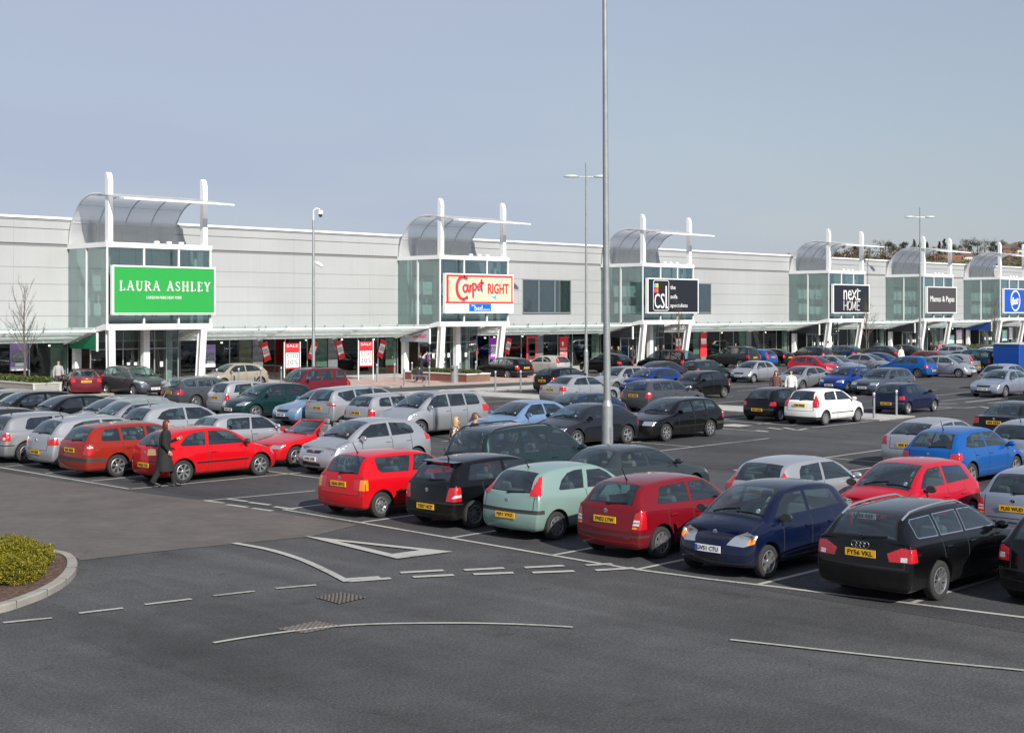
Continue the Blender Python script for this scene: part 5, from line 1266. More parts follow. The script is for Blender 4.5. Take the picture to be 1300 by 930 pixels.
# ------------------------------------------------------------ ground
def asphalt(name, base, amt=.18, speck=.5, tint=None):
    m, nt, out = nodes_of(name); N = nt.nodes.new; K = nt.links.new
    b = N('ShaderNodeBsdfPrincipled'); K(b.outputs[0], out.inputs[0]); b.inputs['Roughness'].default_value = .92; b.inputs['Specular IOR Level'].default_value = .2
    tc = N('ShaderNodeTexCoord')
    n1 = N('ShaderNodeTexNoise'); n1.inputs['Scale'].default_value = .22; n1.inputs['Detail'].default_value = 5; n1.inputs['Roughness'].default_value = .6
    n2 = N('ShaderNodeTexNoise'); n2.inputs['Scale'].default_value = 26; n2.inputs['Detail'].default_value = 4; n2.inputs['Roughness'].default_value = .8
    n3 = N('ShaderNodeTexVoronoi'); n3.inputs['Scale'].default_value = 13
    n4 = N('ShaderNodeTexNoise'); n4.inputs['Scale'].default_value = 2.2; n4.inputs['Detail'].default_value = 8; n4.inputs['Roughness'].default_value = .75
    for n in (n1, n2, n3, n4): K(tc.outputs['Object'], n.inputs['Vector'])
    def mr(src, a, b_, c, d):
        r = N('ShaderNodeMapRange'); r.inputs[1].default_value = a; r.inputs[2].default_value = b_; r.inputs[3].default_value = c; r.inputs[4].default_value = d; K(src, r.inputs[0]); return r.outputs[0]
    def mul(a, b_):
        q = N('ShaderNodeMath'); q.operation = 'MULTIPLY'; K(a, q.inputs[0]); K(b_, q.inputs[1]); return q.outputs[0]
    f = mul(mul(mr(n1.outputs[0], .3, .7, 1-amt, 1+amt), mr(n2.outputs[0], .25, .75, 1-speck, 1+speck)), mul(mr(n3.outputs['Distance'], .05, .16, 1.9, 1.), mr(n4.outputs[0], .3, .7, .88, 1.12)))
    # wheel-polished streaks along the aisles and the edges of old repairs
    mp = N('ShaderNodeMapping'); mp.inputs['Scale'].default_value = (1.1, .06, 1); K(tc.outputs['Object'], mp.inputs[0])
    n5 = N('ShaderNodeTexNoise'); n5.inputs['Scale'].default_value = 1.; n5.inputs['Detail'].default_value = 6; n5.inputs['Distortion'].default_value = .6; K(mp.outputs[0], n5.inputs['Vector'])
    n6 = N('ShaderNodeTexVoronoi'); n6.feature = 'DISTANCE_TO_EDGE'; n6.inputs['Scale'].default_value = .16
    wp = N('ShaderNodeVectorMath'); wp.operation = 'ADD'; K(tc.outputs['Object'], wp.inputs[0]); K(n4.outputs['Color'], wp.inputs[1]); K(wp.outputs[0], n6.inputs['Vector'])
    f = mul(f, mul(mr(n5.outputs[0], .35, .68, .86, 1.13), mr(n6.outputs['Distance'], 0., .006, .78, 1.)))
    n7 = N('ShaderNodeTexNoise'); n7.inputs['Scale'].default_value = 1.1; n7.inputs['Detail'].default_value = 3; K(tc.outputs['Object'], n7.inputs['Vector'])
    f = mul(f, mr(n7.outputs[0], .66, .74, 1., .72))
    v = N('ShaderNodeVectorMath'); v.operation = 'SCALE'; v.inputs[0].default_value = base; K(f, v.inputs['Scale']); K(v.outputs[0], b.inputs['Base Color'])
    bp = N('ShaderNodeBump'); bp.inputs['Strength'].default_value = .5; bp.inputs['Distance'].default_value = .01; K(n2.outputs[0], bp.inputs['Height']); K(bp.outputs[0], b.inputs['Normal'])
    M[name] = m
asphalt('asphalt', (.067, .067, .070), .30, .8)
asphalt('asphalt_bay', (.057, .057, .061), .28, .8)
def blocks(name, base, mortar, sx, sy, rot=0., off=.5):
    m, nt, out = nodes_of(name); N = nt.nodes.new; K = nt.links.new
    b = N('ShaderNodeBsdfPrincipled'); K(b.outputs[0], out.inputs[0]); b.inputs['Roughness'].default_value = .85
    tc = N('ShaderNodeTexCoord'); mp = N('ShaderNodeMapping'); mp.inputs['Rotation'].default_value = (0, 0, R(rot)); K(tc.outputs['Object'], mp.inputs[0])
    br = N('ShaderNodeTexBrick'); br.inputs['Scale'].default_value = 1; br.inputs['Brick Width'].default_value = sx; br.inputs['Row Height'].default_value = sy; br.inputs['Mortar Size'].default_value = .008
    br.offset = off
    br.inputs[1].default_value = (*[c*.9 for c in base], 1); br.inputs[2].default_value = (*[min(1, c*1.1) for c in base], 1); br.inputs[3].default_value = (*mortar, 1)
    K(mp.outputs[0], br.inputs[0])
    n = N('ShaderNodeTexNoise'); n.inputs['Scale'].default_value = .8; n.inputs['Detail'].default_value = 8; n.inputs['Roughness'].default_value = .7; K(tc.outputs['Object'], n.inputs['Vector'])
    r = N('ShaderNodeMapRange'); r.inputs[1].default_value = .3; r.inputs[2].default_value = .7; r.inputs[3].default_value = .75; r.inputs[4].default_value = 1.2; K(n.outputs[0], r.inputs[0])
    v = N('ShaderNodeVectorMath'); v.operation = 'SCALE'; K(br.outputs[0], v.inputs[0]); K(r.outputs[0], v.inputs['Scale']); K(v.outputs[0], b.inputs['Base Color'])
    bp = N('ShaderNodeBump'); bp.inputs['Strength'].default_value = .4; bp.inputs['Distance'].default_value = .006; K(br.outputs['Fac'], bp.inputs['Height']); bp.invert = True; K(bp.outputs[0], b.inputs['Normal'])
    M[name] = m
blocks('block_paving', (.098, .086, .078), (.075, .068, .062), .2, .1, 45)
blocks('pink_paving', (.42, .30, .26), (.25, .2, .18), .4, .4, 0)
blocks('pale_paving', (.38, .37, .35), (.25, .24, .23), .6, .6, 0)
blocks('brick_red', (.33, .075, .038), (.16, .09, .07), .225, .075)
pbr('kerb_stone', (.25, .235, .21), .85, bump=(20, .3, .01), var=(3, .18, 6))
def worn_paint():
    m, nt, out = nodes_of('road_paint'); N = nt.nodes.new; K = nt.links.new
    b = N('ShaderNodeBsdfPrincipled'); b.inputs['Roughness'].default_value = .75; tc = N('ShaderNodeTexCoord')
    n = N('ShaderNodeTexNoise'); n.inputs['Scale'].default_value = 9; n.inputs['Detail'].default_value = 10; n.inputs['Roughness'].default_value = .8; K(tc.outputs['Object'], n.inputs['Vector'])
    n2 = N('ShaderNodeTexNoise'); n2.inputs['Scale'].default_value = .5; n2.inputs['Detail'].default_value = 4; K(tc.outputs['Object'], n2.inputs['Vector'])
    a = N('ShaderNodeMath'); a.operation = 'ADD'; K(n.outputs[0], a.inputs[0]); K(n2.outputs[0], a.inputs[1])
    r = N('ShaderNodeMapRange'); r.inputs[1].default_value = 1.02; r.inputs[2].default_value = 1.32; K(a.outputs[0], r.inputs[0])
    mx = N('ShaderNodeMix'); mx.data_type = 'RGBA'; mx.inputs[6].default_value = (.36, .355, .33, 1); mx.inputs[7].default_value = (.11, .11, .11, 1); K(r.outputs[0], mx.inputs[0]); K(mx.outputs[2], b.inputs['Base Color']); K(b.outputs[0], out.inputs[0]); M['road_paint'] = m
worn_paint()
pbr('bark_mulch', (.10, .055, .04), .95, bump=(16, 1, .08), var=(14, .85, 8))
pbr('iron_rust', (.115, .10, .092), .7, var=(14, .3, 5))
pbr('galvanised', (.42, .44, .45), .42, .75, var=(5, .12, 4))
pbr('galvanised_flat', (.50, .52, .52), .5, .3, var=(5, .1, 4))
pbr('galvanised_post', (.25, .27, .28), .5, .35, var=(3, .15, 6))
pbr('band_blue', (.03, .04, .25), .4)
pbr('stone_grey', (.27, .26, .24), .8, var=(4, .12, 5))
pbr('stone_trim', (.42, .41, .38), .8)
pbr('cap_white', (.66, .65, .62), .7)
pbr('soil', (.05, .035, .025), .95)

def sheet(name, pts, z, mat_, kind='structure'):
    mb = MB(); mb.add([(x, y, z) for x, y in pts], [tuple(range(len(pts)))], 0)
    return struct(mb.obj(name, M[mat_]), kind)
mb = MB(); mb.add([(-400, -500, 0), (2600, -500, 0), (2600, 2600, 0), (-400, 2600, 0)], [(0, 1, 2, 3)]); struct(mb.obj('ground', M['asphalt']))
# parking bays are laid in a slightly darker tarmac, in long strips
ROWX = [(19.3, 28.6), (33.2, 42.6), (47.2, 52.3), (56.2, 62.0), (66.0, 75.6)]
for i, (a, b) in enumerate(ROWX):
    sheet('parking_bays', [(a, -12 if i < 1 else 4), (b, -12 if i < 1 else 4), (b, 56 if i < 3 else 50), (a, 56 if i < 3 else 50)], .004, 'asphalt_bay')
sheet('block_paving', [(18.355, 38.072), (18.636, 31.565), (19.064, 28.203), (18.988, 26.211), (19.143, 23.183), (17.473, 22.651), (15.919, 23.010), (14.357, 23.325), (12.893, 23.504), (12.896, 24.092), (12.795, 24.438), (12.523, 25.975), (10.543, 26.998), (4., 33.), (4., 48.)], .008, 'block_paving')
# pavement in front of the shops with a kerb
def raised(name, pts, z, mat_, kerb='kerb_stone'):
    n = len(pts); mb = MB()
    mb.add([(x, y, z) for x, y in pts], [tuple(range(n))], 0)
    mb.add([(x, y, 0.002) for x, y in pts]+[(x, y, z) for x, y in pts], [(i, (i+1) % n, n+(i+1) % n, n+i) for i in range(n)], 1)
    return struct(mb.obj(name, [M[mat_], M[kerb]]))
raised('pavement', [(20, 68.6), (53.2, 68.6), (54.6, 63.2), (72, 61.6), (74.5, 70.6), (190, 70.6), (190, YF+.3), (20, YF+.3)], .10, 'pink_paving')
mb = MB(); mb.box(20, 190, YF-3.2, YF+.2, .1, .108); struct(mb.obj('slab_paving', M['pale_paving']))
raised('footpath', [(52.3, 29.6), (55.3, 29.6), (55.3, 57.2), (52.3, 57.2)], .06, 'pale_paving')
raised('footpath', [(47.5, 56.6), (66, 56.2), (66, 58.6), (47.5, 59.2)], .06, 'pale_paving')

# painted lines: each a ribbon of real width
mk = MB()
def line(pts, w=.1, z=.013, dash=None):
    P = [Vector((p[0], p[1], 0)) for p in pts]
    for i in range(len(P)-1):
        a, b = P[i], P[i+1]; d = (b-a); l = d.length
        if l < 1e-4: continue
        d /= l; n = Vector((-d.y, d.x, 0))*w/2; e = d*(0 if dash else w*.0)
        zz = z + .0009*(i % 3)
        mk.add([(a-n)[:2]+(zz,), (b-n)[:2]+(zz,), (b+n)[:2]+(zz,), (a+n)[:2]+(zz,)], [(0, 1, 2, 3)], 0)
def curve(pts, w=.1, n=8):
    """smooth line through measured points"""
    P = [Vector((p[0], p[1], 0)) for p in pts]; out = []
    for i in range(len(P)-1):
        p0 = P[max(i-1, 0)]; p1 = P[i]; p2 = P[i+1]; p3 = P[min(i+2, len(P)-1)]
        for k in range(n):
            t = k/n
            out.append(.5*((2*p1)+(-p0+p2)*t+(2*p0-5*p1+4*p2-p3)*t*t+(-p0+3*p1-3*p2+p3)*t*t*t))
    out.append(P[-1]); L_ = []; R_ = []
    for i, p in enumerate(out):
        d = (out[min(i+1, len(out)-1)]-out[max(i-1, 0)]).normalized(); q = Vector((-d.y, d.x, 0))*w/2
        L_.append(p+q); R_.append(p-q)
    m_ = len(out); mk.add([(v.x, v.y, .0213) for v in L_+R_], [(m_+i, m_+i+1, i+1, i) for i in range(m_-1)], 0)
# bay fronts and sides of the first block
line([(18.876, 40.163), (18.884, 31.984)], .1); line([(18.884, 31.984), (23.370, 31.819), (25.478, 31.741)], .1)
line([(18.933, 28.735), (21.988, 28.342)], .09)
line([(19.390, 26.160), (19.211, 15.771)], .11); line([(19.211, 15.771), (19.294, 15.046), (19.399, 14.119), (19.649, 12.797), (20.226, 9.065), (20.418, 7.759)], .11)
line([(19.390, 26.160), (21.022, 26.189)], .1)
FRONT = [(19.390, 26.160), (19.211, 15.771), (19.399, 14.119), (19.649, 12.797), (20.226, 9.065), (20.418, 7.759)]
def front_x(y):
    for a, b in zip(FRONT[:-1], FRONT[1:]):
        if b[1] <= y <= a[1]: return a[0]+(b[0]-a[0])*(y-a[1])/(b[1]-a[1])
    return FRONT[-1][0] if y < FRONT[-1][1] else FRONT[0][0]
for p_ in ((19.326, 23.393), (19.279, 20.512), (19.241, 17.688), (19.328, 15.651), (19.585, 13.339), (19.968, 10.779), (20.384, 8.081)):
    line([(front_x(p_[1])+.06, p_[1]), (28.5, p_[1])], .1, .009)
for y in (34.3, 36.85, 39.3, 41.8, 44.3, 46.8, 49.3): line([(19.1, y), (28.5, y)], .1, .009)
line([(23.75, 5), (23.75, 52)], .09, .011)
for a, b in ROWX[1:]:
    y0 = {33.2: 28.4, 47.2: 29.8, 56.2: 31.2, 66.0: 29.0}[a]
    y = y0
    while y < 55.5:
        if not (a > 60 and y > 50): line([(a+.2, y), (b-.2, y)], .1, .009)
        y += 2.5
    if b-a > 8: line([((a+b)/2, y0), ((a+b)/2, 55)], .09)
# bays on the right, beyond the second aisle
for y in (23.4, 20.95, 18.5, 16.05, 13.6, 11.1, 8.6): line([(33.2, y), (42.4, y)], .1, .009)
line([(38., 5), (38., 23.3)], .09, .011)
line([(33.15, 5), (33.15, 23.4)], .1)
# give-way bars
def bars(prs, w=.16):
    for k, (a, b) in enumerate(prs): line([a, b], w, .0170+.0007*(k % 4))
bars([((15.046, 18.596), (15.601, 18.327)), ((14.982, 18.413), (15.663, 18.111)), ((16.108, 18.375), (16.784, 17.997)), ((15.996, 17.921), (16.606, 17.549)), ((17.060, 17.767), (17.686, 17.394)), ((16.893, 17.358), (17.481, 16.962)),
      ((17.966, 17.160), (18.595, 16.789)), ((17.710, 16.727), (18.326, 16.305)), ((18.899, 16.532), (19.343, 16.299)), ((18.642, 16.087), (19.299, 15.735))])
bars([((18.985, 28.781), (19.038, 28.034)), ((19.530, 28.626), (19.588, 27.861)), ((19.534, 27.720), (19.604, 26.969)), ((18.935, 27.753), (19.000, 27.024)), ((19.000, 26.838), (19.063, 26.134)), ((19.510, 26.686), (19.566, 25.979))], .14)
bars([((9.487, 19.580), (10.138, 19.362)), ((10.577, 19.376), (11.230, 19.226)), ((11.603, 19.213), (12.337, 19.055)), ((12.718, 19.013), (13.396, 18.857)), ((13.772, 18.794), (14.415, 18.559))], .1)
bars([((8.551, 19.821), (9.193, 19.661))], .1)
curve([(15.886, 23.044), (15.917, 21.972), (15.713, 20.721), (15.353, 19.522), (14.951, 18.396)], .14)
curve([(10.910, 16.310), (11.496, 16.239), (12.191, 16.077), (12.755, 15.890), (13.234, 15.580), (13.746, 15.126), (14.226, 14.633), (14.650, 14.087), (15.051, 13.421)], .08)
curve([(15.993, 11.346), (16.236, 10.574), (16.483, 9.756), (16.790, 8.840), (17.217, 7.716)], .07)
# give-way triangle
def poly(pts):
    mk.add([(x, y, .0225) for x, y in pts], [tuple(range(len(pts)))], 0)
A_, B_, C_ = (17.362, 22.765), (18.197, 19.252), (16.962, 19.437)
a2, b2, c2 = (17.437, 21.772), (17.867, 19.816), (17.230, 19.878)
poly([A_, B_, b2, a2]); poly([B_, C_, c2, b2]); poly([C_, A_, a2, c2])
bars([((45.439, 34.512), (45.388, 34.001)), ((44.816, 30.595), (44.687, 29.976)), ((46.197, 30.988), (45.788, 30.105)), ((46.626, 30.547), (46.014, 29.617)), ((45.925, 29.454), (46.951, 29.686))], .2)
poly([(45.465, 33.090), (46.695, 32.937), (46.577, 31.947), (45.558, 31.912)])
bars([((47.936, 34.888), (47.700, 31.067)), ((44.546, 32.422), (44.542, 29.878)), ((47.700, 31.067), (52.648, 30.043))], .12)
bars([((63.722, 32.923), (64.668, 32.369)), ((61.957, 30.736), (62.933, 30.507)), ((63.531, 30.678), (62.429, 29.489)), ((64.563, 30.417), (63.582, 29.450)), ((65.777, 32.507), (70.084, 32.590)), ((61.632, 31.844), (61.957, 30.736))], .2)
struct(mk.obj('road_markings', M['road_paint'], fix=False))

# the near planting bed: kerb ring, mulch, low golden shrubs
kpts = [(8.305, 20.143), (8.997, 20.158), (9.776, 20.278), (10.266, 20.505), (10.869, 20.914), (11.525, 21.531), (12.168, 22.373), (12.623, 23.209), (12.814, 23.820), (12.815, 24.296), (12.797, 24.930), (12.565, 26.063), (11.832, 27.212), (10.612, 27.176)]
def ringer(name, pts, w, z, mat_):
    P = [Vector((p[0], p[1], 0)) for p in pts]; out = []
    n = len(P)
    for i in range(n-1):
        p0 = P[max(i-1, 0)]; p1 = P[i]; p2 = P[i+1]; p3 = P[min(i+2, n-1)]
        for k in range(6):
            t = k/6; out.append(.5*((2*p1)+(-p0+p2)*t+(2*p0-5*p1+4*p2-p3)*t*t+(-p0+3*p1-3*p2+p3)*t*t*t))
    out.append(P[-1])
    mb = MB(); prof = [(0, 0), (.0, z-.02), (.02, z), (w, z), (w, 0)]
    m_ = len(out); vs = []
    for i, p in enumerate(out):
        d = (out[min(i+1, m_-1)]-out[max(i-1, 0)]).normalized(); q = Vector((-d.y, d.x, 0))
        for o_, zz in prof: vs.append((p.x+q.x*o_, p.y+q.y*o_, zz))
    k = len(prof)
    fs = [(i*k+j, (i+1)*k+j, (i+1)*k+j+1, i*k+j+1) for i in range(m_-1) for j in range(k-1)]
    mb.add(vs, fs); o = struct(mb.obj(name, M[mat_])); return o, out
_, ring = ringer('kerb', kpts, .17, .12, 'kerb_stone')
mj = MB(); acc = 0.
for p_, q_ in zip(ring[:-1], ring[1:]):
    acc += (q_-p_).length
    if acc > .9:
        acc = 0.; d_ = (q_-p_).normalized(); n_ = Vector((-d_.y, d_.x, 0)); mj.bar((p_.x-n_.x*.004, p_.y-n_.y*.004, .066), (p_.x+n_.x*.174, p_.y+n_.y*.174, .066), .006, .112)
struct(mj.obj('kerb_joints', M['hub_dark']))
mb = MB(); mb.add([(p.x, p.y, .10) for p in ring], [tuple(range(len(ring)))]); struct(mb.obj('planting_bed', M['bark_mulch']))

def leaf_mat(name, a, b, c):
    m, nt, out = nodes_of(name); N = nt.nodes.new; K = nt.links.new
    p = N('ShaderNodeBsdfPrincipled'); p.inputs['Roughness'].default_value = .6
    tl = N('ShaderNodeBsdfTranslucent'); ms = N('ShaderNodeMixShader'); ms.inputs[0].default_value = .3
    g = N('ShaderNodeNewGeometry'); cr = N('ShaderNodeValToRGB'); K(g.outputs['Random Per Island'], cr.inputs[0])
    cr.color_ramp.elements[0].color = (*a, 1); cr.color_ramp.elements[1].color = (*c, 1); e = cr.color_ramp.elements.new(.5); e.color = (*b, 1)
    K(cr.outputs[0], p.inputs['Base Color']); K(cr.outputs[0], tl.inputs[0]); K(p.outputs[0], ms.inputs[1]); K(tl.outputs[0], ms.inputs[2]); K(ms.outputs[0], out.inputs[0])
    M[name] = m
leaf_mat('leaf_gold', (.035, .045, .003), (.16, .15, .006), (.36, .30, .012))
leaf_mat('leaf_green', (.03, .05, .015), (.07, .10, .02), (.16, .17, .05))
leaf_mat('leaf_dark', (.018, .026, .014), (.035, .045, .02), (.07, .075, .035))
leaf_mat('leaf_brown', (.06, .045, .03), (.10, .07, .045), (.15, .11, .07))
pbr('bark', (.10, .08, .065), .9, bump=(12, .6, .03))
def leaves(mb, c, rad, n, size, rnd, shell=.55, flat=1., mi=0):
    """small leaf faces filling a lumpy crown"""
    for _ in range(n):
        while True:
            d = Vector((rnd.gauss(0, 1), rnd.gauss(0, 1), rnd.gauss(0, 1)))
            if d.length > 1e-3: break
        d.normalize(); r = shell + (1-shell)*rnd.random()**.6
        lump = 1 + .16*math.sin(d.x*7+c[0]*3)*math.sin(d.y*6+c[1]) + .1*math.sin(d.z*9+d.x*4)
        p = Vector((c[0]+d.x*rad[0]*r*lump, c[1]+d.y*rad[1]*r*lump, c[2]+d.z*rad[2]*r*lump))
        if p.z < .02: continue
        a = Vector((rnd.gauss(0, 1), rnd.gauss(0, 1), rnd.gauss(0, 1)*flat)).normalized(); b = a.cross(Vector((rnd.gauss(0, 1), rnd.gauss(0, 1), rnd.gauss(0, 1)))).normalized()
        s = size*rnd.uniform(.6, 1.3)
        mb.add([p-a*s, p+b*s*.45, p+a*s, p-b*s*.45], [(0, 1, 2, 3)], mi)
rnd = random.Random(11)
BUSH = [((10.838, 22.142), .62, .5), ((10.044, 22.212), .7, .5), ((11.709, 23.270), .55, .42), ((11.111, 23.884), .8, .5), ((11.872, 24.439), .6, .42)]
BL = ['golden green low shrub filling the near end of the kerbed bed', 'golden low shrub cut by the left edge of the picture, front', 'golden green low shrub at the back tip of the kerbed bed', 'golden low shrub behind the front one at the left edge', 'golden low shrub farthest back, between the others']
for ((bx, by), r_, h_), lb in zip(BUSH, BL):
    t = thing('low_shrub', lb, 'shrub', (bx, by, .1), group='golden shrubs in the kerbed bed')
    mb = MB()
    for k in range(9):
        a = rnd.uniform(0, 6.28); q = rnd.uniform(0, r_*.6)
        leaves(mb, (q*math.cos(a), q*math.sin(a), h_*.32), (r_*.55, r_*.55, h_*.5), 2300, .019, rnd, .55)
    mb.obj('foliage', M['leaf_gold'], t, fix=False)
    mb = MB()
    for k in range(10):
        a = rnd.uniform(0, 6.28); mb.tube([(0, 0, 0), (r_*.3*math.cos(a), r_*.3*math.sin(a), h_*.3), (r_*.55*math.cos(a), r_*.55*math.sin(a), h_*.6)], [.02, .014, .006], 5)
    mb.obj('stems', M['bark'], t)

rg = random.Random(4); mb = MB()
for _ in range(420):
    p_ = ring[rg.randrange(len(ring))]; q_ = Vector((p_.x+rg.gauss(.2, .5), p_.y+rg.gauss(0, .5), .0)); s_ = rg.uniform(.008, .025)
    a_ = rg.uniform(0, 6.28); mb.add([(q_.x+s_*math.cos(a_+k*2.1), q_.y+s_*math.sin(a_+k*2.1), .016+(.12 if k == 1 and rg.random() < .0 else 0)) for k in range(3)], [(0, 1, 2)])
struct(mb.obj('leaf_litter', M['leaf_brown'], fix=False), 'stuff')
# drain covers
def cover(label, pts, dark):
    (ax, ay), (bx, by), (cx_, cy_), (dx, dy) = pts
    t = thing('drain_cover', label, 'drain cover', ((ax+cx_)/2, (ay+cy_)/2, .0), group='iron covers in the road')
    cx0, cy0 = (ax+cx_)/2, (ay+cy_)/2
    P = lambda u, v: (((ax*(1-u)+bx*u)*(1-v)+(dx*(1-u)+cx_*u)*v)-cx0, ((ay*(1-u)+by*u)*(1-v)+(dy*(1-u)+cy_*u)*v)-cy0)
    mb = MB(); mb.add([(*P(0,0), .010), (*P(1,0), .010), (*P(1,1), .010), (*P(0,1), .010)], [(0,1,2,3)]); mb.obj('plate', M['hub_dark'] if dark else M['iron_rust'], t, fix=False)
    mb = MB(); n = 13
    for i in range(n):
        for j in range(n):
            if (i+j) % 2: continue
            u0, u1, v0, v1 = i/n+.008, (i+1)/n-.008, j/n+.008, (j+1)/n-.008
            vs = [(*P(u, v), z) for z in (.011, .022) for u, v in ((u0,v0),(u1,v0),(u1,v1),(u0,v1))]
            mb.add(vs, [(4,5,6,7),(0,1,5,4),(1,2,6,5),(2,3,7,6),(3,0,4,7)])
    mb.obj('raised_studs', M['iron_rust'], t)
cover('square patterned iron cover nearer the bars of the junction', [(13.781, 17.743), (14.327, 17.808), (14.339, 17.170), (13.732, 17.108)], True)
cover('square patterned iron cover crossed by the thin curved line', [(12.032, 16.382), (12.740, 16.384), (12.795, 15.886), (12.149, 15.911)], False)

# ------------------------------------------------------------ street furniture
def lamp_post(label, x, y, H_, r0, rz, dx=0.):
    t = thing('lamp_post', label, 'lamp post', (x, y, 0), group='tall twin lamp posts')
    mb = MB(); mb.tube([(0, 0, 0), (0, 0, 1.75)], r0*1.5, 18); mb.tube([(0, 0, 1.75), (0, 0, 1.92)], [r0*1.5, r0], 18); mb.tube([(0, 0, 1.92), (-dx*.35, 0, H_*.35), (-dx, 0, H_)], [r0, r0*.88, r0*.55], 18); mb.obj('column', M['galvanised_post'], t)
    mb = MB(); mb.cbox((0, -r0*1.5-.004, .9), (.13, .012, .5), 0, .004); mb.obj('access_door', M['galvanised'], t)
    c, s = math.cos(rz), math.sin(rz)
    mb = MB(); mb.tube([(-c*1.0-dx, -s*1.0, H_-1.0), (c*1.0-dx, s*1.0, H_-1.0)], .035, 8); mb.obj('cross_arm', M['galvanised'], t)
    for sg in (-1, 1):
        T = Matrix.Translation((sg*c*1.05-dx, sg*s*1.05, H_-1.0)) @ Matrix.Rotation(rz, 4, 'Z')
        mb = MB(); mb.lathe([(0, .16), (.25, .14), (.42, .04), (.45, 0), (.40, -.05), (0, -.06)], 16, 0, True, T @ Matrix.Diagonal((1.25, .6, 1, 1)))
        mb.obj('lamp_head', M['galvanised_flat'], t)
lamp_post('thick grey lamp post standing right in the first block of cars', 31.74, 26.93, 16.5, .108, R(-45), .14)
lamp_post('slim grey twin-headed lamp post left of the black sofa sign', 73.55, 64.33, 14.9, .10, R(-40))
lamp_post('slim grey twin-headed lamp post in front of the plain grey sign', 128.4, 68.2, 14.9, .10, R(-40))
t = thing('camera_mast', 'grey camera mast with dome camera on top, left of the red script sign', 'camera mast', (49.09, 63.42, 0))
mb = MB(); mb.tube([(0, 0, 0), (0, 0, 1.2)], .13, 14); mb.tube([(0, 0, 1.2), (0, 0, 9.7)], [.10, .07], 14); mb.obj('mast', M['galvanised'], t)
mb = MB(); mb.tube([(0, 0, 9.7), (0, 0, 10.25), (.12, -.12, 10.38), (.26, -.26, 10.3)], .035, 8); mb.obj('swan_neck', M['steel_white'], t)
mb = MB(); mb.lathe([(0, .25), (.14, .22), (.15, .02), (0, .02)], 14, 0, True, Matrix.Translation((.28, -.28, 10.02))); mb.lathe([(.11, .02), (.11, -.05), (.06, -.14), (0, -.15)], 14, 1, True, Matrix.Translation((.28, -.28, 10.02))); mb.obj('dome_camera', [M['steel_white'], M['plastic_dark']], t)
mb = MB(); mb.cbox((0, 0, 0), (.42, .16, .16), 0, .03, Matrix.Translation((.25, -.2, 7.2)) @ Matrix.Rotation(R(40), 4, 'Y') @ Matrix.Rotation(R(-40), 4, 'Z')); mb.bar((0, 0, 7.4), (.2, -.16, 7.3), .04, .04); mb.obj('floodlight', M['steel_white'], t)

# bollards: one built, the rest copied with their parts
bt = thing('bollard', '', 'bollard', (0, 0, 0), group='slim white bollards with a blue band')
mb = MB(); mb.lathe([(.05, 0), (.05, .93)], 14); mb.lathe([(.055, .985), (.052, 1.0)], 14); BP = mb.obj('post', M['galvanised_post'], bt)
mb = MB(); mb.lathe([(.058, .93), (.058, .985)], 14); mb.obj('band', M['band_blue'], bt)
mb = MB(); mb.lathe([(.03, 1.0), (.03, 1.03), (.058, 1.06), (.062, 1.10), (.045, 1.14), (0, 1.15)], 14); mb.obj('ball_cap', M['galvanised_flat'], bt)
def copy_thing(src, loc, rz=None, label=None, group=None):
    c = src.copy(); COL.objects.link(c); c.location = loc
    if rz is not None: c.rotation_euler = (0, 0, rz)
    if label: c['label'] = label
    if group: c['group'] = group
    for ch in list(src.children):
        d = ch.copy(); COL.objects.link(d); d.parent = c
        for g in ch.children: e = g.copy(); COL.objects.link(e); e.parent = d
    return c
BOL = [((52.828, 30.164), .0, 'bollard right of the white hatchback, the nearer of the pair'), ((55.088, 30.371), .0, 'bollard right behind the dark blue hatchback, the farther of the pair'),
       ((55.724, 55.484), .06, 'bollard right of the brick planter, left of the pair there'), ((57.266, 55.005), .06, 'bollard in front of the black people carrier by the brick planter'),
       ((55.301, 62.730), .1, 'bollard left of the walking man in black'), ((56.945, 62.311), .1, 'bollard between the walking man and the litter bin'),
       ((57.184, 67.438), .1, 'bollard right of the right sale banner'), ((58.611, 67.389), .1, 'bollard left of the pale wedge shaped sign'),
       ((48.843, 68.125), .1, 'bollard behind the silver city car, second from the right of four'), ((50.206, 67.969), .1, 'bollard just left of the left sale banner'),
       ((47.444, 68.343), .1, 'bollard behind the roof of the silver city car, second from the left of four'), ((46.074, 68.557), .1, 'bollard behind the dark grey estate, leftmost of four'),
       ((60.743, 68.132), .1, 'bollard behind the walking man, close to the doors'), ((63.668, 68.196), .1, 'bollard rising behind the planter next to the bin'), ((64.398, 67.445), .1, 'bollard behind the planter left of the tower column'), ((65.128, 66.695), .1, 'bollard behind the right end of the brick planter')]
for i, ((x, y), z, lb) in enumerate(BOL):
    if i == 0: bt.location = (x, y, z); bt['label'] = lb
    else: copy_thing(bt, (x, y, z), label=lb)

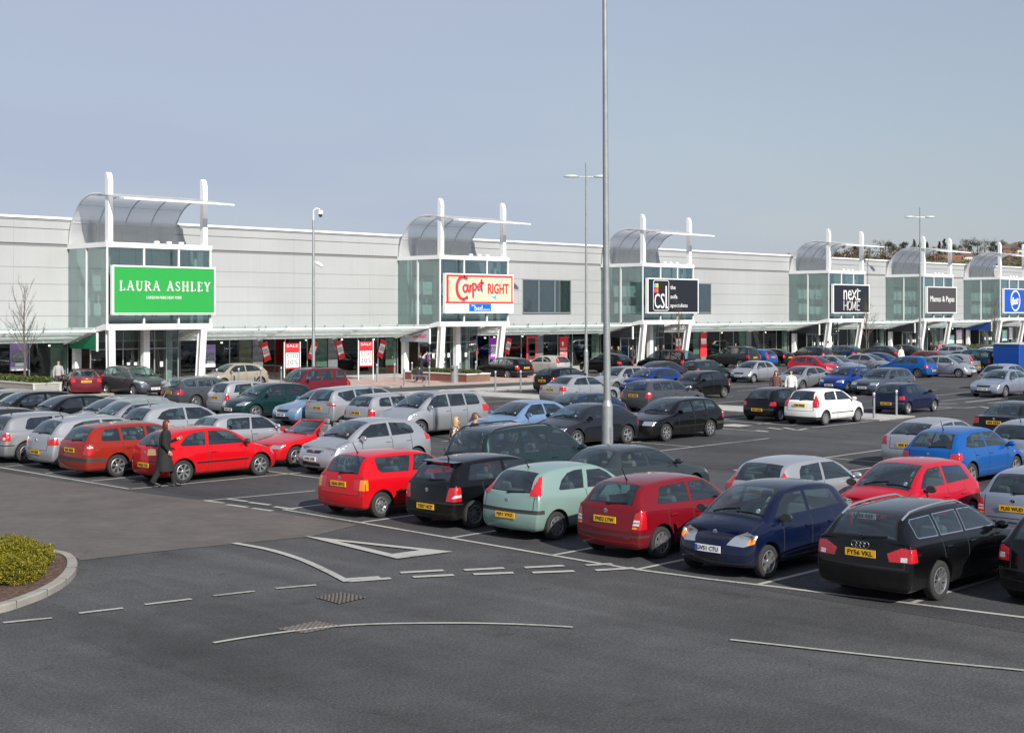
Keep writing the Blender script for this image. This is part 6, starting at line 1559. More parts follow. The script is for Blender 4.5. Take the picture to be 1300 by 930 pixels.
# planters, bin, bench
def planter(name, label, x0, x1, y0, y1, z1, wall, capm, fol, n=2500, hh=.35, trims=False, cat='planter'):
    t = thing(name, label, cat, (x0, y0, 0), group='raised planters by the shops')
    w, d = x1-x0, y1-y0
    mb = MB(); mb.box(0, w, 0, .25, .003, z1-.06); mb.box(0, w, d-.25, d, .003, z1-.06); mb.box(0, .25, .25, d-.25, .003, z1-.06); mb.box(w-.25, w, .25, d-.25, .003, z1-.06); mb.obj('wall', M[wall], t)
    mb = MB(); mb.box(-.03, w+.03, -.03, .28, z1-.06, z1); mb.box(-.03, w+.03, d-.28, d+.03, z1-.06, z1); mb.box(-.03, .28, .28, d-.28, z1-.06, z1); mb.box(w-.28, w+.03, .28, d-.28, z1-.06, z1); mb.obj('coping', M[capm], t)
    mb = MB(); mb.box(.25, w-.25, .25, d-.25, z1-.2, z1-.09); mb.obj('soil', M['soil'], t)
    if trims:
        mb = MB()
        for x in (0, w-.12): mb.box(x, x+.12, -.02, 0, 0, z1-.06)
        mb.obj('corner_trim', M['stone_trim'], t)
    mb = MB()
    nx = max(2, int(max(w, d)/.7))
    for k in range(nx):
        q = (k+.5)/nx; cx_, cy_ = (w*q, d/2) if w > d else (w/2, d*q)
        for _ in range(2): leaves(mb, (cx_, cy_, z1+hh*.3), (min(w, .9)*.55 if w < d else .55, .5 if w > d else .5, hh*.6), n//nx//2, .06, rnd, .3)
    mb.obj('planting', M[fol], t, fix=False); return t
planter('planter', 'grey stone planter with low green plants behind the leftmost cars', 34.8, 36.4, 68.5, 75.9-2.0, .82, 'stone_grey', 'stone_trim', 'leaf_green', 5000, .35, True)
planter('planter', 'red brick planter with white coping beside the walking man', 61.1, 63.2, 63.4, 69.4, .62, 'brick_red', 'cap_white', 'leaf_green', 5000, .28)
planter('planter', 'low planter with green plants in front of the black sofa sign tower', 83.958, 86.895, 66, 68.2, .5, 'stone_grey', 'stone_trim', 'leaf_green', 3500, .5)
planter('planter', 'low planter with green plants below the black home sign', 110.439, 117.087, 66, 68.2, .6, 'stone_grey', 'stone_trim', 'leaf_green', 4500, .6)
planter('planter', 'brick planter with clipped green plants in front of the blue oval sign', 130.003, 136.555, 64, 66, .75, 'brick_red', 'stone_trim', 'leaf_green', 4500, .6)
t = thing('litter_bin', 'round silver litter bin beside the red brick planter', 'litter bin', (60.25, 63.6, .1))
mb = MB(); mb.lathe([(.27, 0), (.27, .05), (.24, .07), (.24, 1.0), (.26, 1.02), (.24, 1.06), (0, 1.08)], 20); mb.obj('drum', M['galvanised_post'], t)
mb = MB(); mb.cbox((-.26, -.06, .82), (.06, .3, .14), 0, .02); mb.obj('slot', M['plastic_dark'], t)
t = thing('bench', 'small grey metal bench between the walking man and the bin', 'bench', (58.6, 64.9, .1))
mb = MB(); 
for k in range(5): mb.box(-.2+k*.09, -.14+k*.09, -.6, .6, .43, .46)
mb.obj('seat', M['galvanised'], t)
for s in (-.5, .5):
    mb = MB(); mb.box(-.03, .03, s-.03, s+.03, 0, .43); mb.box(-.2, .22, s-.025, s+.025, .39, .43); mb.box(-.15, .15, s-.04, s+.04, 0, .02); mb.obj('leg', M['galvanised'], t)

# bare young trees in front of the shops
def bare_tree(label, x, y, z, h, seed, spread=1., fine=3, group='bare young trees by the shops', mat_='bark', name='bare_tree', leafy=None):
    t = thing(name, label, 'tree', (x, y, z), group=group)
    rn = random.Random(seed); tr = MB(); br = MB()
    tr.tube([(0, 0, 0), (.03, .02, h*.25), (-.02, .03, h*.55), (0, 0, h)], [h*.013+.012, h*.011+.01, h*.007+.006, .006], 7)
    tips = []
    def grow(p, d, l, r, lvl):
        q = p + d*l*.5 + Vector((rn.gauss(0, .03), rn.gauss(0, .03), 0))*l; e = q + (d+Vector((0, 0, .12))).normalized()*l*.5
        br.tube([p, q, e], [r, r*.75, r*.45], 4, caps=False); tips.append(e)
        if lvl <= 0: return
        for k in range(rn.randint(3, 4)):
            s = rn.uniform(.3, 1.); b = p.lerp(e, s)
            dd = (d*1.0 + Vector((rn.gauss(0, .42), rn.gauss(0, .42), rn.gauss(.18, .22)))).normalized()
            grow(b, dd, l*rn.uniform(.45, .7), r*.55, lvl-1)
    for k in range(15):
        s = .25+.7*k/15; a = k*2.4+rn.uniform(-.4, .4); up = .75+.5*s
        d = Vector((math.cos(a)*spread, math.sin(a)*spread, up*1.3)).normalized()
        grow(Vector((0, 0, h*s)), d, h*(.34-.2*s)*rn.uniform(.8, 1.2), h*.0045*(1.2-s)+.004, fine-1)
    tr.obj('trunk', M[mat_], t); br.obj('crown', M[mat_], t, fix=False)
    if leafy:
        mb = MB()
        for e in tips:
            for _ in range(leafy[1]):
                p = e+Vector((rn.gauss(0, .25), rn.gauss(0, .25), rn.gauss(0, .2))); a = Vector((rn.gauss(0,1), rn.gauss(0,1), rn.gauss(0,1))).normalized(); b = a.orthogonal().normalized(); s = .12
                mb.add([p-a*s, p+b*s*.5, p+a*s, p-b*s*.5], [(0,1,2,3)])
        mb.obj('foliage', M[leafy[0]], t, fix=False)
    return t
bare_tree('bare upright tree rising from the grey stone planter at the left', 35.9, 71.6, .7, 5.0, 3, .62, 3)
bare_tree('bare thin tree in front of the black sofa sign tower', 87.606, 67, .4, 4.6, 5, .5, 3)
bare_tree('bare thin tree in front of the black home sign', 115.988, 67, .5, 4.8, 8, .5, 3)
bare_tree('bare thin tree left of the blue oval sign', 138.147, 65, .6, 4.8, 9, .5, 3)

# ------------------------------------------------------------ hill, wood and houses in the distance
CA, SA = math.cos(R(44.2004)), math.sin(R(44.2004))
def ray(u, d): l = (u-650)/1780*d; return (d*CA+l*SA, d*SA-l*CA)
pbr('hill_grass', (.10, .10, .045), .95, var=(.02, .5, 6))
ridge = [(500, 0), (700, 3), (900, 14), (950, 20), (1000, 23), (1050, 25), (1100, 26.5), (1150, 27), (1200, 26.5), (1250, 26), (1300, 26), (1400, 27), (1600, 22)]
mb = MB(); vs = []; fs = []
rows_ = [(430, 0.), (470, .45), (520, .85), (560, 1.), (640, .98), (760, .7)]
hx = []
for i in range(67):
    u = 500+i*16.7
    z = next(a[1]+(b[1]-a[1])*(u-a[0])/(b[0]-a[0]) for a, b in zip(ridge[:-1], ridge[1:]) if a[0] <= u <= b[0]+9)
    hx.append((u, z))
    for d, k in rows_: x, y = ray(u, d); vs.append((x, y, max(-.5, z*k + .8*math.sin(u*.05+d*.02)*(1 if k else 0))))
n = len(rows_)
for i in range(66):
    for j in range(n-1): fs.append((i*n+j, (i+1)*n+j, (i+1)*n+j+1, i*n+j+1))
mb.add(vs, fs, 0, True); struct(mb.obj('hill', M['hill_grass'], fix=False))
def hillz(u, d):
    z = next((a[1]+(b[1]-a[1])*(u-a[0])/(b[0]-a[0]) for a, b in zip(ridge[:-1], ridge[1:]) if a[0] <= u <= b[0]), 0)
    k = next((a[1]+(b[1]-a[1])*(d-a[0])/(b[0]-a[0]) for a, b in zip(rows_[:-1], rows_[1:]) if a[0] <= d <= b[0]), 1)
    return z*k
# a hedge-and-wood mass along the slope
rnd = random.Random(21); mb = MB()
for _ in range(260):
    u = rnd.uniform(960, 1420); d = rnd.uniform(470, 575); x, y = ray(u, d); s = rnd.uniform(1.2, 2.8)
    leaves(mb, (x, y, hillz(u, d)+s*.5), (s*1.8, s*1.8, s), 70, .5, rnd, .3)
struct(mb.obj('hillside_scrub', M['leaf_brown'], fix=False), 'stuff')
TR = [(950, 4.5, 'd'), (1003, 4, 'b'), (1014, 5, 'b'), (1030, 5, 'b'), (1045, 6, 'd'), (1060, 4.5, 'b'), (1075, 5.5, 'b'), (1092, 6, 'd'), (1104, 5, 'b'), (1118, 7, 'b'), (1124, 6.5, 'b'), (1134, 6, 'd'), (1141, 5.5, 'b'), (1150, 5.5, 'd'), (1161, 6.5, 'c'), (1168, 6, 'c'), (1177, 6.5, 'c'),
      (1185, 5, 'b'), (1193, 6, 'c'), (1199, 7.5, 'c'), (1207, 6, 'd'), (1217, 5.5, 'b'), (1226, 7.5, 'b'), (1233, 7, 'd'), (1241, 9, 'b'), (1250, 9, 'b'), (1258, 7.5, 'd'), (1266, 6.5, 'b'), (1274, 6.5, 'd'), (1283, 6.5, 'd'), (1291, 6, 'b'), (1299, 6.5, 'd'), (1310, 6, 'b'), (1322, 7, 'd')]
for i, (u, h, k) in enumerate(TR):
    d = 552 + (i*37 % 30); x, y = ray(u, d); z = hillz(u, d)
    side = 'above the black home sign' if u < 1110 else ('behind the roof of the grey sign tower' if u < 1222 else 'behind the roof of the blue oval sign tower')
    side = side if u > 960 else 'alone just above the roof between the sofa and home signs'
    kind = {'d': 'dark bushy tree', 'b': 'brown bare tree', 'c': 'dark pointed conifer'}[k]
    t = thing({'d': 'broadleaf_tree', 'b': 'bare_hill_tree', 'c': 'conifer'}[k], '%s on the far hill %s' % (kind, side if u > 960 else 'alone above the roof right of the sofa sign'), 'tree', (x, y, z), group='%ss on the far hill %s' % (kind, side))
    mb = MB(); mb.tube([(0, 0, -1), (0, 0, h*.4), (.1, 0, h*.8)], [.28, .18, .05], 6); mb.obj('trunk', M['bark'], t)
    mb = MB(); rn = random.Random(i+50)
    if k == 'c':
        for q in range(9): f = q/9; leaves(mb, (rn.gauss(0, .15), rn.gauss(0, .15), h*(.15+.85*f)), ((1-f)*h*.26+.15, (1-f)*h*.26+.15, h*.09), 80, .26, rn, .2)
    else:
        for q in range(11): leaves(mb, (rn.gauss(0, h*.22), rn.gauss(0, h*.22), h*rn.uniform(.4, .9)), (h*.17, h*.17, h*.15), 110 if k == 'd' else 38, .24 if k == 'd' else .2, rn, .1)
    mb.obj('crown', M['leaf_dark'] if k != 'b' else M['leaf_brown'], t, fix=False)
pbr('house_brick', (.20, .08, .055), .8); pbr('house_pale', (.55, .50, .44), .8); pbr('roof_tile', (.10, .075, .07), .8); pbr('roof_red', (.20, .07, .045), .8)
def house(label, u, d, w, h, wall, roof_, z=None):
    x, y = ray(u, d); z = hillz(u, d) if z is None else z
    t = thing('house', label, 'house', (x, y, z), R(-45), group='houses on the far hill')
    mb = MB(); mb.box(-w/2, w/2, -3, 3, -2, h); mb.prism([(-3, h), (3, h), (0, h+1.9)], -w/2, w/2, 'x'); mb.obj('wall', M[wall], t)
    mb = MB(); mb.add([(-w/2-.2, -3.3, h-.15), (w/2+.2, -3.3, h-.15), (w/2+.2, 0, h+2.05), (-w/2-.2, 0, h+2.05), (-w/2-.2, 3.3, h-.15), (w/2+.2, 3.3, h-.15)], [(0,1,2,3),(3,2,5,4)]); r = mb.obj('roof', M[roof_], t, fix=False)
    mb = MB(); mb.box(-w*.3-.3, -w*.3+.3, -.3, .3, h+1.5, h+2.9); mb.obj('chimney', M['house_brick'], r)
    for k in range(max(2, int(w/2.6))):
        for zz in ((.7, h-1.5) if h > 4 else (.8,)):
            mb = MB(); xx = -w/2+1.1+k*2.5; mb.box(xx, xx+1.1, -3.04, -3.0, zz, zz+1.0); mb.obj('window', M['trim_black'], t)
house('red brick house with red roof behind the grey sign tower', 1201, 540, 12, 2.6, 'house_brick', 'roof_red', 21.5)
house('pale rendered house among trees left of the blue oval tower', 1226, 548, 4, 3.2, 'house_pale', 'roof_tile', 22.8)
house('brick house with dark roof at the far right on the hill', 1281, 560, 7, 3.2, 'house_brick', 'roof_tile', 26.2)
house('pale house with dark roof at the right edge of the hill', 1296, 560, 6, 3.2, 'house_pale', 'roof_tile', 26.0)
house('dark roofed pale house above the roof left of the home sign', 1044, 545, 6, 2.6, 'house_pale', 'roof_tile', 19.5)
# ------------------------------------------------------------ people
pbr('skin', (.52, .30, .22), .5)
pbr('cloth_black', (.010, .010, .011), .85, var=(8, .3, 4)); pbr('cloth_darkgrey', (.05, .05, .055), .85); pbr('cloth_white', (.62, .61, .58), .85); pbr('cloth_navy', (.02, .03, .06), .85)
pbr('cloth_jeans', (.05, .08, .14), .85); pbr('cloth_pink', (.45, .15, .18), .85); pbr('cloth_brown', (.10, .04, .04), .85); pbr('cloth_purple', (.16, .04, .2), .85)
pbr('cloth_grey', (.30, .30, .31), .85); pbr('shoe_black', (.012, .012, .012), .4); pbr('bag_tan', (.22, .15, .08), .6)
pbr('hair_auburn', (.09, .015, .012), .5); pbr('hair_blond', (.42, .28, .13), .5); pbr('hair_brown', (.10, .045, .025), .5); pbr('hair_dark', (.02, .015, .012), .5)
def spotted():
    m, nt, out = nodes_of('cloth_spotted'); N = nt.nodes.new; K = nt.links.new
    b = N('ShaderNodeBsdfPrincipled'); b.inputs['Roughness'].default_value = .85; K(b.outputs[0], out.inputs[0])
    tc = N('ShaderNodeTexCoord'); v = N('ShaderNodeTexVoronoi'); v.inputs['Scale'].default_value = 14; K(tc.outputs['Object'], v.inputs['Vector'])
    r = N('ShaderNodeValToRGB'); r.color_ramp.interpolation = 'CONSTANT'; r.color_ramp.elements[0].color = (.62, .50, .42, 1); r.color_ramp.elements[1].color = (.10, .05, .045, 1); r.color_ramp.elements[1].position = .42
    K(v.outputs['Distance'], r.inputs[0]); K(r.outputs[0], b.inputs['Base Color']); M['cloth_spotted'] = m
spotted()
def person(label, x, y, rz, H_=1.7, top='cloth_black', legs='cloth_darkgrey', hair='hair_dark', hair_len=.12, step=.18, arms=None, coat=None, lean=0., group='people in the car park', z=0., turn=0.):
    """one continuous skinned body in the given pose with clothing and hair as children; faces +x"""
    k = H_/1.7
    t = thing('person', label, 'person', (x, y, z), rz, group)
    arms = arms or {'L': ((.02, .24, 1.13), (.10, .25, .88)), 'R': ((-.06, -.24, 1.13), (-.02, -.25, .88))}
    J = {}; E = []
    def j(n, p, r, par=None):
        J[n] = (Vector(p)*k, r*k); 
        if par: E.append((par, n))
    lx = lean
    j('pelvis', (0, 0, .93), .135); j('waist', (lx*.3, 0, 1.06), .12, 'pelvis'); j('chest', (lx*.7, 0, 1.27), .145, 'waist'); j('neck', (lx+.01, 0, 1.43), .06, 'chest')
    j('throat', (lx+.015, 0, 1.49), .05, 'neck'); j('head', (lx+.03, 0, 1.59), .088, 'throat'); j('crown', (lx+.02, 0, 1.655), .07, 'head')
    for s, sg, st in (('L', 1, step), ('R', -1, -step)):
        j('hip'+s, (0, .09*sg, .88), .10, 'pelvis'); j('knee'+s, (st*.55+.03, .10*sg, .49), .062, 'hip'+s); j('ankle'+s, (st-(.05 if st < 0 else 0), .10*sg, .09 + (.05 if st < 0 else 0)), .042, 'knee'+s)
        j('toe'+s, (st+.17, .11*sg, .035 + (.01 if st < 0 else 0)), .035, 'ankle'+s)
        j('sh'+s, (lx, .17*sg, 1.37), .062, 'chest'); el, ha = arms[s]
        j('el'+s, el, .045, 'sh'+s); j('wr'+s, ha, .032, 'el'+s)
        d = (Vector(ha)-Vector(el)).normalized(); j('palm'+s, Vector(ha)+d*.09, .036, 'wr'+s)
    names = list(J); me = bpy.data.meshes.new('body'); me.from_pydata([J[n][0] for n in names], [(names.index(a), names.index(b)) for a, b in E], [])
    o = bpy.data.objects.new('body', me); COL.objects.link(o)
    o.modifiers.new('skin', 'SKIN'); sv = me.skin_vertices[0].data
    for i, n in enumerate(names): sv[i].radius = (J[n][1], J[n][1]*(.78 if n in ('chest', 'waist') else 1)); sv[i].use_root = (n == 'pelvis')
    o.modifiers.new('ss', 'SUBSURF').levels = 2
    bpy.context.view_layer.update()
    m2 = bpy.data.meshes.new_from_object(o.evaluated_get(bpy.context.evaluated_depsgraph_get())); bpy.data.objects.remove(o); bpy.data.meshes.remove(me)
    mb = MB(); mb.v = [tuple(v.co) for v in m2.vertices]; 
    segs = [(J[a][0], J[b][0], a, b) for a, b in E]
    def near(p):
        best = None
        for a, b, na, nb in segs:
            ab = b-a; q = max(0, min(1, (p-a).dot(ab)/max(ab.length_squared, 1e-9))); d = (a+ab*q-p).length
            if best is None or d < best[0]: best = (d, na, nb)
        return best
    for p in m2.polygons:
        _, a, b = near(p.center); nm = b
        if nm.startswith(('palm', 'head', 'crown', 'throat')): mi = 0
        elif nm.startswith(('hip', 'knee')): mi = 2
        elif nm.startswith('ankle'): mi = 2
        elif nm.startswith('toe'): mi = 3
        else: mi = 1
        mb.f.append(tuple(p.vertices)); mb.m.append(mi); mb.sm.append(True)
    bpy.data.meshes.remove(m2)
    # fingers, rooted in the palm
    for s, sg in (('L', 1), ('R', -1)):
        w, pl = J['wr'+s][0], J['palm'+s][0]; d = (pl-w).normalized(); a = d.cross(Vector((0, 1, 0.01))).normalized() if abs(d.y) < .9 else Vector((1, 0, 0)); c = d.cross(a)
        for q, (off, ln) in enumerate(((-.03, .07), (-.01, .08), (.01, .075), (.03, .06))):
            b = pl + a*off*k; mb.tube([b-d*.02, b+d*ln*.5*k+c*.01*sg, b+d*ln*.85*k+c*.03*sg], [.0095, .009, .007], 6, 0)
        b = w+d*.03; mb.tube([b, b-a*.04+d*.03, b-a*.05+d*.065], [.012, .011, .008], 6, 0)
    hc = J['head'][0]
    mb.tube([hc+Vector((.075, 0, .005))*k, hc+Vector((.105, 0, -.02))*k], [.010*k, .014*k], 6, 0)
    mb.obj('body', [M['skin'], M[top], M[legs], M['shoe_black']], t, fix=False)
    mb = MB()
    for s in (1, -1): mb.cbox(hc+Vector((.083, s*.032, .012))*k, (.012, .022, .010), 0, .003)
    mb.cbox(hc+Vector((.082, 0, -.05))*k, (.012, .04, .010), 1, .003)
    mb.obj('face_features', [M['hair_dark'], M['poster_pink']], t)
    # hair: a cap that hangs behind to hair_len below the chin line
    T = Matrix.Translation(hc+Vector((-.012, 0, .02))*k)
    mb = MB(); n = 16; prof = [(0, .118), (.05, .108), (.085, .075), (.102, .02), (.104, -.04), (.10, -.04-hair_len*.5), (.085, -.04-hair_len)]
    vs = []; fs = []
    for r_, z_ in prof:
        for i in range(n):
            a = R(62) + R(236)*i/(n-1); fwd = 1 if z_ > .03 else 1
            a2 = 2*math.pi*i/n if z_ > .045 else a
            vs.append((r_*math.cos(a2)*k, r_*math.sin(a2)*.93*k, z_*k))
    for q in range(len(prof)-1):
        for i in range(n-1 if prof[q+1][1] <= .045 else n): fs.append((q*n+i, q*n+(i+1) % n, (q+1)*n+(i+1) % n, (q+1)*n+i))
    mb.add(vs, fs, 0, True, T); mb.obj('hair', M[hair], t, fix=False)
    # clothing shells
    def garment(name, rows, mat_, sleeves=True, open_=False):
        mb = MB(); n = 18; vs = []; fs = []
        for (cx_, rx, ry, z_) in rows:
            for i in range(n):
                a = 2*math.pi*i/n; w = 1+.05*math.sin(5*a+z_*7)*(1.3-z_ if z_ < 1 else .2)
                vs.append((cx_*k+rx*k*math.cos(a)*w, ry*k*math.sin(a)*w, z_*k))
        for q in range(len(rows)-1):
            for i in range(n): fs.append((q*n+i, q*n+(i+1) % n, (q+1)*n+(i+1) % n, (q+1)*n+i))
        mb.add(vs, fs, 0, True)
        if sleeves:
            for s in 'LR': mb.tube([J['sh'+s][0]+Vector((0, 0, .01)), J['el'+s][0], J['wr'+s][0]], [.078*k, .062*k, .05*k], 10, 0, True)
        mb.obj(name, M[mat_], t, fix=False)
    if coat == 'long':
        garment('coat', [(lx, .07, .09, 1.47), (lx, .115, .18, 1.42), (lx*.7, .155, .20, 1.28), (0, .145, .165, 1.08), (0, .17, .19, .9), (.0, .20, .22, .65), (.0, .235, .23, .42), (0, .22, .22, .42)], top)
    elif coat == 'dress':
        garment('dress', [(lx, .075, .09, 1.46), (lx, .11, .17, 1.41), (lx*.7, .15, .18, 1.28), (0, .135, .155, 1.08), (0, .17, .19, .85), (0, .20, .22, .45), (0, .22, .23, .18)], top)
    else:
        garment('jacket', [(lx, .07, .085, 1.46), (lx, .11, .175, 1.41), (lx*.7, .148, .19, 1.28), (0, .135, .165, 1.06), (0, .155, .18, .88), (0, .14, .165, .87)], top)
    if coat != 'dress':
        for s, nm in (('L', 'L'), ('R', 'R')):
            pass
        mb = MB()
        for s in 'LR': mb.tube([J['hip'+s][0]+Vector((0, 0, .02)), J['knee'+s][0], J['ankle'+s][0]+Vector((0, 0, .0))], [.115*k, .082*k, .072*k], 12, 0, True)
        mb.obj('trousers', M[legs], t, fix=False)
    return t
wx, wy = 19.75, 31.75
person('woman in a long black coat with auburn hair walking past the red three-door car', wx, wy, R(-38), 1.72, 'cloth_black', 'cloth_black', 'hair_auburn', .10, .24,
       {'L': ((.10, .24, 1.13), (.30, .16, 1.22)), 'R': ((.02, -.24, 1.12), (.12, -.2, .95))}, 'long', .03, group='shoppers walking between the cars')
hb = thing('handbag', 'small tan handbag hanging at the side of the woman in black', 'handbag', (wx-.30, wy+.12, .84), R(-38))
mb = MB(); mb.prism([(-.11, 0), (.11, 0), (.09, .16), (-.09, .16)], -.05, .05, 'y'); mb.obj('pouch', M['bag_tan'], hb)
mb = MB(); mb.tube([(-.08, 0, .15), (-.05, 0, .35), (.02, 0, .52), (.08, 0, .35), (.08, 0, .15)], .008, 6); mb.obj('strap', M['shoe_black'], hb)
person('blond woman in a spotted top between the silver people carrier and the dark one', 26.281, 27.772, R(-62), 1.66, 'cloth_spotted', 'cloth_brown', 'hair_blond', .22, .1, {'L': ((.10, .22, 1.15), (.25, .10, 1.02)), 'R': ((.08, -.22, 1.15), (.24, -.08, 1.0))}, None, .05, group='shoppers walking between the cars')
person('man in a black jacket with short brown hair beside the blond woman', 26.391, 27.147, R(-45), 1.80, 'cloth_black', 'cloth_darkgrey', 'hair_brown', .0, .12, {'L': ((.10, .24, 1.15), (.28, .12, 1.05)), 'R': ((.04, -.24, 1.13), (.22, -.14, 1.0))}, None, .05, group='shoppers walking between the cars')
person('woman in a dark top walking towards the camera beside the silver small car', 57.241, 37.947, R(-140), 1.68, 'cloth_brown', 'cloth_darkgrey', 'hair_brown', .1, .14, group='shoppers walking between the cars')
person('woman in a white top and dark cardigan, right of the woman in the dark top', 58.228, 37.745, R(-140), 1.70, 'cloth_white', 'cloth_navy', 'hair_auburn', .18, .14, group='shoppers walking between the cars')
person('man in black walking left past the brick planter with a bag', 59.2, 65.6, R(150), 1.82, 'cloth_black', 'cloth_navy', 'hair_dark', .0, .26, z=.1, group='people on the shop pavement')
bg = thing('shoulder_bag', 'black bag carried by the man walking past the brick planter', 'bag', (58.85, 65.8, .62), R(150))
mb = MB(); mb.cbox((0, 0, .12), (.34, .12, .26), 0, .03); mb.obj('pouch', M['cloth_black'], bg)
mb = MB(); mb.tube([(-.1, 0, .24), (0, 0, .40), (.1, 0, .24)], .01, 6); mb.obj('strap', M['shoe_black'], bg)
def PV(u, d): return None
FOLK = [(66.869, 73.5, 'woman in purple in the doorway under the red script sign', 'cloth_purple', 'cloth_black', 'hair_dark'),
        (83.828, 70, 'person with light hair in dark clothes left of the sofa shop column', 'cloth_black', 'cloth_darkgrey', 'hair_blond'),
        (84.851, 71.5, 'person in black near the sofa shop doors behind the lamp post', 'cloth_black', 'cloth_darkgrey', 'hair_dark'),
        (86.783, 71, 'person in a dark jacket behind the roof of the black people carrier', 'cloth_darkgrey', 'cloth_darkgrey', 'hair_brown'),
        (90.628, 71, 'person in a dark coat between the two sofa shop columns', 'cloth_black', 'cloth_darkgrey', 'hair_dark'),
        (100.122, 70.5, 'person in pink with dark hair behind the blue hatchback', 'cloth_pink', 'cloth_darkgrey', 'hair_dark'),
        (113.461, 69.5, 'person in a white top right of the home shop column', 'cloth_white', 'cloth_jeans', 'hair_brown'),
        (121.437, 69, 'person in navy beside the silver estate near the home shop', 'cloth_navy', 'cloth_jeans', 'hair_dark'),
        (118.796, 62, 'person in black standing behind the silver cars under the grey sign', 'cloth_black', 'cloth_black', 'hair_dark'),
        (120.302, 62, 'person in dark red beside the person in black under the grey sign', 'cloth_pink', 'cloth_black', 'hair_brown'),
        (146.092, 70, 'person in navy near the doors under the oval sign', 'cloth_navy', 'cloth_navy', 'hair_dark'),
        (38.335, 72.5, 'person in grey walking behind the leftmost planter', 'cloth_grey', 'cloth_darkgrey', 'hair_auburn')]
for i, (x, y, lb, a, b, c) in enumerate(FOLK): person(lb, x, y, R([-90, -120, 180, 0, -60, -100][i % 6]), 1.7, a, b, c, .08, .1+.05*(i % 3), z=.1 if y > 68 else 0, group='people on the shop pavement')
wt = person('person in a long white coat standing among the far parked cars', 102.330, 56, R(-100), 1.75, 'cloth_white', 'cloth_white', 'hair_brown', .05, .1, None, 'long', group='shoppers walking between the cars')
# ------------------------------------------------------------ the parked cars
BLACK = (.0022, .0024, .0032); NAVY = (.002, .0055, .024); SILVER = (.44, .45, .47, .72); SILVER2 = (.34, .35, .37, .72); CHARC = (.022, .024, .030, .3); DGREY = (.060, .065, .075, .4)
RED_ = (.44, .003, .008); MRED = (.15, .004, .010, .15); MAROON = (.11, .008, .018, .2); ORED = (.23, .018, .010, .15); PGREEN = (.23, .34, .31, .4); DGREEN = (.003, .022, .024, .1); TEAL = (.014, .030, .034, .3)
LBLUE = (.16, .26, .42, .4); MBLUE = (.005, .085, .32, .3); BLUE = (.003, .025, .17, .2); WHITE_ = (.72, .72, .70); GOLD = (.36, .32, .25, .4); DBLUE = (.01, .025, .07, .3); SBLUE = (.25, .29, .36, .5); CRIM = (.36, .005, .02)
def near_tickets(rt):
    mb = MB(); mb.cbox((0, 0, 0), (.012, .09, .14), 0, 0, Matrix.Translation((.50, .40, 1.24)) @ Matrix.Rotation(R(-55), 4, 'Y')); mb.cbox((0, 0, 0), (.012, .08, .07), 0, 0, Matrix.Translation((.66, .45, 1.15)) @ Matrix.Rotation(R(-55), 4, 'Y')); mb.obj('paper_tickets', M['paper_white'], rt)
def rings(rt):
    for k in range(4):
        T = Matrix.Translation((-2.255, .105-.07*k, .90)) @ Matrix.Rotation(R(90), 4, 'Y')
        mb = MB(); mb.tube([T @ Vector((.05*math.cos(a*math.pi/7), .05*math.sin(a*math.pi/7), 0)) for a in range(15)], .006, 5, caps=False); mb.obj('badge', M['chrome'], rt)
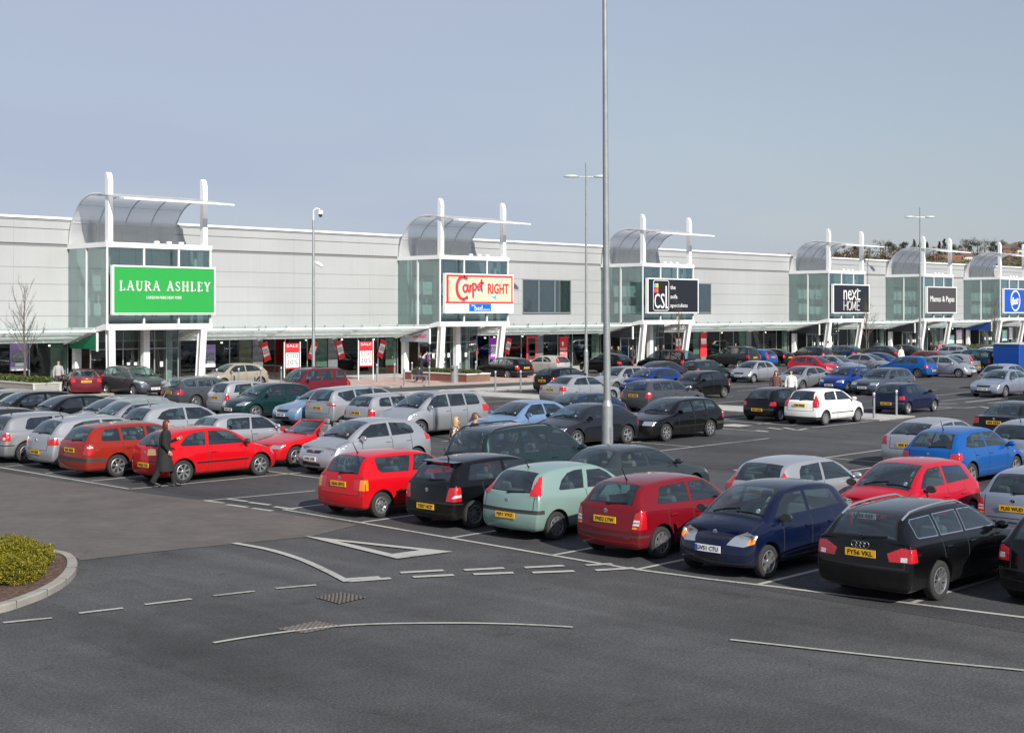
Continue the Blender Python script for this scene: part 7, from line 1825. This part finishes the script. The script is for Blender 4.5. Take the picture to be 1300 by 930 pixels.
CARS = [
 # front row, nearest the camera
 ('square5', 'black_hatchback', 'black hatchback cut off by the right edge of the picture', 23.0, 9.05, 'E', BLACK, '*LC53', None),
 ('estate', 'estate_car', 'black estate with silver roof rails and a yellow plate, nearest at the right', ('r', (20.527, 10.632)), 0, 'E', BLACK, 'FY56 VKL', None),
 ('tall5', 'small_hatchback', 'dark blue small hatchback parked nose out with a white front plate', ('f', (20.191, 13.607)), 0, 'W', NAVY, None, '*GV51 CTU'),
 ('upright5', 'hatchback', 'dark red hatchback with a black bumper strip between the pale green and dark blue cars', ('r', (20.435, 16.101)), 0, 'E', MRED, 'FN52 LYW', None),
 ('highlamp3', 'small_hatchback', 'pale green small hatchback with tall corner lamps', ('r', (20.607, 18.869)), 0, 'E', PGREEN, 'PJ51 VXZ', None),
 ('round5', 'small_hatchback', 'black small hatchback between the bright red and pale green ones', ('r', (20.537, 21.125)), 0, 'E', BLACK, 'YE07 HCP', None),
 ('boxy3', 'small_hatchback', 'bright red boxy small hatchback with amber corner lamps', ('r', (20.166, 23.688)), 0, 'E', RED_, 'S666 BVG', None),
 ('sport3', 'hatchback', 'bright red three-door hatchback with pale alloy wheels beside the woman in black', ('r', (20.537, 32.170)), 0, 'E', RED_, 'NG53 ZXE', None),
 ('estate_round', 'estate_car', 'orange red estate car left of the woman in black', ('r', (20.066, 34.685)), 0, 'E', ORED, None, None),
 ('hatch5', 'hatchback', 'silver rounded hatchback left of the orange red estate', 21.5, 38.1, 'E', SILVER, None, None),
 ('square5', 'hatchback', 'silver hatchback second from the left in the front row', 21.3, 40.6, 'E', SILVER2, None, None),
 ('square5', 'dark_hatchback', 'dark hatchback at the left edge of the front row', 21.4, 43.3, 'E', CHARC, None, None),
 # second row, nose to nose with the first
 ('arc5', 'hatchback', 'silver five-door hatchback facing left in front of the red boxy one', 26.0, 31.2, 'W', SILVER, None, None),
 ('cabrio', 'open_sports_car', 'bright red open sports car with its roof down', 26.2, 33.9, 'W', RED_, None, None),
 ('older3', 'hatchback', 'silver older hatchback between the open red car and the row behind', 25.75, 36.67, 'E', SILVER, None, None),
 ('hatch5', 'hatchback', 'silver hatchback with large side glass behind the woman in black', 26.06, 40.79, 'E', SILVER, None, None),
 ('hatch5', 'hatchback', 'silver hatchback nose left behind the orange red estate', 25.65, 43.36, 'W', SILVER2, None, None),
 ('estate', 'estate_car', 'silver estate car with roof rails in the second row', 26.47, 45.94, 'W', SILVER, None, None),
 ('saloon', 'saloon_car', 'black saloon facing left in the second row, right of another black car', 26.06, 48.62, 'W', BLACK, None, None),
 ('hatch5', 'black_hatchback', 'black hatchback with a pale lit windscreen in the second row', 25.85, 51.19, 'W', BLACK, None, None),
 ('saloon', 'saloon_car', 'silver saloon near the left edge with a slip in its windscreen', 26.06, 53.87, 'W', SILVER2, None, None),
 ('saloon', 'saloon_car', 'dark grey saloon at the left edge of the second row', 26.16, 56.55, 'W', CHARC, None, None),
 ('mpv', 'people_carrier', 'dark green grey people carrier with tinted glass and black roof rails', 25.85, 24.62, 'E', TEAL, None, None),
 ('classic_saloon', 'saloon_car', 'dark green saloon with pale seats behind the thick lamp post', 26.06, 21.32, 'E', (.03, .04, .045, .3), None, None),
 ('neat3', 'hatchback', 'silver hatchback half hidden behind the dark blue small one', 26.3, 16.75, 'E', SILVER, None, None),
 ('tall5', 'hatchback', 'crimson hatchback facing left behind the black estate', 26.6, 14.4, 'W', CRIM, None, None),
 ('upright5', 'hatchback', 'silver grey hatchback with a yellow plate at the right edge', 28.2, 12.0, 'E', SBLUE, 'PL03 WUD', None),
 # rows beyond the first aisle
 ('tall_carrier', 'people_carrier', 'silver people carrier facing left beside the couple', ('f', (33.739, 37.461)), 0, 'W', SILVER, None, None),
 ('estate_round', 'estate_car', 'silver estate with tall red rear lamps left of the silver people carrier', 35.7, 40.7, 'E', SILVER, None, None),
 ('low_carrier', 'people_carrier', 'silver people carrier with a wide glass tail beside the light blue saloon', 36.1, 43.4, 'E', SILVER, None, None),
 ('saloon', 'saloon_car', 'light blue saloon facing left with a chrome grille', ('f', (34.453, 44.688)), 0, 'W', LBLUE, None, None),
 ('hatch5', 'hatchback', 'dark green hatchback facing left beside the light blue saloon', 35.95, 49.54, 'W', DGREEN, None, None),
 ('upright_mini', 'city_car', 'silver city car with upright tail left of the dark green hatchback', ('r', (35.346, 51.329)), 0, 'E', SILVER, None, None),
 ('suv', 'off_road_car', 'maroon off-road car with roof rails beside the camera mast', 42.85, 55.93, 'W', MAROON, None, None),
 ('estate', 'estate_car', 'dark blue grey estate left of the silver city car', ('r', (36.688, 56.337)), 0, 'E', DGREY, None, None),
 ('estate_round', 'estate_car', 'black estate with five spoke wheels facing left at the end of its row', ('f', (38.925, 30.379)), 0, 'W', BLACK, None, None),
 ('sloping3', 'three_door_coupe', 'dark three-door car with red swept rear lamps beside the thick lamp post', ('r', (37.184, 30.707)), 0, 'W', (.012, .014, .02, .2), None, None),
 ('saloon', 'saloon_car', 'blue grey saloon facing left behind the dark people carrier', 35.54, 33.99, 'W', LBLUE, None, None),
 ('sloping3', 'coupe', 'dark blue low coupe behind the blue grey saloon', 40.48, 35.84, 'W', DBLUE, None, None),
 # right block beyond the second aisle
 ('hatch5', 'hatchback', 'bright blue hatchback right of the empty bays', 35.6, 17.6, 'E', MBLUE, None, None),
 ('sloping3', 'silver_coupe', 'silver coupe behind the bright blue hatchback', 38.7, 19.9, 'E', SILVER, None, None),
 ('hatch5', 'hatchback', 'silver blue hatchback with a full width red lamp strip at the right edge', 39.4, 17.2, 'E', SBLUE, None, None),
 ('saloon', 'saloon_car', 'black saloon with chrome strip at the right edge, farther back', 47.69, 21.42, 'E', BLACK, None, None),
 ('older3', 'small_hatchback', 'black small hatchback beside the white one in the middle', ('r', (49.224, 32.479)), 0, 'E', BLACK, None, None),
 ('neat3', 'small_hatchback', 'white small hatchback in the middle of the car park', ('r', (48.780, 30.067)), 0, 'E', WHITE_, None, None),
 ('older3', 'dark_blue_hatchback', 'dark blue hatchback right of the two lone bollards', ('r', (56.466, 30.615)), 0, 'E', (.003, .007, .032), None, None),
 ('estate_round', 'estate_car', 'dark grey estate with a lit red lamp behind the black estate', 51.3, 40.1, 'E', DGREY, None, None),
 ('saloon', 'silver_saloon', 'silver saloon seen from behind left of the thick lamp post', ('f', (53.270, 44.939)), 0, 'E', SILVER, None, None),
 ('upright5', 'black_small_hatchback', 'black hatchback behind the silver saloon', 58.6, 52.8, 'E', BLACK, None, None),
 ('round5', 'hatchback', 'black rounded hatchback facing left with pale wheels in the middle', ('r', (60.527, 43.369)), 0, 'W', BLACK, None, None),
 ('estate_round', 'estate_car', 'silver estate behind the thick lamp post', 61.08, 50.88, 'W', SILVER, None, None),
 ('arc5', 'hatchback', 'vivid blue hatchback facing left behind the dark grey estate', 60.36, 48.00, 'W', BLUE, None, None),
 ('saloon', 'saloon_car', 'dark saloon facing left in front of the black people carrier', 69.42, 54.80, 'W', CHARC, None, None),
 ('upright5', 'hatchback', 'dark teal hatchback with a red lamp left of the small silver car', 73.64, 54.18, 'E', TEAL, None, None),
 ('round_mini', 'small_car', 'small silver rounded car facing left in the middle distance', ('f', (74.471, 51.080)), 0, 'W', SILVER, None, None),
 ('sloping3', 'hatchback', 'silver grey hatchback facing left behind the women', 69.32, 44.19, 'W', SILVER2, None, None),
 ('round5', 'blue_hatchback', 'deep blue small hatchback facing left right of the silver grey one', 70.25, 41.82, 'W', BLUE, None, None),
 ('estate_round', 'estate_car', 'blue grey estate facing left with big lamps', 69.53, 39.14, 'W', (.06, .08, .11, .4), None, None),
 ('saloon', 'saloon_car', 'silver saloon facing left at the right edge beside the dark one', ('f', (71.131, 32.947)), 0, 'W', SBLUE, None, None),
 ('hatch5', 'hatchback', 'dark hatchback at the right edge beside the silver saloon', 71.07, 30.18, 'W', CHARC, None, None),
 ('hatch5', 'hatchback', 'silver hatchback behind the silver saloon at the right edge', 79.52, 36.67, 'E', SBLUE, None, None),
 # cars parked nose to the shops or nose out, seen from their left flank
 ('saloon', 'saloon_car', 'dark red saloon with chrome strip beside the grey stone planter', 38.9, 70.9, R(67), MAROON, None, None),
 ('tall_carrier', 'people_carrier', 'dark grey people carrier facing out in front of the green sign tower', ('f', (39.495, 66.456)), 0, 'S', DGREY, None, None),
 ('hatch5', 'hatchback', 'pale gold hatchback facing left behind the dark blue grey estate', 48.20, 69.94, 'W', GOLD, None, None),
 ('estate_round', 'estate_car', 'black estate seen from its rear corner beside the brick planter', ('r', (67.330, 65.845)), 0, 'N', BLACK, None, None),
 ('highlamp3', 'hatchback', 'silver older hatchback right of the black estate at the planter', 73.44, 67.98, 'N', (.42, .43, .41, .4), None, None),
 ('hatch5', 'hatchback', 'black hatchback left of the black people carrier', 79.00, 67.16, 'N', BLACK, None, None),
 ('mpv', 'people_carrier', 'black people carrier seen from behind below the sofa sign', 81.68, 63.65, 'N', BLACK, None, None),
 ('suv', 'off_road_car', 'black off-road car right of the sofa shop column', 93.73, 66.23, 'N', CHARC, None, None),
 ('neat3', 'hatchback', 'bright blue hatchback seen from behind beside the black off-road car', 97.13, 66.54, 'N', MBLUE, None, None),
 ('sloping3', 'hatchback', 'black hatchback beside the distant bright blue one', ('r', (98.906, 65.445)), 0, 'N', BLACK, None, None),
 ('square5', 'dark_hatchback', 'dark hatchback with a lit lamp left of the home sign tower', 107.12, 67.57, 'N', CHARC, None, None),
 ('estate', 'estate_car', 'dark blue estate in front of the home sign tower doors', 111.55, 67.47, 'N', DBLUE, None, None),
 ('saloon', 'saloon_car', 'dark grey saloon right of the dark blue estate at the home shop', 115.36, 65.41, 'N', CHARC, None, None),
 ('tall5', 'small_hatchback', 'crimson small hatchback facing right in the middle distance', 84.25, 52.74, 'S', CRIM, None, None),
 ('saloon', 'saloon_car', 'silver grey saloon facing right beside the crimson small one', 87.76, 53.15, 'S', SBLUE, None, None),
 ('saloon', 'saloon_car', 'silver saloon facing right, second from the crimson small one', 92.29, 53.15, 'S', SILVER2, None, None),
 ('sloping3', 'coupe', 'dark blue coupe facing right behind the silver saloons', 96.00, 54.18, 'S', BLUE, None, None),
 ('square5', 'bright_blue_hatchback', 'bright blue hatchback with a pale roof in front of the slim lamp post', ('r', (88.064, 46.921)), 0, 'N', MBLUE, None, None),
 ('arc5', 'hatchback', 'silver blue hatchback facing out beside the bright blue one', 90.95, 46.25, 'S', SILVER, None, None),
 ('highlamp3', 'hatchback', 'silver older three-door beside the dark green off-road car', ('r', (96.017, 47.390)), 0, 'N', SILVER, None, None),
 ('boxy_offroad', 'off_road_car', 'dark teal off-road car right of the silver older three-door', ('r', (97.428, 46.864)), 0, 'N', (.01, .05, .08, .2), None, None),
 ('hatch5', 'hatchback', 'black hatchback facing right between the off-road car and the blue van', 103.52, 44.91, 'S', BLACK, None, None),
 ('estate_round', 'estate_car', 'silver estate seen from behind below the grey sign', 119.48, 60.56, 'N', SILVER, None, None),
 ('low_carrier', 'people_carrier', 'white and silver people carrier behind the slim lamp post', 111.86, 53.15, 'N', (.6, .6, .6, .2), None, None),
 ('hatch5', 'hatchback', 'orange red hatchback far back behind the silver blue one facing out', 100.94, 52.32, 'S', ORED, None, None),
 ('estate', 'estate_car', 'dark slate estate in front of the pink poster', 122.57, 58.71, 'N', DGREY, None, None),
 ('saloon', 'saloon_car', 'pale blue saloon behind the silver older three-door', 106.09, 52.12, 'S', SBLUE, None, None),
 ('upright_mini', 'city_car', 'pale yellow city car beside the person in white', 123.09, 62.62, 'N', GOLD, None, None),
 ('saloon', 'saloon_car', 'black saloon low in front of the home sign planter', 120.51, 65.10, 'S', CHARC, None, None),
]
for c in CARS:
    kind = c[1]; x, y = c[3], c[4]; p = STYLES[c[0]]; hd = c[5]
    if isinstance(x, tuple):        # measured where a wheel stands
        (wx, wy) = x[1]; ax = p['rx'] if x[0] == 'r' else p['fx']; hw = p['W']/2-.1
        x, y = {'E': (wx-ax, wy+hw), 'W': (wx+ax, wy+hw), 'N': (wx+hw, wy-ax), 'S': (wx+hw, wy+ax)}[hd]
    cat = 'off-road car' if 'off_road' in kind else ('people carrier' if 'people' in kind else ('estate car' if 'estate' in kind else ('saloon car' if 'saloon' in kind else 'car')))
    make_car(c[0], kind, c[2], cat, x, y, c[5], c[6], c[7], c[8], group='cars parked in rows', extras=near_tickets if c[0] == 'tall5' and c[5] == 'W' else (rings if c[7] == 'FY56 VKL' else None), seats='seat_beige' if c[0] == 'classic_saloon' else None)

# the blue van at the right edge
vx, vy = (98.796, 44.748)
t = thing('van', 'large blue van body with a grey roof rim at the right edge', 'van', (vx, vy, 0))
pbr('van_blue', (.0, .05, .28), .35, coat=.4)
mb = MB(); mb.cbox((1.2, 0, 1.3), (6.2, 2.0, 1.75), 0, .06); mb.obj('load_body', M['van_blue'], t)
mb = MB(); mb.cbox((1.2, 0, 2.2), (6.3, 2.1, .09), 0, .02); mb.obj('roof_rim', M['galvanised_flat'], t)
mb = MB(); mb.prism([(4.4, .45), (6.1, .45), (6.15, 1.1), (5.6, 1.25), (5.1, 2.0), (4.4, 2.05)], -.95, .95, 'y'); mb.obj('cab', M['van_blue'], t)
mb = MB(); mb.prism([(4.6, 1.3), (5.45, 1.3), (5.05, 1.9), (4.6, 1.9)], -.96, .96, 'y'); mb.obj('cab_window', M['trim_black'], t)
ty, rim = wheel_meshes('steel', .34, False)
for x in (-1.0, 4.9):
    for s in (-1, 1):
        w = put('wheel', ty, t, (x, s*.86, .34), 0 if s > 0 else math.pi); put('rim', rim, w)
# ------------------------------------------------------------ light, sky, camera
w = bpy.data.worlds.new('World'); S.world = w; w.use_nodes = True
nt = w.node_tree; bgn = nt.nodes['Background']
sk = nt.nodes.new('ShaderNodeTexSky'); sk.sky_type = 'NISHITA'; sk.sun_disc = False
SUN_EL = 32; SUND = Vector((-.27, -1, 0)).normalized()
sk.sun_elevation = R(SUN_EL); sk.sun_rotation = math.atan2(SUND.x, SUND.y)
sk.altitude = 0; sk.air_density = 1.15; sk.dust_density = .9; sk.ozone_density = 2.2
hs = nt.nodes.new('ShaderNodeHueSaturation'); hs.inputs['Saturation'].default_value = .66; nt.links.new(sk.outputs[0], hs.inputs['Color'])
# a thin veil of high cloud
tc = nt.nodes.new('ShaderNodeTexCoord'); mp = nt.nodes.new('ShaderNodeMapping'); mp.inputs['Scale'].default_value = (1, 1, 5); nt.links.new(tc.outputs['Generated'], mp.inputs[0])
nz = nt.nodes.new('ShaderNodeTexNoise'); nz.inputs['Scale'].default_value = 1.6; nz.inputs['Detail'].default_value = 5; nz.inputs['Roughness'].default_value = .5; nt.links.new(mp.outputs[0], nz.inputs['Vector'])
mr = nt.nodes.new('ShaderNodeMapRange'); mr.inputs[1].default_value = .38; mr.inputs[2].default_value = .66; mr.inputs[3].default_value = .42; mr.inputs[4].default_value = .95; nt.links.new(nz.outputs[0], mr.inputs[0])
mx = nt.nodes.new('ShaderNodeMix'); mx.data_type = 'RGBA'; mx.inputs[7].default_value = (4.4, 5.1, 6.6, 1); nt.links.new(mr.outputs[0], mx.inputs[0]); nt.links.new(hs.outputs[0], mx.inputs[6])
nt.links.new(mx.outputs[2], bgn.inputs[0]); bgn.inputs[1].default_value = .076
sun = bpy.data.lights.new('sun', 'SUN'); sun.energy = 5.0; sun.angle = R(.55); sun.color = (1, .95, .87)
so = bpy.data.objects.new('sun', sun); COL.objects.link(so)
d = Vector((SUND.x*math.cos(R(SUN_EL)), SUND.y*math.cos(R(SUN_EL)), math.sin(R(SUN_EL)))); so.rotation_euler = d.to_track_quat('Z', 'Y').to_euler()
cam = bpy.data.cameras.new('camera'); co = bpy.data.objects.new('camera', cam); COL.objects.link(co); S.camera = co
cam.sensor_width = 36; cam.sensor_fit = 'HORIZONTAL'; cam.lens = 36*1780/1300; cam.shift_y = -70/1300
cam.clip_start = .5; cam.clip_end = 6000
co.location = (0, 0, 4.55)
fw = Vector((math.cos(R(44.2004)), math.sin(R(44.2004)), 0)); co.rotation_euler = fw.to_track_quat('-Z', 'Y').to_euler()
S.render.resolution_x = 1024; S.render.resolution_y = 732
S.view_settings.view_transform = 'Standard'; S.view_settings.look = 'None'; S.view_settings.exposure = .38; S.view_settings.gamma = 1
